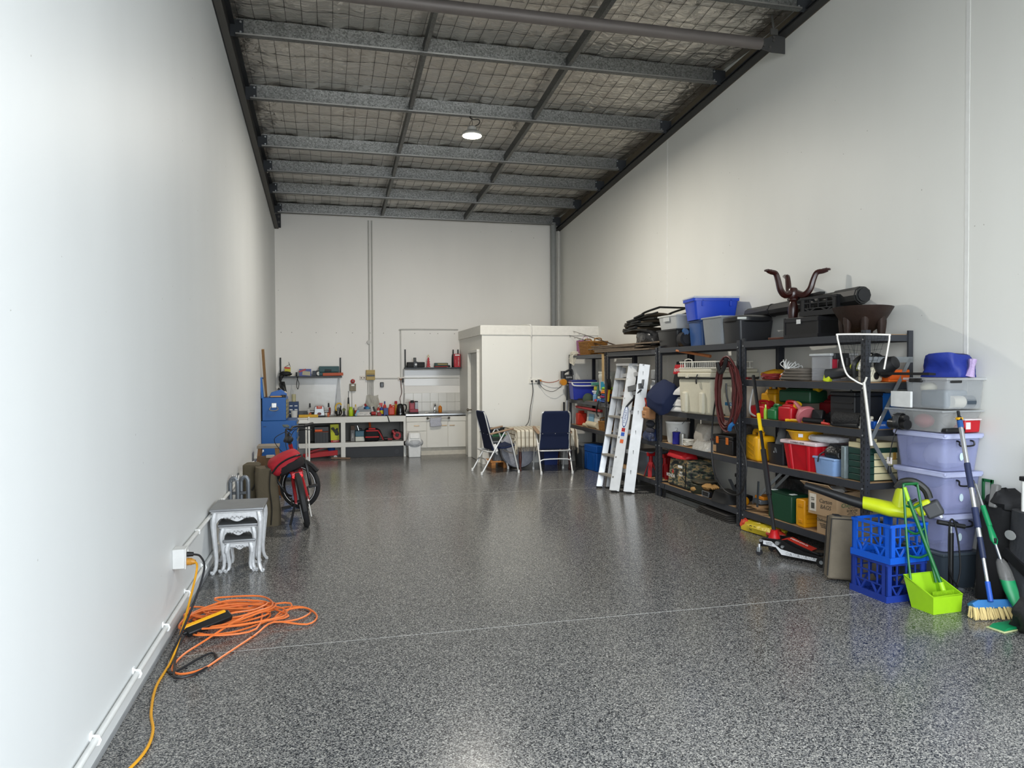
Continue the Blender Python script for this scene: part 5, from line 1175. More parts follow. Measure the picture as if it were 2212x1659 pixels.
def recycle(label, c, dx, dy, h, lid, rz):
    t = T('storage_tub', label, 'tub', c, rz)
    G().tub(dx * .84, dy * .84, dx * .96, dy * .96, h, .004, rad=.03).obj('tub', BT, t)
    g = G(); g.tub(dx, dy, dx, dy, .03, .014, (0, 0, h - .03), rad=.03); g.obj('rim', BT, t)
    for s in (-1, 1): G().box((s * dx * .3, -dy * .475, h * .78), (.02, .02, h * .3)).obj('rib', BT, t)
    if lid: G().box((0, 0, h + .012), (dx * 1.0, dy * 1.0, .024)).obj('lid', mt('c3c7d2', .35), t, bev=.008)
    return t
t = lidtub('storage_tub', 'muted blue tub underneath the bright blue tub', 'tub', (4.29, 7.68, ZT), .38, .36, .27, '2d4f86', '2a4a7e', rz=-.1)
G().box((-.02, -.19, .21), (.09, .02, .03)).obj('handle', BLACK(), t, bev=.004)
recycle('bright blue tub with pale lid stacked highest on the top shelf', (4.29, 7.66, ZT + .293), .54, .40, .24, True, -.16)
t = lidtub('storage_tub', 'grey translucent oval tub on the top shelf', 'tub', (4.25, 7.20, ZT), .42, .42, .28, '8d9296', '9a9fa3', alpha=.8, lh=.02)
for i in range(4): G().tube(smoothpts([(-.16, -.212, .04 + .04 * i), (-.06, -.214, .10 + .05 * i), (.02, -.214, .07 + .03 * i), (.10, -.213, .14 + .02 * i)]), .004, 4).obj('bag_crease', mt('d5d8d8', .3), t)
t = lidtub('storage_tub', 'black plastic tub with domed lid and pale clip on the top shelf', 'tub', (4.25, 6.83, ZT), .40, .34, .23, '26272a', None)
G().ell((0, 0, .245), (.225, .20, .045), 22, 9, pw=.6).obj('lid', mt('1c1d20', .35), t); G().box((-.17, -.17, .25), (.09, .03, .025), (0, 0, -.5)).obj('clip', mt('b9bcb4', .4), t, bev=.005)
# upturned tripod table base
ZT = 1.872
t = T('pedestal_base', 'upturned dark mahogany pedestal table base with three curved legs', 'table base', (4.30, 6.13, ZT), .25); MD = mt('30120e', .3, scale=10, coat=.4)
G().lathe([(.10, 0), (.10, .018), (.03, .03), (.025, .09), (.045, .12), (.03, .15), (.038, .18), (.048, .26), (.045, .32), (.03, .36), (.045, .375), (.042, .39), (.05, .40), (.05, .46), (.035, .49), (.01, .5)], 18).obj('column', MD, t)
for k in range(3):
    a = 2 * PI * k / 3 + .95; P_ = smoothpts([(.03, 0, .44), (.10, 0, .42), (.155, 0, .47), (.185, 0, .56), (.215, 0, .62), (.27, 0, .63), (.31, 0, .64)], 4)
    P_ = [(p.x * math.cos(a), p.x * math.sin(a), p.z) for p in P_]; n_ = len(P_)
    lg = G().tube(P_, .02, 8, rr=[.034 - .014 * i / n_ for i in range(n_)]).obj('leg', MD, t)
    G().box((.30 * math.cos(a), .30 * math.sin(a), .642), (.07, .04, .02), (0, 0, a)).obj('foot_pad', MD, lg, bev=.006)
G().box((-.02, -.02, .012), (.32, .32, .02)).obj('mounting_block', mt('4b2416', .5), t, bev=.003)
# long black tube case
t = T('tube_case', 'long black ribbed rod tube resting across the top shelf items', 'tube'); a, b = Vector((4.50, 7.20, 2.195)), Vector((4.38, 5.28, 2.215))
G().cyl(a, b, .062, .072, 10).obj('barrel', mt('232322', .5, scale=6, var=.2), t, ang=20); d = (b - a).normalized()
G().cyl(b - d * .35, b - d * .02, .078, .078, 10).obj('sleeve', mt('272726', .5), t, ang=20); G().cyl(b - d * .02, b + d * .01, .060, .055, 14).obj('end_cap', mt('18181a', .5), t)
for k in (.25, .5, .62): G().cyl(a + d * 1.9 * k, a + d * (1.9 * k + .03), .070, .070, 10).obj('strap', BLACK(), t)
G().bar(a + d * .8 + Vector((0, 0, .075)), a + d * 1.35 + Vector((0, 0, .085)), .05, .02).obj('handle', BLACK(), t)
# crates: open lattice sides
def milk_crate(label, c, rz, mat, sx=.335, sy=.335, h=.262, group=None, inner=None, rot=None):
    t = T('milk_crate', label, 'crate', c, rz, group, rot); w = .012; hx2, hy2 = sx / 2, sy / 2
    for s1 in (-1, 1):
        for s2 in (-1, 1):
            g = G(); g.box((s1 * (hx2 - .022), s2 * (hy2 - .006), h / 2), (.044, w, h)); g.box((s1 * (hx2 - .006), s2 * (hy2 - .022), h / 2), (w, .044, h))
            g.obj('corner_post', mat, t, smooth=False)
    for z0, hh, ex in ((0, .045, .012), (h - .02, .02, .004)):
        g = G()
        for s in (-1, 1): g.box((0, s * (hy2 + ex / 2 - .004), z0 + hh / 2), (sx + ex, w, hh)); g.box((s * (hx2 + ex / 2 - .004), 0, z0 + hh / 2), (w, sy + ex, hh))
        g.obj('rim', mat, t, smooth=False)
    for (ax, s) in (('x', -1), ('x', 1), ('y', -1), ('y', 1)):
        g = G(); L_ = sx if ax == 'x' else sy
        def bb(u0, z0, u1, z1, q=.009):
            if ax == 'x': g.bar((u0, s * (hy2 - .006), z0), (u1, s * (hy2 - .006), z1), q, q)
            else: g.bar((s * (hx2 - .006), u0, z0), (s * (hx2 - .006), u1, z1), q, q)
        m_ = h * .40
        for k in (-.17, 0, .17): bb(k * L_ * 1.35, m_, k * L_ * 1.35, h - .01)
        bb(-L_ / 2 + .02, m_, L_ / 2 - .02, m_); bb(-L_ / 2 + .02, h * .68, L_ / 2 - .02, h * .68)
        for k in (-1, 1):
            bb(k * L_ * .36, m_, k * L_ * .24, .04, .012); bb(k * L_ * .22, .04, k * L_ * .08, m_, .012)
        g.obj('lattice_side', mat, t, smooth=False)
    g = G()
    for k in range(-3, 4): g.box((k * sx * .13, 0, .008), (.008, sy - .02, .012)); g.box((0, k * sy * .13, .008), (sx - .02, .008, .012))
    g.obj('base_grid', inner or mat, t, smooth=False)
    return t
MB = mt('1b1b1d', .45)
milk_crate('black lattice milk crate stacked behind the dark bowl on the top shelf', (4.40, 5.72, ZT + .20), .2, MB, .32, .40, .17)
t = T('folding_crate', 'black folding crate with white tag below the lattice crate', 'crate', (4.33, 5.83, ZT), .15)
G().box((0, 0, .095), (.36, .40, .19)).obj('body', mt('131315', .45), t, bev=.004)
g = G()
for s in (-1, 1):
    for z in (.02, .165): g.box((0, s * .203, z), (.37, .012, .03)); g.box((s * .183, 0, z), (.012, .41, .03))
    for q in (-1, 1): g.box((s * .17, q * .2, .095), (.03, .02, .19))
g.obj('rib_frame', mt('1d1d20', .45), t, smooth=False); G().box((-.189, .02, .15), (.003, .05, .04)).obj('tag', mt('c9c9c5', .5), t)
# kava bowl
t = T('wooden_bowl', 'wide dark wooden bowl on stout legs at the near end of the top shelf', 'bowl', (4.29, 5.18, ZT), .9); WB2 = mt('2b1c15', .55, scale=8, var=.25, bump=.2, bscale=20)
g = G(); prof = [(.10, .025), (.17, .06), (.25, .13), (.32, .215), (.325, .225), (.30, .222), (.22, .14), (.14, .085), (.02, .07)]
g.lathe(prof, 30, sx=1.0, sy=.72); g.obj('bowl', WB2, t)
for a in (.5, 1.4, 2.3, 3.2, 4.1, 5.0, 5.9):
    x, y = .215 * math.cos(a), .155 * math.sin(a)
    G().lathe([(.026, 0), (.032, .03), (.042, .10), (.040, .17)], 10, (x, y, 0), sx=1, sy=.8).obj('leg', WB2, t)
one(G().ell((4.42, 5.14, ZT + .215), (.04, .04, .03), 12, 8), 'wooden_cup', mt('b0814f', .5), 'pale wooden cup peeping over the rim of the dark bowl', 'cup')

# ---- nearest unit, level 1.485
ZA = 1.487
t = T('organiser_case', 'clear lidded case of screws with black clip and red label', 'case', (4.26, 5.50, ZA), .05)
G().box((0, 0, .11), (.26, .24, .22)).obj('case', mt('b3b5ba', .2, alpha=.4), t, bev=.008); G().box((0, 0, .228), (.29, .27, .022)).obj('lid', mt('d0d3d4', .25, alpha=.7), t, bev=.006)
G().box((-.04, -.135, .215), (.15, .03, .05)).obj('clip', mt('28292b', .4), t, bev=.006)
for x, z, c, sx, sz in ((-.09, .15, 'a8293a', .05, .08), (-.085, .06, '3c4a7a', .06, .07), (-.02, .14, 'd9d6cf', .07, .09), (.0, .06, 'dedbd4', .05, .08)): G().box((x, -.121, z), (sx, .004, sz)).obj('sticker', mt(c, .5), t)
t = T('lamp_tool', 'yellow and black cordless reciprocating tool on the second shelf', 'power tool', (4.20, 5.22, ZA), .35)
G().tube(smoothpts([(-.02, .2, .06), (0, .1, .07), (0, .0, .09), (.02, -.08, .085)]), .045, 9, rr=None).obj('motor_housing', mt('2b2c2e', .5), t)
G().ell((.04, -.06, .12), (.09, .07, .045), 14, 8).obj('top_cover', mt('c8d41f', .45), t); G().box((-.02, .18, .04), (.06, .06, .09), (.3, 0, 0)).obj('grip_end', mt('bcc820', .45), t, bev=.012)
for i in range(2): G().cyl((.05 + .07 * i, .10, .10), (.05 + .07 * i, .10, .20), .035, .026, 12).obj('battery', mt('1d1d1f', .45), t)
t = T('chainsaw', 'cream and black petrol chainsaw body on the second shelf', 'chainsaw', (4.24, 5.03, ZA), .3)
G().box((0, 0, .06), (.16, .12, .12)).obj('engine_cover', mt('cfc7b0', .5), t, bev=.02); G().tube(smoothpts([(-.13, .02, .10), (-.09, 0, .19), (.0, 0, .21), (.08, 0, .15)]), .016, 7).obj('front_handle', mt('d6d0bf', .5), t)
G().tube(smoothpts([(-.12, .06, .04), (-.14, .05, .14), (-.06, .04, .20), (.08, .04, .22)]), .02, 7).obj('rear_handle', BLACK(), t); G().cyl((-.02, -.062, .05), (-.02, -.07, .05), .03).obj('cap', BLACK(), t)
t = T('lantern', 'big black framed work light with round pale lens by the front post', 'work light', (4.16, 4.905, 1.487), .25)
t.location = (4.30, 4.99, ZA)
G().lathe([(.075, 0), (.09, .02), (.085, .06), (.06, .1), (.05, .14), (.03, .15)], 22, (0, 0, .11), (PI / 2 - .35, 0, 0)).obj('lens_hood', mt('1c1c1d', .5), t)
G().lathe([(.001, 0), (.06, 0), (.055, -.008), (.001, -.012)][::-1], 20, (0, -.004, .112), (PI / 2 - .35, 0, 0)).obj('lens', mt('b3ab97', .3), t); G().tube(smoothpts([(-.09, .02, .02), (-.10, .02, .16), (0, .04, .22), (.10, .02, .16), (.09, .02, .02)]), .014, 6).obj('carry_frame', mt('161617', .5), t)
t = case('tool_case', 'orange plastic tool case at the near end of the second shelf', 'case', (4.44, 5.03, ZA), (.20, .18, .10), 'd8601c', lid=.0, rough=.4)
G().box((-.02, -.093, .05), (.16, .008, .06)).obj('front_ribs', mt('c9551a', .45), t, bev=.003); G().prism([(-.06, .10), (0, .10), (-.03, .17)], .02).obj('upright_flap', mt('d8601c', .4), t)
t = T('folded_tarp', 'folded grey brown tarpaulin in the middle of the second shelf', 'tarpaulin', (4.25, 5.86, ZA))
for k in range(4): G().ell((0, 0, .018 + .026 * k), (.19 - .01 * k, .20 - .012 * k, .018), 16, 6, pw=.45, lump=.02, seed=k).obj('fold', mt('6a635a', .85, scale=8, var=.2), t)
t = coil('jumper_leads', 'red and black jumper lead coil on the second shelf', 'cable', (4.18, 6.25, ZA), .12, 7, .006, '7a2424', seed=9)
G().tube(smoothpts([(-.1, .1, .03), (-.12, .2, .02), (-.1, .28, .015)]), .006).obj('lead', BLACK(), t); G().box((-.09, .30, .015), (.025, .07, .02)).obj('clamp', mt('a03030', .5), t)
coil('extension_lead', 'orange cord and plug lying at the shelf edge', 'extension cord', (4.15, 6.02, ZA), .05, 3, .007, 'df5c1c', seed=5)
t = T('power_strip', 'white cable bundle with round plug tied on the second shelf', 'cable', (4.13, 6.00, ZA + .06), rot=(.3, -.5, .4))
for i in range(7): G().tube(smoothpts([(-.03, -.03 + .01 * i, .0), (.02, .004 * i - .012, .03), (.08, .022 * i - .07, .05 + .006 * i), (.13, .03 * i - .09, .045 + .012 * (i % 3)), (.10, .034 * i - .10, .02), (.03, .004 * i - .012, .02), (-.04 - .008 * (i % 3), .012 * i - .04, -.04)]), .0045, 5).obj('loop', mt('dcdcd8', .45), t)
G().cyl((.0, -.03, .06), (.0, -.045, .06), .028).obj('plug', mt('e6e6e3', .4), t)
one(G().ell((4.3, 6.40, ZA + .05), (.12, .16, .05), 14, 8, lump=.1, seed=2), 'hi_vis_vest', mt('d39a1b', .75), 'crumpled amber work vest at the far end of the second shelf', 'vest')
# ---- level 1.11
ZA = 1.112
def fuel_can(label, c, d, col, cap, rz=0, rot=None, spout=True):
    t = T('fuel_can', label, 'fuel can', c, rz, rot=rot); x, y, z = d
    G().box((0, 0, z * .40), (x, y, z * .8)).obj('body', mt(col, .4), t, bev=.02, seg=3)
    G().box((0, 0, z * .86), (x * .8, y * .8, z * .16), top=(.7, .75)).obj('shoulder', mt(col, .4), t, bev=.015)
    G().tube(smoothpts([(0, -y * .25, z * .9), (0, -y * .2, z * 1.05), (0, y * .28, z * 1.05), (0, y * .34, z * .85)]), .015, 7).obj('handle', mt(col, .4), t)
    G().cyl((0, -y * .40, z * .80), (0, -y * .52, z * .98), .034, .034, 14).obj('cap', mt(cap, .45), t)
    return t
fuel_can('yellow fuel can at the back of the third shelf, far end', (4.36, 6.50, ZA), (.18, .24, .30), 'd79a10', 'c98f10')
fuel_can('red fuel can standing at the far front of the third shelf', (4.17, 6.40, ZA), (.17, .24, .155), 'b3141c', '8f1218')
fuel_can('dark green fuel can lying high on the third shelf', (4.33, 6.02, ZA + .165), (.22, .40, .15), '17402a', 'c6a017', rz=.15)
fuel_can('small green fuel can beside the front red one', (4.15, 6.15, ZA), (.15, .13, .13), '1f6b38', '1f6b38')
fuel_can('red fuel can with yellow cap at the front of the third shelf', (4.16, 5.95, ZA), (.16, .20, .17), 'b5121f', 'dba81a')
fuel_can('dark red fuel can in the shade at the back of the third shelf', (4.45, 5.72, ZA), (.17, .24, .22), '6b1018', 'b7951e')
t = T('funnel', 'dusty pink plastic funnel leaning on the red fuel can', 'funnel', (4.14, 5.74, ZA + .09), rot=(-.95, .3, .2))
G().lathe([(.085, -.05), (.09, -.045), (.088, -.02), (.03, .05), (.022, .06), (.014, .16), (.011, .16), (.018, .06)], 20).obj('cone', mt('b9676c', .5), t)
one(G().tube(smoothpts([(4.11, 6.50, 1.40), (4.09, 6.52, 1.26), (4.08, 6.50, 1.16), (4.10, 6.40, 1.128), (4.15, 6.32, 1.125)]), .011), 'clear_hose', mt('a9a8a3', .35), 'grey hose loop hanging in front of the red fuel can', 'hose')
bottle('marker_bottle', 'thin lime green bottle beside the red fuel can', (4.10, 6.27, ZA), .018, .14, '9fc83a', 'cfe07a')
t = T('grip_pliers', 'yellow handled grips at the front edge of the third shelf', 'tool', (4.11, 5.83, ZA + .014), rz=1.7); G().tube(smoothpts([(-.10, 0, 0), (0, .005, .004), (.08, .03, 0)]), .013, 6).obj('handle', mt('e0a812', .45), t); G().tube(smoothpts([(-.02, -.004, 0), (.05, -.015, 0), (.10, -.035, 0)]), .012, 6).obj('handle', mt('e0a812', .45), t)
t = T('grease_gun', 'black grease gun with red ring lying on the third shelf', 'tool', (4.15, 5.60, ZA + .024), rz=.3); G().cyl((-.05, .08, .01), (.0, -.09, 0), .022).obj('barrel', mt('161617', .4), t); G().cyl((0, -.09, 0), (.002, -.095, 0), .018).obj('red_ring', mt('b5242a', .5), t); G().box((.05, .0, .05), (.06, .10, .09), (0, .4, .2)).obj('lever', BLACK(), t, bev=.01)
for i, (dy, dx, c, lb_) in enumerate(((.0, 0, 'd8483e', 'red handled chisel on the third shelf'), (-.10, .05, '3a3b3d', 'black screwdriver on the third shelf'), (.13, .12, '222326', 'black cordless tool body behind the chisels'))):
    if i < 2: one(G().cyl((4.15 + dx, 5.50 + dy, ZA + .014), (4.14 + dx, 5.40 + dy, ZA + .012), .012, .010), 'hand_tool', mt(c, .5), lb_, 'tool')
    else: one(G().ell((4.33, 5.55, ZA + .055), (.08, .12, .055), 12, 8, lump=.2, seed=4), 'power_tool', mt(c, .5), lb_, 'tool')
t = case('tool_case', 'tall ribbed black power tool case on the third shelf', 'case', (4.31, 5.26, ZA), (.30, .30, .29), '1c1d20', lid=.12, handle='1a1a1c')
for i in range(4): G().box((-.154, 0, .05 + .05 * i), (.006, .26, .008)).obj('rib', mt('121214', .5), t)
t = T('mesh_roll', 'rolled black rubber mesh mat on the third shelf', 'mat', (4.17, 5.17, ZA + .065)); G().cyl((-.03, .13, 0), (.01, -.14, 0), .06, n=18).obj('roll', mt('1b1b1c', .6, bump=.8, bscale=90), t); G().cyl((-.05, .15, -.042), (-.03, -.13, -.042), .022).obj('inner_roll', mt('232324', .6), t)
t = case('tool_case', 'small cream case with teal letters behind the near post', 'case', (4.20, 5.06, ZA), (.12, .10, .10), 'c9c2ae', lid=.3); text('11', .04, mt('2d8a86', .5), t, (-.061, 0, .06), SIDE)
t = T('product_box', 'small white and red printed box on the blue box', 'box', (4.17, 5.0, ZA)); G().box((0, 0, .045), (.06, .05, .09), (0, .1, 0)).obj('carton', mt('d9d5d0', .5), t); G().box((-.031, 0, .05), (.002, .03, .05)).obj('printed_panel', mt('b9403c', .5), t)
t = T('product_box', 'blue trade product box flat at the near end of the third shelf', 'box', (4.30, 5.02, ZA)); G().box((0, 0, .03), (.16, .12, .06)).obj('carton', mt('1d55a8', .4), t, bev=.002); text('TOOL', .022, WHITE(), t, (0, -.061, .03), FRONT)
t = T('product_box', 'tall blue trailer board box with white print at the shelf end', 'box', (4.49, 5.10, ZA)); G().box((0, 0, .14), (.12, .20, .28)).obj('carton', mt('1e5da6', .4), t, bev=.002); G().box((0, -.101, .205), (.12, .002, .025)).obj('grey_band', mt('b9bcc0', .5), t); text('>< XTREME', .026, WHITE(), t, (0, -.1015, .25), FRONT); text('BRAKE CONTROL SENSOR', .011, BLACK(), t, (0, -.1025, .205), FRONT)
for i in range(4): G().box((-.035 + .07 * (i % 2), -.1015, .04 + .07 * (i // 2)), (.05, .002, .045)).obj('printed_picture', mt('2b3a4a', .5), t)
one(G().cyl((4.44, 4.97, ZA), (4.44, 4.97, ZA + .075), .04), 'tape_roll', mt('b3afa6', .5), 'grey white tape roll at the near end of the third shelf', 'roll')
# ---- level .685
ZA = .687
t = T('jerry_can', 'tall bright yellow jerry can with spout loop on the fourth shelf', 'jerry can', (4.17, 6.47, ZA), -.1); YJ = mt('dfa313', .4)
G().box((0, 0, .125), (.20, .26, .25)).obj('body', YJ, t, bev=.03, seg=3); G().tube(smoothpts([(0, -.04, .24), (0, 0, .285), (0, .10, .285), (0, .12, .23)]), .022, 8).obj('handle', YJ, t)
G().cyl((-.03, -.08, .25), (-.03, -.09, .29), .033).obj('cap', YJ, t); G().tube(smoothpts([(-.045, -.09, .28), (-.05, -.09, .33), (-.02, -.09, .335), (-.015, -.09, .28)]), .005).obj('cap_loop', YJ, t)
for z in (.07, .12, .17): G().box((-.102, .0, z), (.006, .12, .008), (.3, 0, 0)).obj('rib', YJ, t)
t = lidtub('storage_tub', 'black bin full of shoes and gloves on the fourth shelf', 'bin', (4.24, 6.15, ZA), .26, .26, .20, '1a1c22', None, taper=.88)
G().ell((-.02, 0, .16), (.10, .10, .06), 14, 8, lump=.15).obj('bin_liner', mt('4a4148', .7), t)
t = T('sports_shoe', 'grey shoe with ridged sole lying on the black bin', 'shoe', (4.18, 6.14, ZA + .225), rot=(1.2, .25, -.5))
G().loft([[Vector((.045 * k * math.cos(a), y_, .028 * k * math.sin(a))) for a in [2 * PI * i / 12 for i in range(12)]] for y_, k in ((-.13, .5), (-.10, .95), (-.02, 1.0), (.05, .9), (.11, .95), (.14, .6))]).obj('upper', mt('57585a', .7), t)
for k in range(6): G().box((0, -.11 + .045 * k, -.028), (.08, .03, .014)).obj('sole_lug', mt('88898a', .6), t, bev=.005)
RT = mt('b20d1c', .35, var=.03)
t = T('storage_tub', 'red ribbed tub with pink-white lid on the fourth shelf', 'tub', (4.28, 5.77, ZA), .12); G().tub(.33, .36, .38, .42, .235, .004, rad=.03).obj('tub', RT, t)
for sx, sy in ((-.155, -.1), (-.155, .1), (-.08, -.178), (.1, -.178)): G().cyl((sx * 1.0, sy * 1.0, .0), (sx * 1.15, sy * 1.15, .225), .022, .026, 10).obj('rib', RT, t)
G().box((0, 0, .245), (.41, .45, .035)).obj('lid', mt('d5bfc0', .4), t, bev=.01); text('TOWING GEAR', .025, mt('4a4246', .6), t, (-.206, 0, .245), SIDE)
t = T('basin', 'round yellow plastic basin on the red tub', 'basin', (4.24, 5.85, ZA + .263)); G().lathe([(.12, 0), (.155, .07), (.17, .078), (.17, .086), (.155, .084), (.115, .008), (.01, .006)], 28).obj('basin', mt('dba40f', .35), t); G().box((-.12, -.095, .045), (.04, .004, .03), (0, 0, -.9)).obj('sticker', mt('d9d9e2', .5), t)
t = T('plastic_sack', 'rolled white plastic sack on the red tub lid', 'sack', (4.24, 5.53, ZA + .295), rz=.15); G().ell((0, 0, 0), (.10, .17, .032), 16, 8, pw=.6, lump=.05, seed=2).obj('roll', mt('c3c2c4', .3, bump=.6, bscale=14), t); G().ell((-.03, .15, 0), (.05, .03, .03), 10, 6).obj('rolled_end', mt('d0cfd0', .35), t)
t = lidtub('storage_tub', 'pale blue plastic box at the front of the fourth shelf', 'tub', (4.21, 5.43, ZA), .20, .28, .13, '7f9cc6', '8aa6cd', lh=.02)
t = soft_bag('rolled_jacket', 'rolled black shiny jacket on the pale blue box', (4.21, 5.36, ZA + .155), .16, .22, .10, 0, mt('1a1b1c', .35, bump=.9, bscale=16), 3, 'jacket', .7, .9); G().tube(smoothpts([(-.06, .08, .05), (-.10, .12, .01), (-.11, .13, -.05)]), .006).obj('strap', BLACK(), t)
one(G().box((4.18, 5.20, ZA + .135), (.12, .05, .27)), 'steel_sheet', mt('7d898b', .45, .3, scale=20, var=.2), 'scuffed grey metal panel standing beside the pale blue box', 'panel', bev=.008)
t = T('tackle_box', 'big dark green tackle box with cream lid tray on the fourth shelf', 'tackle box', (4.31, 5.08, ZA), 0)
for k in range(5): G().box((0, 0, .03 + .053 * k), (.33, .17, .050)).obj('drawer', mt('1d3b33', .45) if k < 5 else None, t, bev=.004)
G().box((0, 0, .29), (.33, .17, .045)).obj('lid', mt('c8bd96', .5), t, bev=.006); G().box((-.06, 0, .325), (.12, .10, .03)).obj('tray', mt('c8bd96', .5), t, bev=.006)
for k in range(4): G().box((.05, -.088, .035 + .056 * k), (.22, .006, .05)).obj('front_panel', mt('d0c59c', .5), t, bev=.003)
G().box((.13, -.09, .20), (.03, .012, .06)).obj('latch', mt('b58a3c', .5), t, bev=.003)
t = T('tape_dispenser', 'red and yellow tape measure hanging over the tackle box', 'tape', (4.165, 5.0, 1.01)); G().cyl((-.012, 0, 0), (.012, 0, 0), .035).obj('reel', mt('a3202c', .5), t); G().bar((.02, 0, -.01), (.03, 0, -.09), .03, .02).obj('grip', mt('d89a17', .5), t)
# ---- level .175
ZA = .177
t = soft_bag('tarp_heap', 'black plastic tarpaulin heaped over boxes on the lowest shelf', (4.38, 6.12, ZA + .12), .28, .62, .26, 0, mt('17181a', .3, bump=1.0, bscale=8), 12, 'tarpaulin', .75, 1.0)
t = case('ice_box', 'dark green cool box with white corner clips on the lowest shelf', 'cool box', (4.24, 6.04, ZA), (.28, .36, .25), '12402a', lid=.0)
for sx, sy in ((-.10, -.15), (.10, -.15), (-.10, .15)): G().box((sx, sy, .258), (.06, .05, .016)).obj('clip', mt('d2d6d2', .4), t, bev=.004)
G().box((0, 0, .256), (.285, .365, .012)).obj('rim', mt('0f3524', .45), t)
one(G().box((4.05, 6.32, ZA + .20), (.012, .02, .25), (0, .05, 0)), 'grey_board', mt('33373a', .5), 'grey board edge standing behind the jack handle', 'board')
t = T('hard_case', 'yellow ribbed hard case standing on edge on the lowest shelf', 'case', (4.22, 5.73, ZA), .05)
G().box((0, 0, .125), (.24, .10, .25)).obj('body', mt('d9940f', .4), t, bev=.012); G().box((0, .055, .125), (.22, .05, .24)).obj('lid', mt('dea017', .4), t, bev=.01)
for k in range(5): G().box((0, -.052, .04 + .04 * k), (.2, .006, .008)).obj('rib', mt('c9870c', .45), t)
for s in (-1, 1): G().box((-.122, .0, .125 + s * .07), (.012, .05, .03)).obj('latch', mt('c9870c', .45), t, bev=.003); G().box((s * .07, -.02, .008), (.03, .05, .016)).obj('foot', mt('c9870c', .45), t)
CARD = mt('a98d6c', .8, scale=5, var=.06)
def carton(label, c, d, rz):
    t = T('cardboard_box', label, 'carton', c, rz); x, y, z = d
    G().tub(x, y, x, y, z, .005).obj('box', CARD, t, smooth=False); return t
INK = mt('33352e', .7); GRN = mt('1f5b3c', .6)
t = carton('lower sealed cardboard carton on the lowest shelf', (4.30, 5.33, ZA), (.36, .38, .155), .05); G().box((0, 0, .157), (.36, .38, .004)).obj('flap', CARD, t, smooth=False)
text('Chefmaster', .036, INK, t, (.0 - .181, .11, .115), SIDE); text('HIGH QUALITY\nPACKAGING\nCARTONS', .014, INK, t, (-.181, .11, .07), SIDE)
text('Chefmaster', .03, INK, t, (-.08, -.191, .12), FRONT)
g = G(); [g.box((-.181, -.05 - .008 * k, .06), (.0012, .004 if k % 3 else .002, .05)) for k in range(12)]; g.obj('barcode', INK, t)
t = carton('open cardboard carton with one flap up, handwritten on its side', (4.26, 5.44, ZA + .162), (.34, .32, .215), .12)
G().sheet(lambda u, v: (-.17 - .10 * u * .9, -.16 + .32 * v, .215 + .07 * u), 1, 1).obj('flap', CARD, t, solid=.005, smooth=False)
G().sheet(lambda u, v: (-.17 + .34 * v, -.16 - .02 * u, .215 + .09 * u), 1, 1).obj('flap', mt('9c8060', .8), t, solid=.005, smooth=False) if False else None
G().sheet(lambda u, v: (.02 + .15 * u, -.16 + .32 * v, .218 + .012 * u), 1, 1).obj('flap', CARD, t, solid=.005, smooth=False)
g = G(); g.ell((0, .02, .20), (.10, .09, .04), 12, 7, lump=.2, seed=6); g.obj('plastic_liner', mt('b5b3af', .25), t)
text('Carton\nBAGS', .05, mt('4a4238', .7), t, (-.172, -.04, .10), SIDE, name='handwriting', shear=.15)
G().box((-.172, .105, .10), (.003, .075, .15)).obj('paper_label', mt('cfc6b6', .7), t); text('GBAG\n1x500', .016, INK, t, (-.1745, .105, .13), SIDE)
g = G(); [g.box((-.1745, .085 + .005 * k, .07), (.001, .003, .05)) for k in range(8)]; g.obj('barcode', INK, t)
text('Chefmaster', .05, GRN, t, (.0, -.161, .105), FRONT); text('PACKAGING\nThe Simple Choice', .016, INK, t, (0, -.161, .073), FRONT); text('High quality, affordable\npackaging range\nwww product codes\ncarton of 500', .013, INK, t, (0, -.161, .035), FRONT)
for x, z, q in ((-.022, .148, .016), (.0, .156, .019), (.022, .148, .016)): G().tube([(x + q * math.cos(a), -.1612, z + q * math.sin(a)) for a in [2 * PI * i / 14 for i in range(14)]], .0025, 4, True).obj('hat_logo', GRN, t)
G().box((0, -.1612, .132), (.05, .002, .006)).obj('hat_logo', GRN, t)

# ---- second unit (B)
ZC = 1.092
t = T('ice_box', 'large cream icebox with black cord and moulded feet on the shelf', 'icebox', (4.27, 7.47, ZC), .08); CR = mt('cdc7b2', .5, scale=40, var=.04, bump=.08, bscale=90)
G().box((0, 0, .20), (.58, .62, .40), top=(1.06, 1.06)).obj('body', CR, t, bev=.03, seg=3); G().box((0, 0, .437), (.63, .67, .055)).obj('lid', CR, t, bev=.012); G().box((0, 0, .485), (.60, .64, .04)).obj('lid', CR, t, bev=.012)
for sy in (-.17, .17): G().box((-.31, sy, .13), (.05, .09, .24)).obj('moulded_foot', CR, t, bev=.02)
G().box((-.10, -.325, .13), (.10, .05, .24)).obj('moulded_foot', CR, t, bev=.02)
G().box((-.02, -.02, .403), (.625, .665, .008)).obj('shock_cord', BLACK(), t); lc = G().box((-.318, .12, .42), (.02, .05, .04)).obj('latch_plate', CR, t, bev=.004)
G().tube(smoothpts([(-.325, -.10, .445), (-.34, -.10, .41), (-.345, -.11, .36), (-.335, -.09, .345), (-.335, -.085, .38)]), .007).obj('cord_toggle', BLACK(), t)
t = T('wire_basket', 'white wire rack lying on top of the cream icebox', 'wire rack', (4.22, 7.42, ZC + .508), .08); WR = mt('d5d1c4', .45)
g = G()
for z in (.006, .075): g.tube([(-.24, -.36, z), (.22, -.36, z), (.22, .36, z), (-.24, .36, z)], .008, 5, True)
for k in range(19): y = -.34 + .0378 * k; g.tube([(-.24, y, .006), (-.24, y, .075)], .005, 4); g.tube([(-.24, y, .006), (.22, y, .006)], .0035, 4)
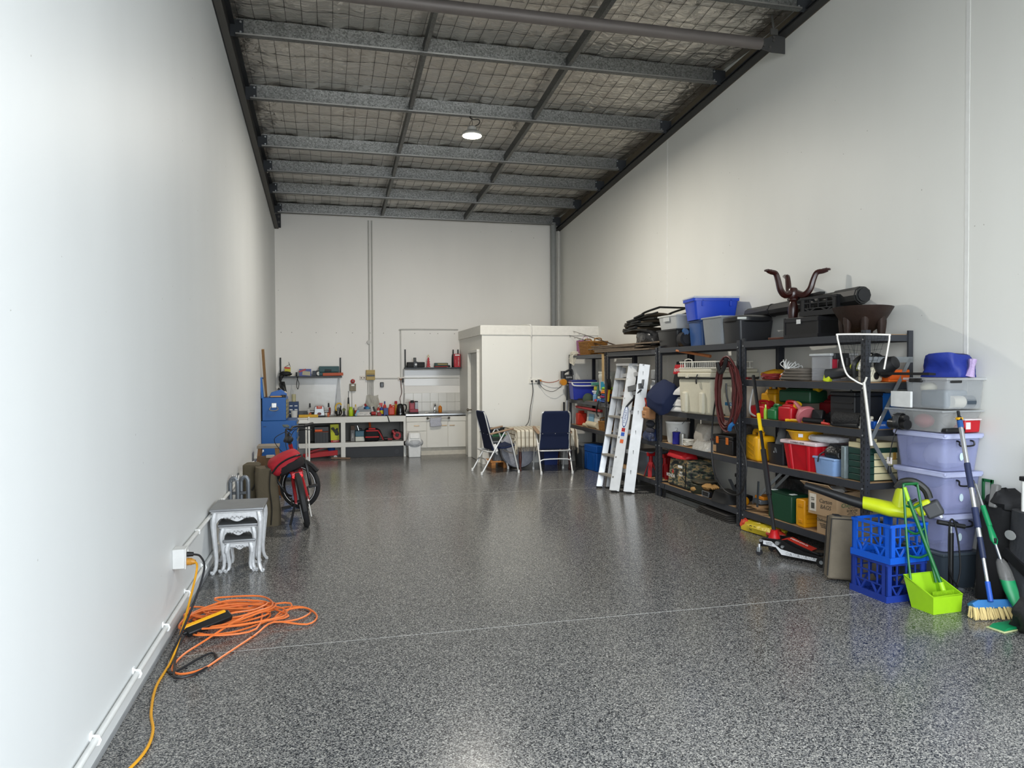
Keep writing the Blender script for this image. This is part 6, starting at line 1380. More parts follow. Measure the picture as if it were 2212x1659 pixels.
for k in range(10): x = -.22 + .045 * k; g.tube([(x, -.36, .006), (x, -.36, .075)], .005, 4)
g.obj('wire_frame', WR, t)
G().tube(smoothpts([(-.245, .10, .02), (-.245, .10, .10), (-.245, .24, .10), (-.245, .24, .02)], 2), .006, 5).obj('wire_handle', WR, t)
one(G().cyl((4.02, 7.98, 1.815), (4.20, 7.5, 1.74), .014, .018), 'hammer_handle', mt('a5653c', .6), 'orange wooden handle poking out below the top shelf', 'handle')
t = soft_bag('cushion', 'navy cushion leaning out of the shelf beside the icebox', (0, 0, 0), .40, .44, .13, 0, NAVY, 4, 'cushion', .75, .7); t.location = (4.0, 8.22, ZC + .15); t.rotation_euler = (.45, -.85, -.15)
for k, (y, z) in enumerate(((7.98, .07), (7.94, .20), (8.02, -.0))):
    t = soft_bag('pillow', ('lowest white pillow squashed behind the icebox', 'white pillow stuck out between the navy cushion and icebox', 'white pillow edge under the navy cushion')[k], (4.16, y, ZC + max(0, z) + .0), .34, .30, .10, .3, mt('d3d2cf', .9), 20 + k, 'pillow', .5, .6)
t = soft_bag('duffel_bag', 'red and black duffel bag with white lettering behind the cushion', (4.25, 8.14, ZC + .26), .30, .36, .34, 0, mt('131316', .7), 6, 'bag', .7, .6); G().box((-.15, -.06, .24), (.02, .22, .12), (0, .25, 0)).obj('red_panel', mt('a8141f', .6), t, bev=.01); text('spott', .075, WHITE(), t, (-.168, -.05, .24), (PI / 2 - .0, 0, -PI / 2), shear=.2)
t = T('carton', 'cream product carton with blue band behind the hose coil', 'carton', (4.30, 6.95, ZC)); G().box((0, 0, .16), (.30, .30, .32)).obj('box', mt('cfcabb', .5), t, bev=.002); G().box((-.151, 0, .13), (.002, .30, .035)).obj('blue_band', mt('2f79a8', .5), t); text('MODEL', .03, WHITE(), t, (-.153, 0, .13), SIDE)
one(G().ell((4.14, 6.80, ZC + .045), (.05, .09, .045), 12, 8), 'cap_hat', mt('1f1a19', .7), 'dark cap in front of the cream carton', 'cap')
# air hose coil hung on the post
t = T('hose_coil', 'thick coil of dark red air hose hanging on the shelf post', 'hose', (3.955, 6.72, 1.36), rot=(0, 0, .15)); HR = mt('5a2624', .5, var=.2)
for k in range(13):
    rng = random.Random(k + 40); ry = .105 + .018 * (k % 6) + rng.uniform(-.012, .012); rz_ = .29 + .022 * (k % 5) + rng.uniform(-.02, .03); ox = .010 * (k % 4) - .02
    P_ = [(ox + rng.uniform(-.006, .006), ry * math.sin(2 * PI * i / 26) + .012 * math.sin(k), -.02 + rz_ * math.cos(2 * PI * i / 26)) for i in range(26)]
    G().tube(P_, .0095, 6, True).obj('loop', HR if k % 3 else mt('46201d', .5), t)
G().tube(smoothpts([(-.05, .10, .30), (-.05, .05, .20), (-.04, .0, .26), (-.05, -.04, .34)]), .022, 7).obj('hanger_hook', mt('1b1a1a', .5), t); G().tube(smoothpts([(-.03, -.07, -.38), (-.045, -.10, -.34), (-.03, -.13, -.31)]), .022, 7).obj('blue_tie', mt('2566a0', .5), t)
one(G().tube(smoothpts([(3.945, 6.80, 1.58), (3.94, 6.92, 1.3), (3.95, 7.02, .95), (3.94, 6.98, .55), (3.95, 6.80, .36), (3.96, 6.58, .33), (3.97, 6.45, .42), (3.98, 6.42, .7), (3.96, 6.58, 1.0), (3.94, 6.70, 1.3), (3.94, 6.72, 1.45)]), .009, 6), 'hose_tail', mt('161617', .5), 'black hose tail looping down below the red hose coil', 'hose')
ZC = .687
t = T('pail', 'large white pail marked with a number three on the shelf', 'pail', (4.20, 8.30, ZC)); G().lathe([(.115, 0), (.125, .03), (.145, .24), (.15, .245), (.15, .265), (.14, .268), (.01, .262)], 26).obj('body', mt('d4d3ce', .45), t); G().tube(smoothpts([(-.02, -.148, .24), (.04, -.16, .29), (.12, -.10, .27), (.15, .0, .24)]), .004).obj('wire_handle', GS, t)
text('3', .11, mt('a3a29d', .6), t, (-.075, -.118, .155), (PI / 2, 0, -.57), name='number')
t = T('twine_spool', 'royal blue twine spool in front of the white pail', 'spool', (4.09, 8.12, ZC)); G().lathe([(.042, 0), (.05, .006), (.046, .02), (.046, .13), (.05, .145), (.042, .15)], 18).obj('twine', mt('20207e', .8, bump=.4, bscale=120), t); G().cyl((0, 0, .15), (0, 0, .154), .02).obj('core', mt('8c7b62', .7), t)
one(G().cyl((4.11, 8.0, ZC), (4.11, 8.0, ZC + .135), .035), 'drink_can', mt('a5a39d', .35, .6), 'silver drink can beside the blue twine spool', 'can')
t = coil('white_line', 'white cord coiled flat on the shelf by the silver can', 'rope', (4.14, 7.86, ZC), .075, 8, .007, 'd6d2c6', seed=12, h=.07)
t = soft_bag('plastic_bag', 'clear plastic bag of white stuffing on the middle shelf', (4.26, 7.62, ZC), .30, .36, .27, 0, mt('b4aca0', .3, alpha=.8, bump=1, bscale=12), 15, 'bag', .7, .9)
t = soft_bag('plastic_bag', 'bubble wrap bundle lying at the front of the middle shelf', (4.14, 7.46, ZC), .20, .44, .10, 0, mt('c3c0b8', .2, alpha=.75, bump=1, bscale=25), 17, 'bag', .8, .8)
t = T('speckled_bag', 'speckled grey bag standing behind the clear plastic bag', 'bag', (4.42, 7.30, ZC)); G().ell((0, 0, .17), (.10, .24, .17), 16, 9, pw=.6, lump=.04).obj('bag', mt('8f8983', .8, scale=60, col2='4a423e'), t)
t = case('toolbox', 'black lidded box with two orange latches on the middle shelf', 'toolbox', (4.25, 7.05, ZC), (.32, .40, .20), '19191b', lid=.2)
for sy in (-.1, .1): G().box((-.164, sy, .145), (.012, .045, .075)).obj('latch', mt('cc6a1e', .45), t, bev=.004)
G().box((-.162, .16, .05), (.004, .06, .07)).obj('paper_label', mt('a5835f', .6), t)
t = T('power_saw', 'red and black reciprocating saw lying behind the bubble wrap', 'saw', (4.22, 7.30, ZC + .11)); G().bar((-.02, .16, 0), (0, -.14, .01), .05, .05).obj('body', mt('7e1a22', .45), t, bev=.01); G().bar((-.03, .22, 0), (-.02, .1, 0), .03).obj('grip', BLACK(), t)
ZC = .177
def camo_mat():
    m = bpy.data.materials.new('camouflage'); m.use_nodes = True; nt = m.node_tree; b = nt.nodes['Principled BSDF']; L = nt.links; N = nt.nodes.new
    tc = N('ShaderNodeTexCoord'); mp = N('ShaderNodeMapping'); mp.inputs['Scale'].default_value = (9, 9, 22); L.new(tc.outputs['Object'], mp.inputs[0])
    nz = N('ShaderNodeTexNoise'); nz.inputs['Scale'].default_value = 1.2; nz.inputs['Detail'].default_value = 2; L.new(mp.outputs[0], nz.inputs['Vector'])
    cr = N('ShaderNodeValToRGB'); cr.color_ramp.interpolation = 'CONSTANT'; E = cr.color_ramp.elements
    E[0].position = 0; E[0].color = hx('17181a'); E[1].position = .42; E[1].color = hx('3d4636')
    for p, c in ((.5, '6b6253'), (.56, 'a08656'), (.63, '3a3f3a')): e = E.new(p); e.color = hx(c)
    L.new(nz.outputs['Fac'], cr.inputs[0]); L.new(cr.outputs[0], b.inputs['Base Color']); b.inputs['Roughness'].default_value = .8; return m
t = T('generator_bag', 'camouflage patterned generator cover with white print', 'cover bag', (4.25, 8.05, ZC), .0); CM = camo_mat()
G().box((0, 0, .175), (.36, .56, .35), top=(.86, .9)).obj('cover', CM, t, bev=.03, seg=3)
G().tube([(-.182, -.2, .01), (-.17, -.19, .30), (-.12, -.19, .348)], .007, 5).obj('piping', BLACK(), t); G().tube([(-.182, -.28, .02), (-.182, .28, .02)], .007, 5).obj('piping', BLACK(), t)
text('HONDA', .06, WHITE(), t, (-.181, .18, .12), (PI / 2 - .0, 0, -PI / 2)); G().prism([(-.02, 0), (.02, 0), (0, .05)], .004, (-.181, .12, .16), (0, 0, PI / 2)).obj('red_mark', mt('c01f28', .5), t)
G().box((-.182, -.07, .255), (.006, .10, .028)).obj('white_mark', WHITE(), t); text('1800\nWATT', .035, WHITE(), t, (-.184, -.09, .17), SIDE)
t = soft_bag('red_bag', 'red dry bag lying over the camouflage cover', (4.16, 8.10, ZC + .352), .22, .50, .09, 0, mt('b3131d', .5), 23, 'bag', .8, .6)
t = T('cable_drum', 'olive steel ring tray with tan leather gloves on the bottom shelf', 'tray', (4.20, 7.62, ZC)); G().lathe([(.16, 0), (.165, .01), (.165, .10), (.155, .11), (.14, .10), (.14, .02), (.01, .015)], 28).obj('ring', mt('34362a', .5, .3), t)
one(G().lathe([(.02, 0), (.12, .02), (.14, .045), (.10, .05), (.02, .03)], 20, (4.17, 7.58, ZC + .10)), 'metal_dish', mt('8d8b7c', .3, .8), 'dull silver dish sitting in the olive ring tray', 'dish')
for k, (x, y, z, rz, lb_) in enumerate(((4.12, 7.42, .10, .3, 'crumpled tan leather glove on the bottom shelf'), (4.08, 7.60, .05, 1.2, 'tan leather glove hanging over the tray edge'))):
    t = T('work_glove', lb_, 'glove', (x, y, ZC + z), rz, group='tan leather work gloves'); G().ell((0, 0, 0), (.055, .07, .035), 14, 8, lump=.12, seed=k).obj('palm', mt('a8804a', .8), t)
    for j in range(4): G().tube([(-.04 + .026 * j, -.05, 0), (-.045 + .03 * j, -.10, .008), (-.045 + .03 * j, -.125, -.006)], .013, 7).obj('finger', mt('a8804a', .8), t)
    G().tube([(.05, .0, 0), (.085, -.03, .01), (.09, -.06, 0)], .014, 7).obj('thumb', mt('a8804a', .8), t)
t = T('belt_buckle', 'black strap with chrome frame on the bottom shelf', 'strap', (4.07, 7.33, ZC)); G().box((0, 0, .035), (.05, .14, .07)).obj('block', mt('1b1b1e', .3), t, bev=.01); G().tube([(-.028, -.07, .01), (-.028, .07, .01), (-.028, .07, .065), (-.028, -.07, .065)], .004, 5, True).obj('frame', ZN, t)
t = soft_bag('black_pouch', 'soft black round bag at the near end of the bottom shelf', (4.14, 7.02, ZC), .26, .38, .11, 0, mt('101011', .7), 31, 'bag', .8, .5)
t = T('trailer_jack', 'black steel jack with grey bar behind the round bag', 'jack', (4.33, 7.12, ZC)); G().box((0, 0, .03), (.16, .3, .06)).obj('base', mt('131314', .5), t, bev=.006); G().lathe([(.05, .06), (.05, .15), (.03, .17), (.03, .24), (.045, .25), (.045, .28)], 14).obj('column', mt('17171a', .45), t); G().bar((-.10, -.10, .10), (-.04, .12, .20), .035, .01).obj('grey_bar', GS, t)
one(G().ell((4.16, 6.74, ZC + .055), (.05, .06, .05), 12, 8), 'yellow_cap', mt('d48e14', .4), 'yellow plastic end cap beside the shelf post', 'cap')
one(G().box((4.27, 6.46, ZC + .05), (.34, .1, .03)), 'timber_offcut', mt('a98258', .75), 'flat timber offcut at the far end of the lowest shelf', 'timber', bev=.002)
t = T('long_case', 'flat orange and grey case at the far end of the lowest shelf', 'case', (4.28, 6.44, ZC + .085)); G().box((0, 0, .02), (.34, .14, .04)).obj('grey_base', GS, t, bev=.004); G().box((0, 0, .06), (.30, .13, .03), (.05, .0, .1)).obj('orange_top', mt('c97a16', .5), t, bev=.004)
# mats and grates below
t = T('floor_grate', 'pair of long perforated steel grates on the floor under the shelf', 'grate', (4.10, 7.93, 0)); 
for k in range(2):
    g = G(); x = .08 * k
    for zz in (.012, .055): g.box((x, 0, zz), (.05, .92, .006))
    for j in range(46): g.box((x - .024, -.45 + .02 * j, .033), (.004, .008, .04))
    g.obj('grate', mt('7c7d79', .45, .5), t, smooth=False)
t = T('rubber_mats', 'stack of black curled rubber mats on the floor by the shelf post', 'mat', (4.12, 7.12, 0))
for k in range(4): G().sheet(lambda u, v: ((u - .5) * .22, (v - .5) * (.72 - .05 * k), .008 + .018 * k + .03 * max(0, v - .75) * (k + 1) * .3), 2, 10).obj('mat', mt('2a2724', .75), t, solid=.012)
one(G().bar((4.045, 8.36, .0), (4.035, 8.30, .17), .03, .01), 'steel_strap', mt('1e1e1f', .5), 'black strap hanging from the beam down to the floor', 'strap')

# ---- unit C behind the ladder
t = T('nail_pouch', 'tan leather tool pouch with tools hanging on the shelf post', 'tool pouch', (3.96, 8.60, 1.10)); LT = mt('a5764f', .7)
G().box((0, 0, -.06), (.10, .17, .16), top=(1.1, 1.15)).obj('pouch', LT, t, bev=.02); G().box((-.05, .03, -.08), (.03, .12, .10), top=(1.1, 1.1)).obj('pocket', mt('b5855c', .7), t, bev=.012)
text('TOOLS', .02, mt('6b4a30', .7), t, (-.068, .03, -.08), SIDE)
for k, (y, c, h_) in enumerate(((.05, 'b5241f', .13), (.0, '8c6d1f', .11), (-.05, '5b3a20', .14))): G().bar((0, y, .0), (-.02, y + .03, h_), .025, .02).obj('tool_handle', mt(c, .5), t)
for k in range(3): t = one(G().ell((3.98, 8.62, .90 - .085 * k), (.05, .10, .048), 12, 7, lump=.06, seed=k), 'rolled_cloth', mt(('24252b', '33323a', '2e2d36')[k], .9), ('dark cloth roll under the leather pouch', 'grey cloth roll below the pouch', 'lowest grey cloth roll on the post')[k], 'cloth')
t = soft_bag('stuff_sack', 'navy nylon sack hanging under the cloth rolls', (3.99, 8.64, .69), .13, .24, .14, 0, mt('1d2745', .4, bump=.8, bscale=18), 41, 'sack', .7, .9)
t = T('gas_cylinder', 'white gas canister standing on the shelf behind the ladder', 'canister', (4.22, 8.95, 1.092)); G().lathe([(.07, 0), (.08, .02), (.08, .30), (.06, .34), (.06, .36)], 18).obj('body', mt('c6c9cc', .4), t); G().box((0, 0, .43), (.12, .12, .14)).obj('head', mt('8f9293', .4), t, bev=.02)
t = case('storage_case', 'brown leather case on the shelf behind the ladder', 'case', (4.28, 9.75, 1.087), (.34, .5, .22), '5b3415', lid=.3)
t = T('bungee_cords', 'black and yellow strap ends hanging from the beam beside the post', 'strap', (4.02, 10.18, 1.32)); 
for k in range(3): G().tube(smoothpts([(0, .02 - .05 * k, .13), (-.01, -.02 - .06 * k, .06), (-.005, -.01 - .05 * k, -.02)]), .010, 5).obj('strap', BLACK(), t); G().tube([(-.005, -.01 - .05 * k, -.02), (0, .02 - .04 * k, -.10), (.0, .03 - .03 * k, -.2)], .010, 5).obj('strap_end', mt('c9ac1c' if k else '7a1a1c', .6), t)
t = lidtub('storage_tub', 'grey lidded bin low behind the ladder', 'bin', (4.26, 9.15, .182), .36, .40, .30, '5e6369', '6d7278', taper=.92)
def jack_stand(label, c, rz):
    t = T('jack_stand', label, 'jack stand', c, rz, group='red axle stands'); RJ = mt('a8151b', .4)
    for a in range(4):
        q = PI / 4 + a * PI / 2; G().bar((.09 * math.cos(q), .09 * math.sin(q), 0), (.025 * math.cos(q), .025 * math.sin(q), .19), .05, .008).obj('leg', RJ, t)
    G().cyl((0, 0, .17), (0, 0, .27), .024).obj('post', RJ, t); G().prism([(-.05, .27), (.05, .27), (.055, .32), (.03, .30), (-.03, .30), (-.055, .32)], .04).obj('saddle', RJ, t); return t
jack_stand('red axle stand nearest the shelf post', (4.13, 8.93, .182), .2); jack_stand('red axle stand behind the first one', (4.22, 8.70, .182), .6)
t = T('gumboot_bag', 'red nylon bag behind the axle stands', 'bag', (4.36, 8.72, .182)); G().ell((0, 0, .16), (.10, .14, .16), 14, 8, lump=.06).obj('bag', mt('8e1219', .6), t)
t = bottle('wine_bottle', 'dark bottle with pale label behind the ladder rungs', (4.12, 9.95, .682), .045, .30, '17191a', '101010', band='d5d3cc')
# ---- farthest unit D
ZD = 1.092
t = T('cool_box', 'royal blue esky with white handle at the far end of the shelf', 'cool box', (4.13, 11.72, ZD), -.12)
t.location = (4.15, 11.66, ZD)
G().box((0, 0, .145), (.36, .30, .29), top=(1.12, 1.12)).obj('body', mt('1c2c94', .4), t, bev=.012); G().box((0, 0, .31), (.42, .36, .04)).obj('lid', mt('16246f', .4), t, bev=.015); G().box((0, 0, .288), (.415, .355, .012)).obj('rim', mt('d5d6d8', .4), t)
G().tube(smoothpts([(-.21, -.17, .29), (-.205, -.185, .255), (-.14, -.19, .235), (.14, -.19, .235), (.205, -.185, .255), (.21, -.17, .29)], 4), .012, 7).obj('handle', mt('d8d9da', .4), t)
t = T('pail', 'white paint pail with blue label on the far shelf', 'pail', (4.27, 10.82, ZD)); G().lathe([(.12, 0), (.14, .36), (.147, .37), (.147, .41), (.14, .415), (.14, .44), (.147, .445), (.147, .47), (.01, .47)], 24).obj('body', mt('c3c4be', .45), t); G().box((-.09, -.098, .25), (.13, .004, .12), (0, 0, -.75)).obj('paper_label', mt('2b8aa8', .5), t); G().box((-.11, -.09, .06), (.07, .004, .08), (0, 0, -.75)).obj('paper_label', mt('27647a', .5), t)
t = T('hose_nozzle', 'teal and yellow spray gun lying behind the blue esky', 'spray gun', (4.22, 11.12, ZD + .0)); G().cyl((0, 0, 0), (0, 0, .24), .04, .03).obj('bottle', mt('3a6f66', .5), t); G().box((-.03, 0, .27), (.16, .05, .05)).obj('head', mt('4a8a7a', .5), t, bev=.01); G().box((-.04, .0, .20), (.05, .04, .06)).obj('trigger', mt('b9b23a', .5), t, bev=.008)
t = T('baseball_cap', 'green cap with cream edge at the front of the far shelf', 'cap', (4.10, 11.25, ZD)); G().ell((0, 0, .02), (.09, .10, .10), 16, 8).obj('crown', mt('3f4c3e', .85), t); G().ell((-.08, .10, .02), (.06, .09, .012), 14, 6).obj('peak', mt('1c1d1f', .8), t)
for k, (y, x, c, cap_, lb_) in enumerate(((10.93, 4.10, '6a93b5', 'd9dcdc', 'pale blue spray bottle at the front of the far shelf'), (10.78, 4.12, '1f2326', '2b2d30', 'black bottle beside the pale blue spray bottle'), (10.68, 4.13, '6b2a2a', '3b3b3d', 'dark red bottle in the shelf front row'))): bottle('spray_bottle', lb_, (x, y, ZD), .035, .19 - .02 * k, c, cap_, spray=(k == 0))
t = T('brush_set', 'blue and white cleaning brush tray at the shelf edge', 'brush', (4.09, 10.62, ZD)); G().box((0, 0, .025), (.09, .18, .05)).obj('tray', mt('2b6fb0', .5), t, bev=.008); G().box((0, 0, .07), (.07, .16, .035)).obj('bristles', mt('c9c8a8', .8), t, bev=.005); G().box((-.02, .15, .02), (.06, .09, .035)).obj('red_block', mt('b8262b', .5), t, bev=.006)
cols = ('3b4f86', '2c5a8c', '8a2f56', '2f4a7c', 'd8752a', 'cfa53a', '8fc23a')
for k, c in enumerate(cols): one(G().ell((4.12 + .01 * (k % 2), 10.42 + .012 * (k % 3), ZD + .018 + .033 * k), (.11 - .004 * k, .12, .022), 14, 6, pw=.6, lump=.06, seed=k), 'cleaning_cloth', mt(c, .9), ('lowest blue cleaning cloth of the folded pile', 'second blue cleaning cloth of the pile', 'crimson cleaning cloth in the folded pile', 'upper dark blue cleaning cloth of the pile', 'orange cleaning cloth near the top of the pile', 'mustard cleaning cloth below the lime one', 'lime green cleaning cloth on top of the pile')[k], 'cloth', group='folded cleaning cloths')
one(G().tube(smoothpts([(4.02, 10.55, 1.12), (4.0, 10.56, 1.04), (4.0, 10.6, .93), (4.01, 10.55, .88)]), .012), 'hanging_charger', BLACK(), 'black charger hanging by its lead from the shelf', 'charger')
ZD = .662
one(G().bar((4.08, 11.75, .97), (4.08, 10.6, .955), .05, .04), 'red_tube', mt('9c1b22', .5), 'long red bar lying under the middle board of the far unit', 'bar', bev=.01)
t = T('document_folder', 'white folder with blue photo leaning in the far unit', 'folder', (4.15, 11.1, ZD)); G().box((0, 0, .13), (.03, .62, .24), (0, .1, 0)).obj('cover', mt('c5c6c2', .5), t, bev=.003); G().box((-.022, .08, .15), (.004, .24, .13), (0, .1, 0)).obj('photo', mt('6c9cb8', .4), t)
t = T('paper_roll', 'rolled cream drawing in front of the white folder', 'roll', (4.09, 10.98, ZD + .052)); G().cyl((0, .25, 0), (0, -.22, 0), .05, n=18).obj('roll', mt('cfc3a6', .7), t); G().cyl((-.03, .36, -.02), (-.02, .2, -.02), .03).obj('inner_roll', mt('c9b793', .7), t)
wicker('small wicker basket in the far unit beside the rolled drawing', (4.14, 10.52, ZD), .18, .22, .13)
one(G().box((4.25, 11.0, ZD + .025), (.25, .5, .05)), 'blue_folder', mt('1f2638', .5), 'dark navy folder flat under the rolled drawing', 'folder', bev=.004)
t = T('petrol_can', 'orange red petrol can at the far end of the far unit', 'fuel can', (4.15, 11.72, ZD)); G().box((0, 0, .10), (.16, .13, .20)).obj('body', mt('b5301f', .4), t, bev=.015); G().box((0, 0, .22), (.10, .05, .04)).obj('handle', mt('b5301f', .4), t, bev=.01)
t = case('cool_box', 'bright blue ribbed cool box on the floor under the far unit', 'cool box', (4.20, 10.95, 0), (.36, .44, .40), '0f4e9c', lid=.28, latch=None); 
for s in (-1, 1): G().box((s * .08, -.226, .26), (.05, .012, .10)).obj('latch', mt('0a2c5c', .5), t, bev=.004); G().box((-.186, s * .12, .14), (.012, .06, .24)).obj('rib', mt('0f4b94', .4), t, bev=.004)
t.rotation_euler = (0, 0, .1)
t = lidtub('storage_tub', 'dark grey tub on the floor beyond the bright blue cool box', 'tub', (4.22, 11.55, 0), .40, .40, .34, '54585b', '63676a', taper=.9)
# blower hung on the end of the shelving and tools below it
t = T('leaf_blower', 'black and orange blower vacuum hung on the end of the shelving', 'blower', (3.96, 11.98, 1.40)); G().cyl((-.05, -.06, -.02), (-.05, .02, -.02), .055, n=16).obj('fan_housing', mt('c98214', .45), t)
G().cyl((-.06, -.02, .04), (-.06, -.02, .17), .035).obj('intake', mt('3a3b3d', .5), t); G().box((.05, -.02, .03), (.14, .07, .16)).obj('motor_housing', mt('2f3032', .5), t, bev=.02); G().bar((.02, -.03, -.08), (.015, -.03, -.50), .035, .03).obj('nozzle', mt('353638', .5), t, bev=.004)
G().tube(smoothpts([(-.05, -.02, .13), (.02, -.02, .17), (.10, -.02, .19), (.12, -.02, .10)]), .018, 7).obj('handle', mt('2b2c2e', .5), t); text('OZITO', .035, WHITE(), t, (.04, -.057, .06), FRONT, shear=.2)
for k, (x, y, h_, c, lb_) in enumerate(((3.96, 11.92, 1.05, '8f9294', 'silver pole standing at the end of the far shelving'), (3.92, 11.95, 1.02, 'b8621f', 'orange handled garden tool at the end of the far shelving'), (3.89, 11.97, .72, 'a3212a', 'red and black loppers at the end of the far shelving'))):
    t = T('garden_tool', lb_, 'garden tool', (x, y, 0)); G().cyl((0, 0, .15), (0, 0, h_), .014).obj('shaft', mt(c, .4), t); G().cyl((0, 0, h_ - .2), (0, 0, h_ + .02), .018).obj('grip', mt('202123' if k else '9a9c9e', .5), t); G().box((0, 0, .08), (.06, .02, .16)).obj('blade', STEEL, t, bev=.004)
# ------------------------------------------------------------------ aluminium ladders leaning on the shelving
AL = mt('b9babb', .38, .6, scale=14, var=.12); ALW = mt('d9d9d8', .42, .3, scale=10, var=.10)
t = T('step_ladder', 'aluminium step ladder folded and leaning on the shelving', 'ladder')
def V3(a, b, k): return Vector(a).lerp(Vector(b), k)
fl0, fl1 = (3.535, 9.27, .02), (3.965, 9.58, 1.66); fr0, fr1 = (3.60, 8.90, .02), (3.965, 9.12, 1.66); rr0, rr1 = (3.74, 8.75, .02), (3.985, 8.80, 1.66); rl0, rl1 = (3.64, 9.20, .02), (3.99, 9.50, 1.62)
def chan(a, b, w, out):
    a = Vector(a); b = Vector(b); d = (b - a).normalized(); o = Vector(out); o = (o - d * o.dot(d)).normalized(); n = d.cross(o)
    g = G(); g.bar(a, b, .004, w, up=o); g.bar(a + o * w / 2 + n * .012, b + o * w / 2 + n * .012, .028, .004, up=o); g.bar(a - o * w / 2 + n * .012, b - o * w / 2 + n * .012, .028, .004, up=o); g.bar(a + n * .002, b + n * .002, .006, .018, up=o); return g
chan(fl0, fl1, .075, (1, -.2, 0)).obj('rail', AL, t, smooth=False); chan(fr0, fr1, .125, (1, -.6, 0)).obj('rail', ALW, t, smooth=False); chan(rr0, rr1, .135, (1, -.5, 0)).obj('rear_rail', ALW, t, smooth=False); chan(rl0, rl1, .06, (1, -.2, 0)).obj('rear_rail', AL, t, smooth=False)
for k in range(6):
    q = .105 + .155 * k; G().bar(V3(fl0, fl1, q), V3(fl0, fl1, q).lerp(V3(fr0, fr1, q), .95), .085, .022).obj('step', mt('b3aea4', .45, .5), t, smooth=False); G().bar(V3(rl0, rl1, q + .05), V3(rr0, rr1, q + .05), .02, .05).obj('rear_brace', AL, t, smooth=False)
G().bar(V3(fl0, fl1, 1.0), V3(fr0, fr1, 1.0), .12, .03).obj('top_cap', AL, t, smooth=False); G().bar(V3(fr0, fr1, .995), V3(rr0, rr1, .995), .05, .012).obj('top_cap', AL, t, smooth=False)
for p in (fl0, fr0, rr0, rl0): G().box((p[0], p[1], .012), (.07, .05, .024), (0, 0, -.6)).obj('rubber_foot', BLACK(), t, bev=.004)
fo = Vector((-.55, -.8, 0)).normalized() * .012
G().bar(V3(fr0, fr1, .80) + fo, V3(rr0, rr1, .83) + fo * 2, .05, .07).obj('hinge_plate', mt('77797b', .4, .5), t, smooth=False); G().bar(V3(fr0, fr1, .66) + fo * 2, V3(rr0, rr1, .80) + fo * 3, .03, .012).obj('spreader_bar', mt('4b4d50', .4, .5), t, smooth=False)
G().bar(V3(rr0, rr1, .83) + fo, V3(rr0, rr1, .88) + fo, .01, .09).obj('hinge_plate', mt('77797b', .4, .5), t, smooth=False)
# stickers on the front right rail
m_ = V3(fr0, fr1, .575) + fo * .35; ax = (Vector(fr1) - Vector(fr0)).normalized(); ex = Vector((.7071, -.7071, 0)); ex = (Vector((1, -.6, 0)) - ax * Vector((1, -.6, 0)).dot(ax)).normalized(); nz_ = ex.cross(ax).normalized()
MX = Matrix((( ax.x, -ex.x, 0, 0), (ax.y, -ex.y, 0, 0), (ax.z, -ex.z, 0, 0), (0, 0, 0, 1)))
def stick(g, nm, mat, q, off=.004):
    o = g.obj(nm, mat, t); nn = ex.cross(ax).normalized()
    if nn.y > 0: nn = -nn
    yy = nn.cross(ax)
    o.matrix_local = Matrix(((ax.x, yy.x, nn.x, 0), (ax.y, yy.y, nn.y, 0), (ax.z, yy.z, nn.z, 0), (0, 0, 0, 1))); o.location = V3(fr0, fr1, q) + nn * off; return o
st_ = lambda L_, W_: G().box((0, 0, 0), (L_, W_, .001))
stick(G().lathe([(.001, 0), (.035, 0), (.035, .001)], 24, sx=4.2, sy=.95), 'badge', mt('26407f', .4), .58); stick(G().lathe([(.001, 0), (.031, 0), (.031, .001)], 24, sx=4.2, sy=.85), 'badge', mt('dfe3ea', .4), .58, .0048)
lt_ = text('STANLEY', .045, mt('26407f', .4), t, (0, 0, 0), (0, 0, 0)); nn = ex.cross(ax).normalized(); nn = -nn if nn.y > 0 else nn; yy = nn.cross(ax)
lt_.matrix_local = Matrix(((ax.x, yy.x, nn.x, 0), (ax.y, yy.y, nn.y, 0), (ax.z, yy.z, nn.z, 0), (0, 0, 0, 1))); lt_.location = V3(fr0, fr1, .58) + nn * .0062
for q, c in ((.475, 'a81e22'), (.44, '2a56b0'), (.385, 'd9622a'), (.412, 'cfcfcb')): stick(st_(.05, .045), 'sticker', mt(c, .5), q)
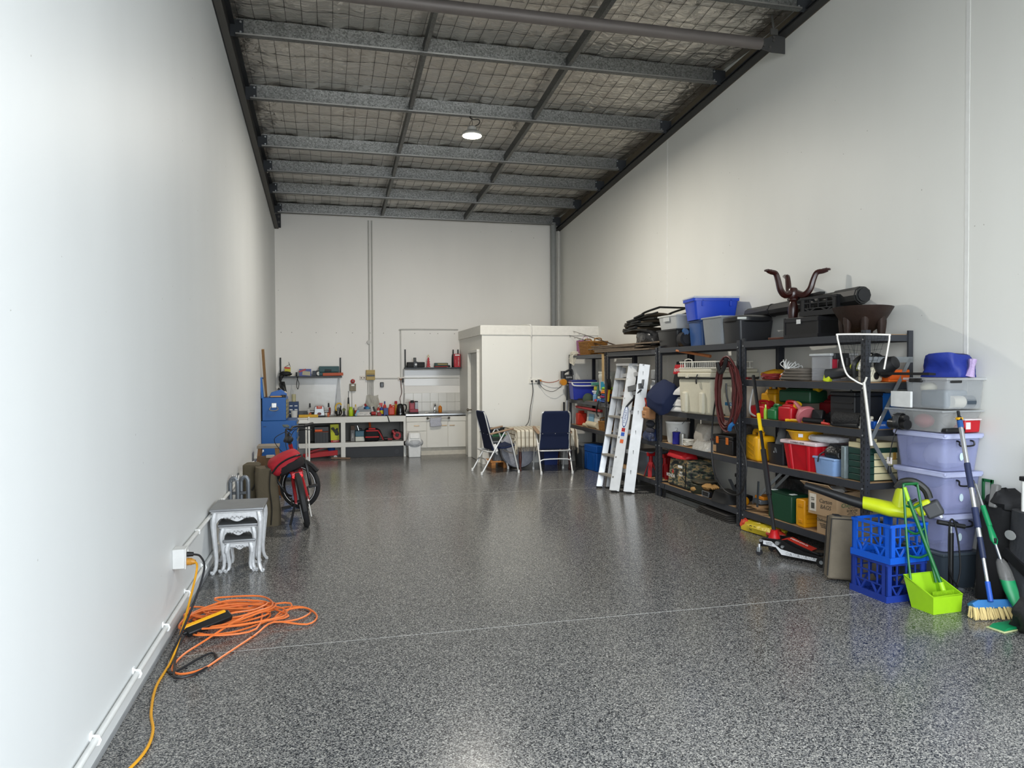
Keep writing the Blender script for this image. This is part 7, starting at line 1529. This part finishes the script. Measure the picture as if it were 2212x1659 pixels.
# ------------------------------------------------------------------ trolley jack
t = T('trolley_jack', 'black and red low-profile trolley jack with long upright handle', 'jack', (3.80, 5.37, 0), rz=-2.05 + PI / 2)
t.rotation_euler = (0, 0, math.atan2(5.12 - 5.60, 3.93 - 3.66))
JB = mt('111112', .35); 
for s in (-1, 1):
    sf = G().prism([(-.28, .075), (-.28, .135), (-.25, .155), (-.13, .158), (-.08, .16), (.0, .125), (.12, .09), (.27, .075), (.27, .022), (-.10, .024), (-.15, .085)], .006, (0, s * .085, 0)).obj('side_plate', JB, t, bev=.002)
    G().prism([(-.245, .098), (-.245, .132), (-.17, .132), (-.09, .082), (.05, .064), (.235, .058), (.235, .034), (-.08, .036), (-.13, .09)], .002, (0, s * .0895, 0)).obj('decal', mt('d6d7d8', .4), sf)
    for x, z, q in ((-.262, .128, .014), (-.115, .128, .018), (-.07, .105, .012)): G().cyl((x, s * .088, z), (x, s * .104, z), q, n=10).obj('bolt_head', mt('b9bbbd', .3, .8), sf)
    if s < 0:
        for k in range(4): G().tube([(-.03 + .065 * k + .011 * math.cos(a), -.0912, .054 + .011 * math.sin(a)) for a in [2 * PI * i / 12 for i in range(12)]], .0009, 3, True).obj('printed_ring', BLACK(), sf)
        text('WARNING', .013, BLACK(), sf, (-.19, -.091, .118), FRONT); text('READ ALL SAFETY\nINSTRUCTIONS', .007, BLACK(), sf, (-.19, -.091, .104), FRONT)
        for k in range(4): text('KEEP\nCLEAR\nOF LOAD', .007, BLACK(), sf, (.0 + .065 * k, -.091, .051), FRONT)
    G().cyl((.27, s * .08, .042), (.27, s * .125, .042), .042, n=18).obj('front_wheel', BLACK(), t); G().cyl((.27, s * .125, .042), (.27, s * .127, .042), .016, n=12).obj('hub_cap', ZN, t)
    G().cyl((-.27, s * .10, .028), (-.27, s * .122, .028), .027, n=14).obj('castor_wheel', mt('2a2a2c', .5), t); G().box((-.27, s * .111, .052), (.03, .034, .04)).obj('castor_fork', ZN, t, bev=.003); G().cyl((-.27, s * .111, .07), (-.27, s * .111, .10), .012).obj('castor_pin', BOLT, t)
G().prism([(-.11, .14), (-.06, .165), (.08, .12), (.22, .085), (.22, .07), (.0, .085)], .10).obj('lift_arm', mt('151516', .35), t, bev=.004)
cvp = G().add([(-.10, -.05, .152), (-.10, .05, .152), (-.05, .05, .166), (-.05, -.05, .166), (.04, .05, .136), (.04, -.05, .136), (.16, .05, .104), (.16, -.05, .104)], ((0, 3, 2, 1), (3, 5, 4, 2), (5, 7, 6, 4))).obj('red_cover', mt('b5261c', .4), t, solid=.004, smooth=False)
text('MECHPRO', .034, WHITE(), t, (.03, 0, .1465), (0, .27, 0)); G().box((-.20, 0, .135), (.12, .14, .02)).obj('rear_deck', JB, t, bev=.004)
G().cyl((.22, 0, .075), (.22, 0, .10), .045, n=18).obj('saddle', JB, t)
G().lathe([(.05, .135), (.05, .15), (.03, .21), (.032, .215)], 10, (-.19, 0, 0)).obj('handle_socket', mt('c01a1e', .4), t)
hb_, ht_ = Vector((-.19, 0, .19)), None
wtop = Vector((3.985, 6.30, 1.53)); ra_ = t.rotation_euler.z; dv = wtop - Vector((3.80, 5.37, 0)); ht_ = Vector((dv.x * math.cos(-ra_) - dv.y * math.sin(-ra_), dv.x * math.sin(-ra_) + dv.y * math.cos(-ra_), dv.z))
for a, b, q, c in ((0, .22, .017, '1c1c1e'), (.22, .50, .024, '1d1d1f'), (.50, .62, .014, '141415'), (.62, .735, .0175, 'e3c117'), (.735, 1.0, .0165, '161617')): G().cyl(hb_.lerp(ht_, a), hb_.lerp(ht_, b), q, n=14).obj('handle_section', mt(c, .4), t)
# yellow and red printed plastic bag under the shelf
t = T('printed_bag', 'yellow and red printed plastic bag lying on the floor under the shelf', 'bag', (4.07, 6.25, 0), rz=.1); G().ell((0, 0, .045), (.10, .28, .055), 20, 9, pw=.7, lump=.10, seed=5).obj('bag', mt('cfb62c', .35, bump=.7, bscale=12), t); G().ell((-.02, -.20, .04), (.075, .10, .048), 14, 8, lump=.12, seed=2).obj('red_print', mt('a32a1c', .4), t); G().ell((-.02, .25, .05), (.05, .05, .05), 12, 8, lump=.2, seed=8).obj('torn_end', mt('c2442a', .5), t); text('OO', .07, BLACK(), t, (-.098, .04, .055), SIDE)
# ------------------------------------------------------------------ taupe case, crates, blower
TP = mt('6b6253', .85, scale=12, var=.12, bump=.2, bscale=60)
t = T('table_bag', 'flat taupe canvas carry case standing beside the blue crates', 'bag', (3.83, 4.72, 0), rot=(0, .07, -.35)); G().box((0, 0, .24), (.40, .10, .475)).obj('case', TP, t, bev=.02, seg=3)
for y in (-.05, .05): G().tube([(-.20, y, .03), (-.20, y, .46), (.18, y, .465)], .006, 5).obj('piping', mt('2a2723', .7), t)
G().box((-.15, 0, .478), (.05, .07, .012)).obj('carry_handle', BLACK(), t, bev=.004)
CB = mt('0f4fb5', .38, var=.04); CB2 = mt('1b3384', .4, var=.05)
milk_crate('darker blue lattice milk crate at the bottom of the stack', (3.835, 4.365, 0), .03, CB2, .335, .335, .268)
milk_crate('brighter blue lattice milk crate on top of the darker one', (3.825, 4.345, .27), .10, CB, .335, .335, .265)
one(G().ell((3.93, 4.19, .12), (.018, .014, .02), 9, 6, lump=.2), 'paper_scrap', mt('d9d2cc', .8), 'scrap of white tissue stuck on the darker blue crate', 'tissue')
t = T('leaf_blower', 'lime yellow and black cordless leaf blower resting on the blue crate', 'leaf blower', (3.88, 4.37, .538), rz=2.36); t.scale = (1.2, 1.2, 1.2); LM = mt('b7c41a', .4)
# local +X = nozzle direction
G().tube(smoothpts([(.10, 0, .055), (.22, 0, .08), (.36, 0, .12), (.49, 0, .155)]), .04, 12, rr=[.036 - .0009 * i for i in range(19)]).obj('nozzle_tube', mt('141415', .4), t)
G().loft([[Vector((x, .0 + w * math.cos(a), z + h_ * math.sin(a))) for a in [2 * PI * i / 14 for i in range(14)]] for x, w, z, h_ in ((.16, .045, .075, .038), (.10, .055, .065, .042), (.02, .075, .05, .045), (-.07, .075, .045, .042), (-.10, .04, .045, .03))]).obj('scroll_housing', LM, t)
for k in range(4): G().tube(smoothpts([(.14 - .01 * k, -.045, .055 + .010 * k), (.05, -.066, .04 + .010 * k), (-.06, -.072, .03 + .010 * k)]), .0025, 4).obj('vent_slot', mt('3b3f10', .5), t)
G().loft([[Vector((x + w * .7 * math.cos(a), w * math.sin(a), z)) for a in [2 * PI * i / 14 for i in range(14)]] for x, w, z in ((-.03, .06, .06), (-.035, .055, .11), (-.04, .045, .16), (-.045, .04, .18))]).obj('motor_housing', LM, t)
G().tube(smoothpts([(-.02, 0, .175), (-.05, 0, .215), (-.11, 0, .22), (-.165, 0, .18), (-.185, 0, .13)]), .022, 9).obj('handle', mt('232422', .5), t); G().tube(smoothpts([(-.045, -.016, .228), (-.08, -.02, .232), (-.12, -.02, .222)]), .006, 5).obj('yellow_inlay', LM, t)
G().box((-.16, 0, .075), (.09, .07, .08), (0, .5, 0)).obj('rear_housing', LM, t, bev=.012); G().box((-.205, 0, .07), (.09, .085, .085), (0, .5, 0)).obj('battery', mt('3d3e40', .5), t, bev=.012); G().box((-.235, 0, .055), (.012, .06, .06), (0, .5, 0)).obj('battery_label', mt('c3c5c6', .5), t)
text('RYOBI', .03, WHITE(), t, (-.03, -.062, .085), FRONT); G().box((-.10, -.045, .10), (.05, .02, .015), (0, .5, 0)).obj('badge', BLACK(), t, bev=.003)
# ------------------------------------------------------------------ stacked clear tubs
TX0, TDX, TYN, TYF = 4.255, .345, 4.305, 4.80
TC = ((TX0 + TDX / 2), (TYN + TYF) / 2); PV = 'a7add6'
G0 = lidtub('storage_tub', 'dark grey lidded tub at the bottom of the clear tub stack', 'tub', (TC[0] + .0, TC[1], 0), .34, .48, .245, '3e4750', '4a545d', taper=.88)
def clear_tub(label, z, h, dx, dy, stuff, tagm=True):
    t = T('storage_tub', label, 'tub', (TC[0] + .0, TC[1], z), group='stacked lilac clear tubs')
    G().tub(dx * .84, dy * .86, dx * .96, dy * .96, h - .03, .004, rad=.035).obj('tub', mt(PV, .25, alpha=.40, var=.02), t)
    g = G(); g.box((0, 0, h - .018), (dx, dy, .03)); g.obj('lid', mt('b6bbdd', .28, alpha=.8, var=.02), t, bev=.008)
    g = G(); g.tub(dx * 1.01, dy * 1.01, dx * 1.01, dy * 1.01, .022, .012, (0, 0, h - .038), rad=.03); g.obj('rim', mt('bcc1e0', .3, alpha=.85, var=.02), t)
    G().tube(smoothpts([(-.06, -dy * .48, h * .80), (-.062, -dy * .48 - .025, h * .78), (-.055, -dy * .48 - .028, h * .68), (.055, -dy * .48 - .028, h * .68), (.062, -dy * .48 - .025, h * .78), (.06, -dy * .48, h * .80)], 3), .0065, 6).obj('handle', mt('17171a', .4), t)
    for k, (x, y, zz, rx, ry, rz_, c) in enumerate(stuff): G().ell((x, y, zz), (rx, ry, rz_), 14, 8, pw=.75, lump=.05, seed=k).obj('contents', mt(c, .7), t)
    if tagm: G().lathe([(.001, 0), (.022, 0), (.022, .001)], 14, (-.01, -dy * .465, h * .38), (PI / 2, 0, 0), sx=.8, sy=1.3).obj('sticker', mt('cfe3ea', .4), t)
    return t
clear_tub('lowest lilac clear tub of the stack', .272, .275, .335, .48, ((.0, .05, .10, .13, .16, .09, '8088b8'), (-.02, .18, .16, .10, .05, .06, 'b87a70'), (.05, -.10, .08, .09, .09, .07, '9aa0c6')))
clear_tub('middle lilac clear tub of the stack', .548, .305, .34, .50, ((-.05, .14, .10, .085, .09, .085, 'd2d3de'), (.04, -.08, .11, .11, .13, .10, 'b9b0cf'), (.0, .02, .2, .10, .12, .05, '7d84b0')))
clear_tub('highest lilac clear tub of the stack', .854, .275, .345, .50, ((.0, -.08, .10, .14, .12, .09, 'cdd0e2'), (.02, .12, .09, .12, .12, .08, '8e95c0')))
t = lidtub('storage_tub', 'wide shallow clear tub above the lilac tubs', 'tub', (TC[0] - .02, TC[1] + .02, 1.134), .36, .54, .145, 'c2c3c2', 'cdd0d1', alpha=.28, lh=.014, taper=.80)
G().ell((-.02, .06, .065), (.06, .08, .055), 12, 8).obj('contents', mt('b5636a', .6), t); G().ell((.06, -.13, .07), (.06, .09, .05), 12, 8).obj('contents', mt('a8a39a', .6), t)
t = lidtub('storage_tub', 'uppermost clear tub with a mug and jug inside', 'tub', (TC[0] + .01, TC[1] - .05, 1.302), .34, .40, .205, 'c3c6c8', 'd8dadb', alpha=.24, lh=.02, taper=.93)
G().box((-.02, -.02, .07), (.20, .24, .13)).obj('contents', mt('5d6a75', .4), t, bev=.02); G().cyl((-.08, -.14, .05), (.10, -.14, .05), .045).obj('contents', mt('d0cabb', .4), t); G().cyl((.02, -.145, .05), (.10, -.145, .05), .047).obj('contents', mt('3a444e', .5), t); G().ell((-.06, .08, .15), (.06, .06, .04), 12, 8).obj('contents', mt('d9d3bd', .3), t)
G().box((-.165, .08, .205), (.04, .12, .03)).obj('clip', BLACK(), t, bev=.006); G().box((-.09, -.19, .205), (.10, .03, .035)).obj('clip', BLACK(), t, bev=.006)
one(G().box((TC[0] - .20, TC[1] + .13, 1.363), (.02, .20, .12)), 'white_carton', mt('d4d4d1', .5), 'white handled carton edge beside the uppermost clear tub', 'carton', bev=.003)
t = soft_bag('laundry_bag', 'royal blue nylon bag slumped on the uppermost clear tub', (TC[0] + .04, TC[1] - .06, 1.530), .27, .30, .17, .2, mt('1c2f86', .55, bump=.5, bscale=10), 51, 'bag', .82, 1.0)
one(G().tube(smoothpts([(4.50, 4.34, 1.535), (4.51, 4.33, 1.60), (4.52, 4.33, 1.66)]), .03, 8, rr=[.035, .033, .03, .028, .025, .022, .020, .020, .022, .024, .026, .027, .027]), 'gift_bag', mt('c9b5d4', .6, scale=120, col2='8f77a8'), 'small lilac checked pouch beside the blue nylon bag', 'pouch')
one(G().loft([[Vector((TC[0] - .16 + x, TC[1] + y, 1.545 + z)) for x, z in ((-.03, 0), (.03, 0), (.03, .015), (-.03, .02))] for y, z in ((-.12, 0), (.2, .02), (.36, .0))]), 'black_strap', BLACK(), 'flat black webbing strap sticking out over the shelf', 'strap')
t = T('iron', 'black heat gun with wound cord in front of the shallow clear tub', 'heat gun', (4.225, 4.62, 1.134)); t.location = (4.20, 4.66, 1.134)
G().cyl((-.0, .10, .04), (0, -.07, .04), .038, n=16).obj('barrel', mt('171718', .35), t); G().cyl((0, .06, .09), (0, -.06, .085), .026).obj('grip', mt('1b1b1c', .4), t)
for k in range(5): G().tube([(.045 * math.cos(a), -.02 + .012 * k, .062 + .06 * math.sin(a)) for a in [2 * PI * i / 14 for i in range(14)]], .004, 4, True).obj('cord_wrap', BLACK(), t)
G().tube(smoothpts([(-.04, -.02, .02), (-.075, -.03, -.02), (-.085, -.0, -.14), (-.08, .02, -.24)]), .004, 5).obj('cord', BLACK(), t); G().box((-.08, .02, -.235), (.004, .05, .05)).obj('tag', mt('d6cfcd', .6), t); G().lathe([(.010, 0), (.016, .02), (.009, .06)], 10, (-.08, .02, -.335)).obj('plug', BLACK(), t)
t = T('red_container', 'red lidded food container on the lilac tub lid', 'container', (4.52, 4.335, 1.134)); t.location = (4.50, 4.36, 1.131); G().box((0, 0, .045), (.13, .10, .09), top=(1.1, 1.1)).obj('body', mt('b51420', .3), t, bev=.01); G().box((0, 0, .094), (.15, .12, .012)).obj('lid', mt('d6c9c8', .35), t, bev=.004); G().box((-.04, -.053, .05), (.04, .003, .05)).obj('sticker', mt('d9d3d0', .5), t)
one(G().box((4.36, 4.34, 1.15), (.17, .06, .03)), 'black_bracket', mt('161617', .5), 'black plastic clip bar on the lilac tub lid', 'clip', bev=.008)
# ------------------------------------------------------------------ landing net hung on the post
t = T('landing_net', 'fishing landing net with white frame hung on the near shelf post', 'net', (4.035, 4.855, 1.47)); e1 = Vector((.78, -.62, 0)); e2 = Vector((0, 0, 1))
def NP(u, z, d=0): return e1 * u + e2 * z + Vector((-.62, -.78, 0)) * d
G().tube(smoothpts([NP(0, .0), NP(-.06, .03), NP(-.13, .10), NP(-.175, .30), NP(-.19, .38), NP(-.165, .395), NP(.15, .385), NP(.175, .37), NP(.165, .28), NP(.14, .12)], 5), .0075, 7).obj('frame', mt('d4d1c8', .4, .3), t)
G().tube([NP(.0, .0), NP(.02, .06)], .0075, 7).obj('frame', mt('d4d1c8', .4, .3), t)
G().cyl(NP(.0, .02), NP(.055, -.47), .0115, .013).obj('handle', mt('d4d1c8', .4, .3), t)
g = G()
for k in range(13):
    u = -.165 + .0265 * k; g.tube([NP(u, .39, 0), NP(u * .8 + .03 * math.sin(k), .22, -.06), NP(u * .35, .06, -.09)], .0012, 3)
for k in range(8):
    z = .36 - .042 * k; w = .175 - .018 * k; g.tube([NP(-w, z, -.01 - .01 * k), NP(0, z - .012, -.03 - .012 * k), NP(w * .95, z, -.01 - .01 * k)], .0012, 3)
o = g.obj('netting', mt('1d2120', .7), t); o['kind'] = 'stuff'
# ------------------------------------------------------------------ dustpan with long handle and brush
t = T('dustpan_set', 'lime green lobby dustpan with dark green handle frame and brush', 'dustpan', (3.90, 3.99, 0), rz=.05); LG = mt('93c31e', .4); DG = mt('14602f', .4)
g = G(); g.add([(-.115, -.07, .0), (.115, -.07, .0), (.115, .10, .0), (-.115, .10, .0), (-.12, -.075, .115), (.12, -.075, .115), (.125, .16, .20), (-.125, .16, .20)], ((0, 1, 2, 3), (0, 4, 5, 1), (1, 5, 6, 2), (2, 6, 7, 3), (3, 7, 4, 0)))
g.obj('pan', LG, t, solid=.005, smooth=False)
G().tube([(-.12, -.075, .115), (.12, -.075, .115), (.125, .16, .20), (-.125, .16, .20)], .006, 6, True).obj('pan_rim', LG, t)
for k in range(17): G().box((-.075 + .0105 * k, -.03, .115), (.004, .004, .04)).obj('comb_tooth', LG, t)
G().box((0.01, -.03, .095), (.19, .006, .02)).obj('comb_bar', LG, t)
P_ = lambda s, z: (s * (.105 - .045 * (z - .14) / .66), .11 + .13 * (z - .14) / .66 + .01 * math.sin(z * 5), z)
for s in (-1, 1): G().tube([P_(s, z) for z in (.14, .3, .45, .6, .72, .80)], .0085, 6).obj('frame_rail', DG, t)
G().tube([P_(-1, .80), P_(1, .80)], .010, 6).obj('top_bar', DG, t)
for z, sag in ((.66, .02), (.50, .035), (.33, .02)): G().tube(smoothpts([P_(-1, z), (0, P_(0, z)[1] - .005, z - sag), P_(1, z)], 4), .008, 6).obj('cross_bar', DG, t)
br = T('lobby_brush', 'long-handled lime and green brush standing in the dustpan', 'brush', (3.90, 3.99, 0)); 
G().cyl((.03, .0, .15), (-.055, .20, .70), .0125, n=12).obj('shaft', DG, br); G().cyl((-.055, .20, .69), (-.068, .225, .78), .015, .013, 12).obj('grip', LG, br); G().cyl((.035, -.01, .115), (.025, .008, .18), .018).obj('ferrule', LG, br)
G().box((.045, .02, .095), (.14, .03, .03), (.3, 0, .0)).obj('brush_block', LG, br, bev=.005); G().box((.045, .02, .055), (.14, .035, .06)).obj('bristles', mt('3a6b2a', .8), br)
# ------------------------------------------------------------------ floor pump
t = T('bicycle_pump', 'black floor pump with T handle in front of the lilac tubs', 'pump', (4.20, 4.19, 0)); 
G().box((0, 0, .012), (.16, .06, .02), (0, 0, .4)).obj('foot_plate', BLACK(), t, bev=.006); G().cyl((0, 0, .02), (0, 0, .45), .017, n=14).obj('barrel', mt('151516', .3), t); G().cyl((0, 0, .45), (0, 0, .50), .007).obj('rod', ZN, t)
G().cyl((-.085, .03, .525), (.085, -.03, .495), .016, n=12).obj('handle', mt('171718', .5), t); G().tube(smoothpts([(.02, -.02, .05), (.05, -.03, .2), (.035, -.025, .40), (.0, -.02, .54), (-.025, -.01, .50), (-.03, -.02, .2), (.03, -.03, .08)]), .006, 6).obj('hose', BLACK(), t); G().cyl((.04, -.03, .06), (.05, -.06, .06), .014).obj('pump_head', GS, t)
# ------------------------------------------------------------------ brooms and bags by the right edge
t = T('broom', 'telescopic silver broom with wide blue head and cream bristles', 'broom'); b0 = Vector((4.08, 3.76, .11)); b1 = Vector((4.315, 4.24, 1.235)); B_ = lambda k: b0.lerp(b1, k)
for a, b, q, m2 in ((.0, .10, .016, mt('1f4fae', .4)), (.08, .26, .0115, mt('c9cacb', .25, .9)), (.22, .33, .018, mt('1a2340', .45)), (.33, .96, .0155, mt('c3c4c6', .28, .85)), (.38, .49, .0205, mt('20294a', .6)), (.60, .74, .0195, mt('20294a', .6)), (.95, .99, .019, mt('23508f', .4))): G().cyl(B_(a), B_(b), q, n=16).obj('pole_section', m2, t)
G().cyl(B_(.985), B_(1.015), .018, .015).obj('collar', BLACK(), t); G().box(B_(1.005), (.04, .03, .018)).obj('yellow_button', mt('d9a21a', .4), t, bev=.004); G().cyl(B_(1.015), B_(1.05), .010).obj('hose_tip', BLACK(), t)
hd = G().prism([(-.13, .06), (.13, .06), (.145, .095), (.10, .115), (-.10, .115), (-.145, .095)], .06, (4.11, 3.76, 0), (-.35, 0, -.18)).obj('head', mt('2f6ea8', .5), t, bev=.006)
g = G(); rng = random.Random(5)
for k in range(260):
    u = rng.uniform(-.14, .14); w = rng.uniform(-.03, .03); c_, s_ = math.cos(-.18), math.sin(-.18); x, y = 4.11 + u * c_ - w * s_, 3.78 + u * s_ + w * c_
    g.tube([(x, y, .075), (x + u * .12 + rng.uniform(-.01, .01), y - .02 + w * .5, .006)], .0028, 3)
g.obj('bristles', mt('d3bd82', .85), t)['kind'] = 'stuff'
t = T('spray_mop', 'green and silver spray mop leaning against the right wall', 'mop'); b0 = Vector((4.22, 3.72, .12)); b1 = Vector((4.31, 4.10, .80)); 
GM = mt('12804e', .35); G().cyl(B_(.3), B_(1), .010, n=12).obj('pole', mt('a9abad', .25, .9), t); G().cyl(B_(.62), B_(.80), .018, .016).obj('upper_sleeve', GM, t); G().loft([[B_(k) + Vector((q * math.cos(a), q * .8 * math.sin(a), 0)) for a in [2 * PI * i / 12 for i in range(12)]] for k, q in ((.46, .012), (.50, .026), (.56, .022), (.64, .016))]).obj('trigger_body', GM, t); G().box(B_(.5) + Vector((-.012, -.022, 0)), (.014, .01, .035)).obj('trigger', BLACK(), t, bev=.003)
G().loft([[B_(k) + Vector((q * math.cos(a), q * .8 * math.sin(a), 0)) for a in [2 * PI * i / 14 for i in range(14)]] for k, q in ((-.06, .022), (.0, .036), (.08, .046), (.17, .048))]).obj('tank_base', GM, t); G().loft([[B_(k) + Vector((q * math.cos(a), q * .8 * math.sin(a), 0)) for a in [2 * PI * i / 14 for i in range(14)]] for k, q in ((.17, .048), (.24, .046), (.31, .036), (.34, .02))]).obj('tank', mt('6b6a68', .15, alpha=.7), t); G().cyl(B_(-.06), B_(-.10), .018).obj('ferrule', WHITE(), t)
t = T('mop_pad', 'green floor wiper blade lying on the floor by the black bag', 'wiper', (4.03, 3.60, 0), rz=.15); G().prism([(-.10, .006), (.12, .006), (.12, .02), (-.06, .024)], .10).obj('plate', mt('12804e', .4), t, bev=.004); G().box((.01, 0, .004), (.24, .115, .008)).obj('pad', mt('b9c08a', .8), t, bev=.003)
t = T('squeegee', 'green handled frame standing behind the lilac tubs by the wall', 'frame', (4.575, 4.25, 0)); t.location = (4.58, 4.19, 0)
G().box((0, .03, .40), (.012, .02, .80)).obj('upright', DG, t, bev=.003); G().box((0, .06, .79), (.012, .08, .02)).obj('top_bar', DG, t); G().box((0, .10, .40), (.012, .02, .80)).obj('upright', DG, t, bev=.003)
BG = mt('141416', .75, scale=10, bump=.25, bscale=14)
t = soft_bag('chair_bag', 'tall black canvas bag with open top leaning on the right wall', (4.47, 4.06, 0), .20, .24, .66, .2, BG, 61, 'bag', .85, .9); G().ell((.02, -.03, .68), (.11, .12, .09), 14, 8, lump=.12).obj('folded_top', BG, t); G().box((-.05, .0, .72), (.05, .05, .16), (0, .2, 0)).obj('grey_lining', mt('6b6a68', .6), t, bev=.01)
t = soft_bag('chair_bag', 'charcoal gazebo bag with white legs at the right edge', (4.44, 3.80, 0), .22, .20, .66, -.1, mt('2b2c2f', .8, bump=.2), 67, 'bag', .85, .5)
G().box((-.10, -.02, .32), (.03, .26, .06), (.5, 0, 0)).obj('strap', BLACK(), t); G().lathe([(.001, 0), (.045, 0), (.045, .002)], 16, (-.112, .04, .50), (0, -PI / 2, 0), sx=.7).obj('vent_mesh', mt('9a9a99', .6), t); G().box((-.112, .06, .18), (.006, .035, .10), (.3, 0, 0)).obj('tag', mt('8d8c88', .6), t)
for k, (dx, dy) in enumerate(((-.02, .03), (.05, -.03))): G().cyl((dx, dy, .62), (dx + .0, dy, .86), .018, n=10).obj('frame_leg', mt('d9d8d3', .45), t); G().box((dx, dy, .87), (.045, .045, .03)).obj('leg_cap', BLACK(), t, bev=.005)
t = soft_bag('black_sack', 'crumpled black nylon sack on the floor at the right edge', (4.14, 3.46, 0), .30, .26, .20, 0, mt('1a1b1d', .6, bump=.9, bscale=9), 71, 'sack', .55, 2.0)
t = T('folding_trolley', 'black wheel and white frame of a folding trolley at the right edge', 'trolley', (4.52, 3.90, 0)); G().cyl((-.02, -.12, 1.0), (.02, -.12, 1.0), .075, n=20).obj('wheel', BLACK(), t); G().tube([(0, -.12, 1.0), (0, -.06, .6), (0, -.08, .0)], .012, 7).obj('frame', mt('dddcd8', .45), t)
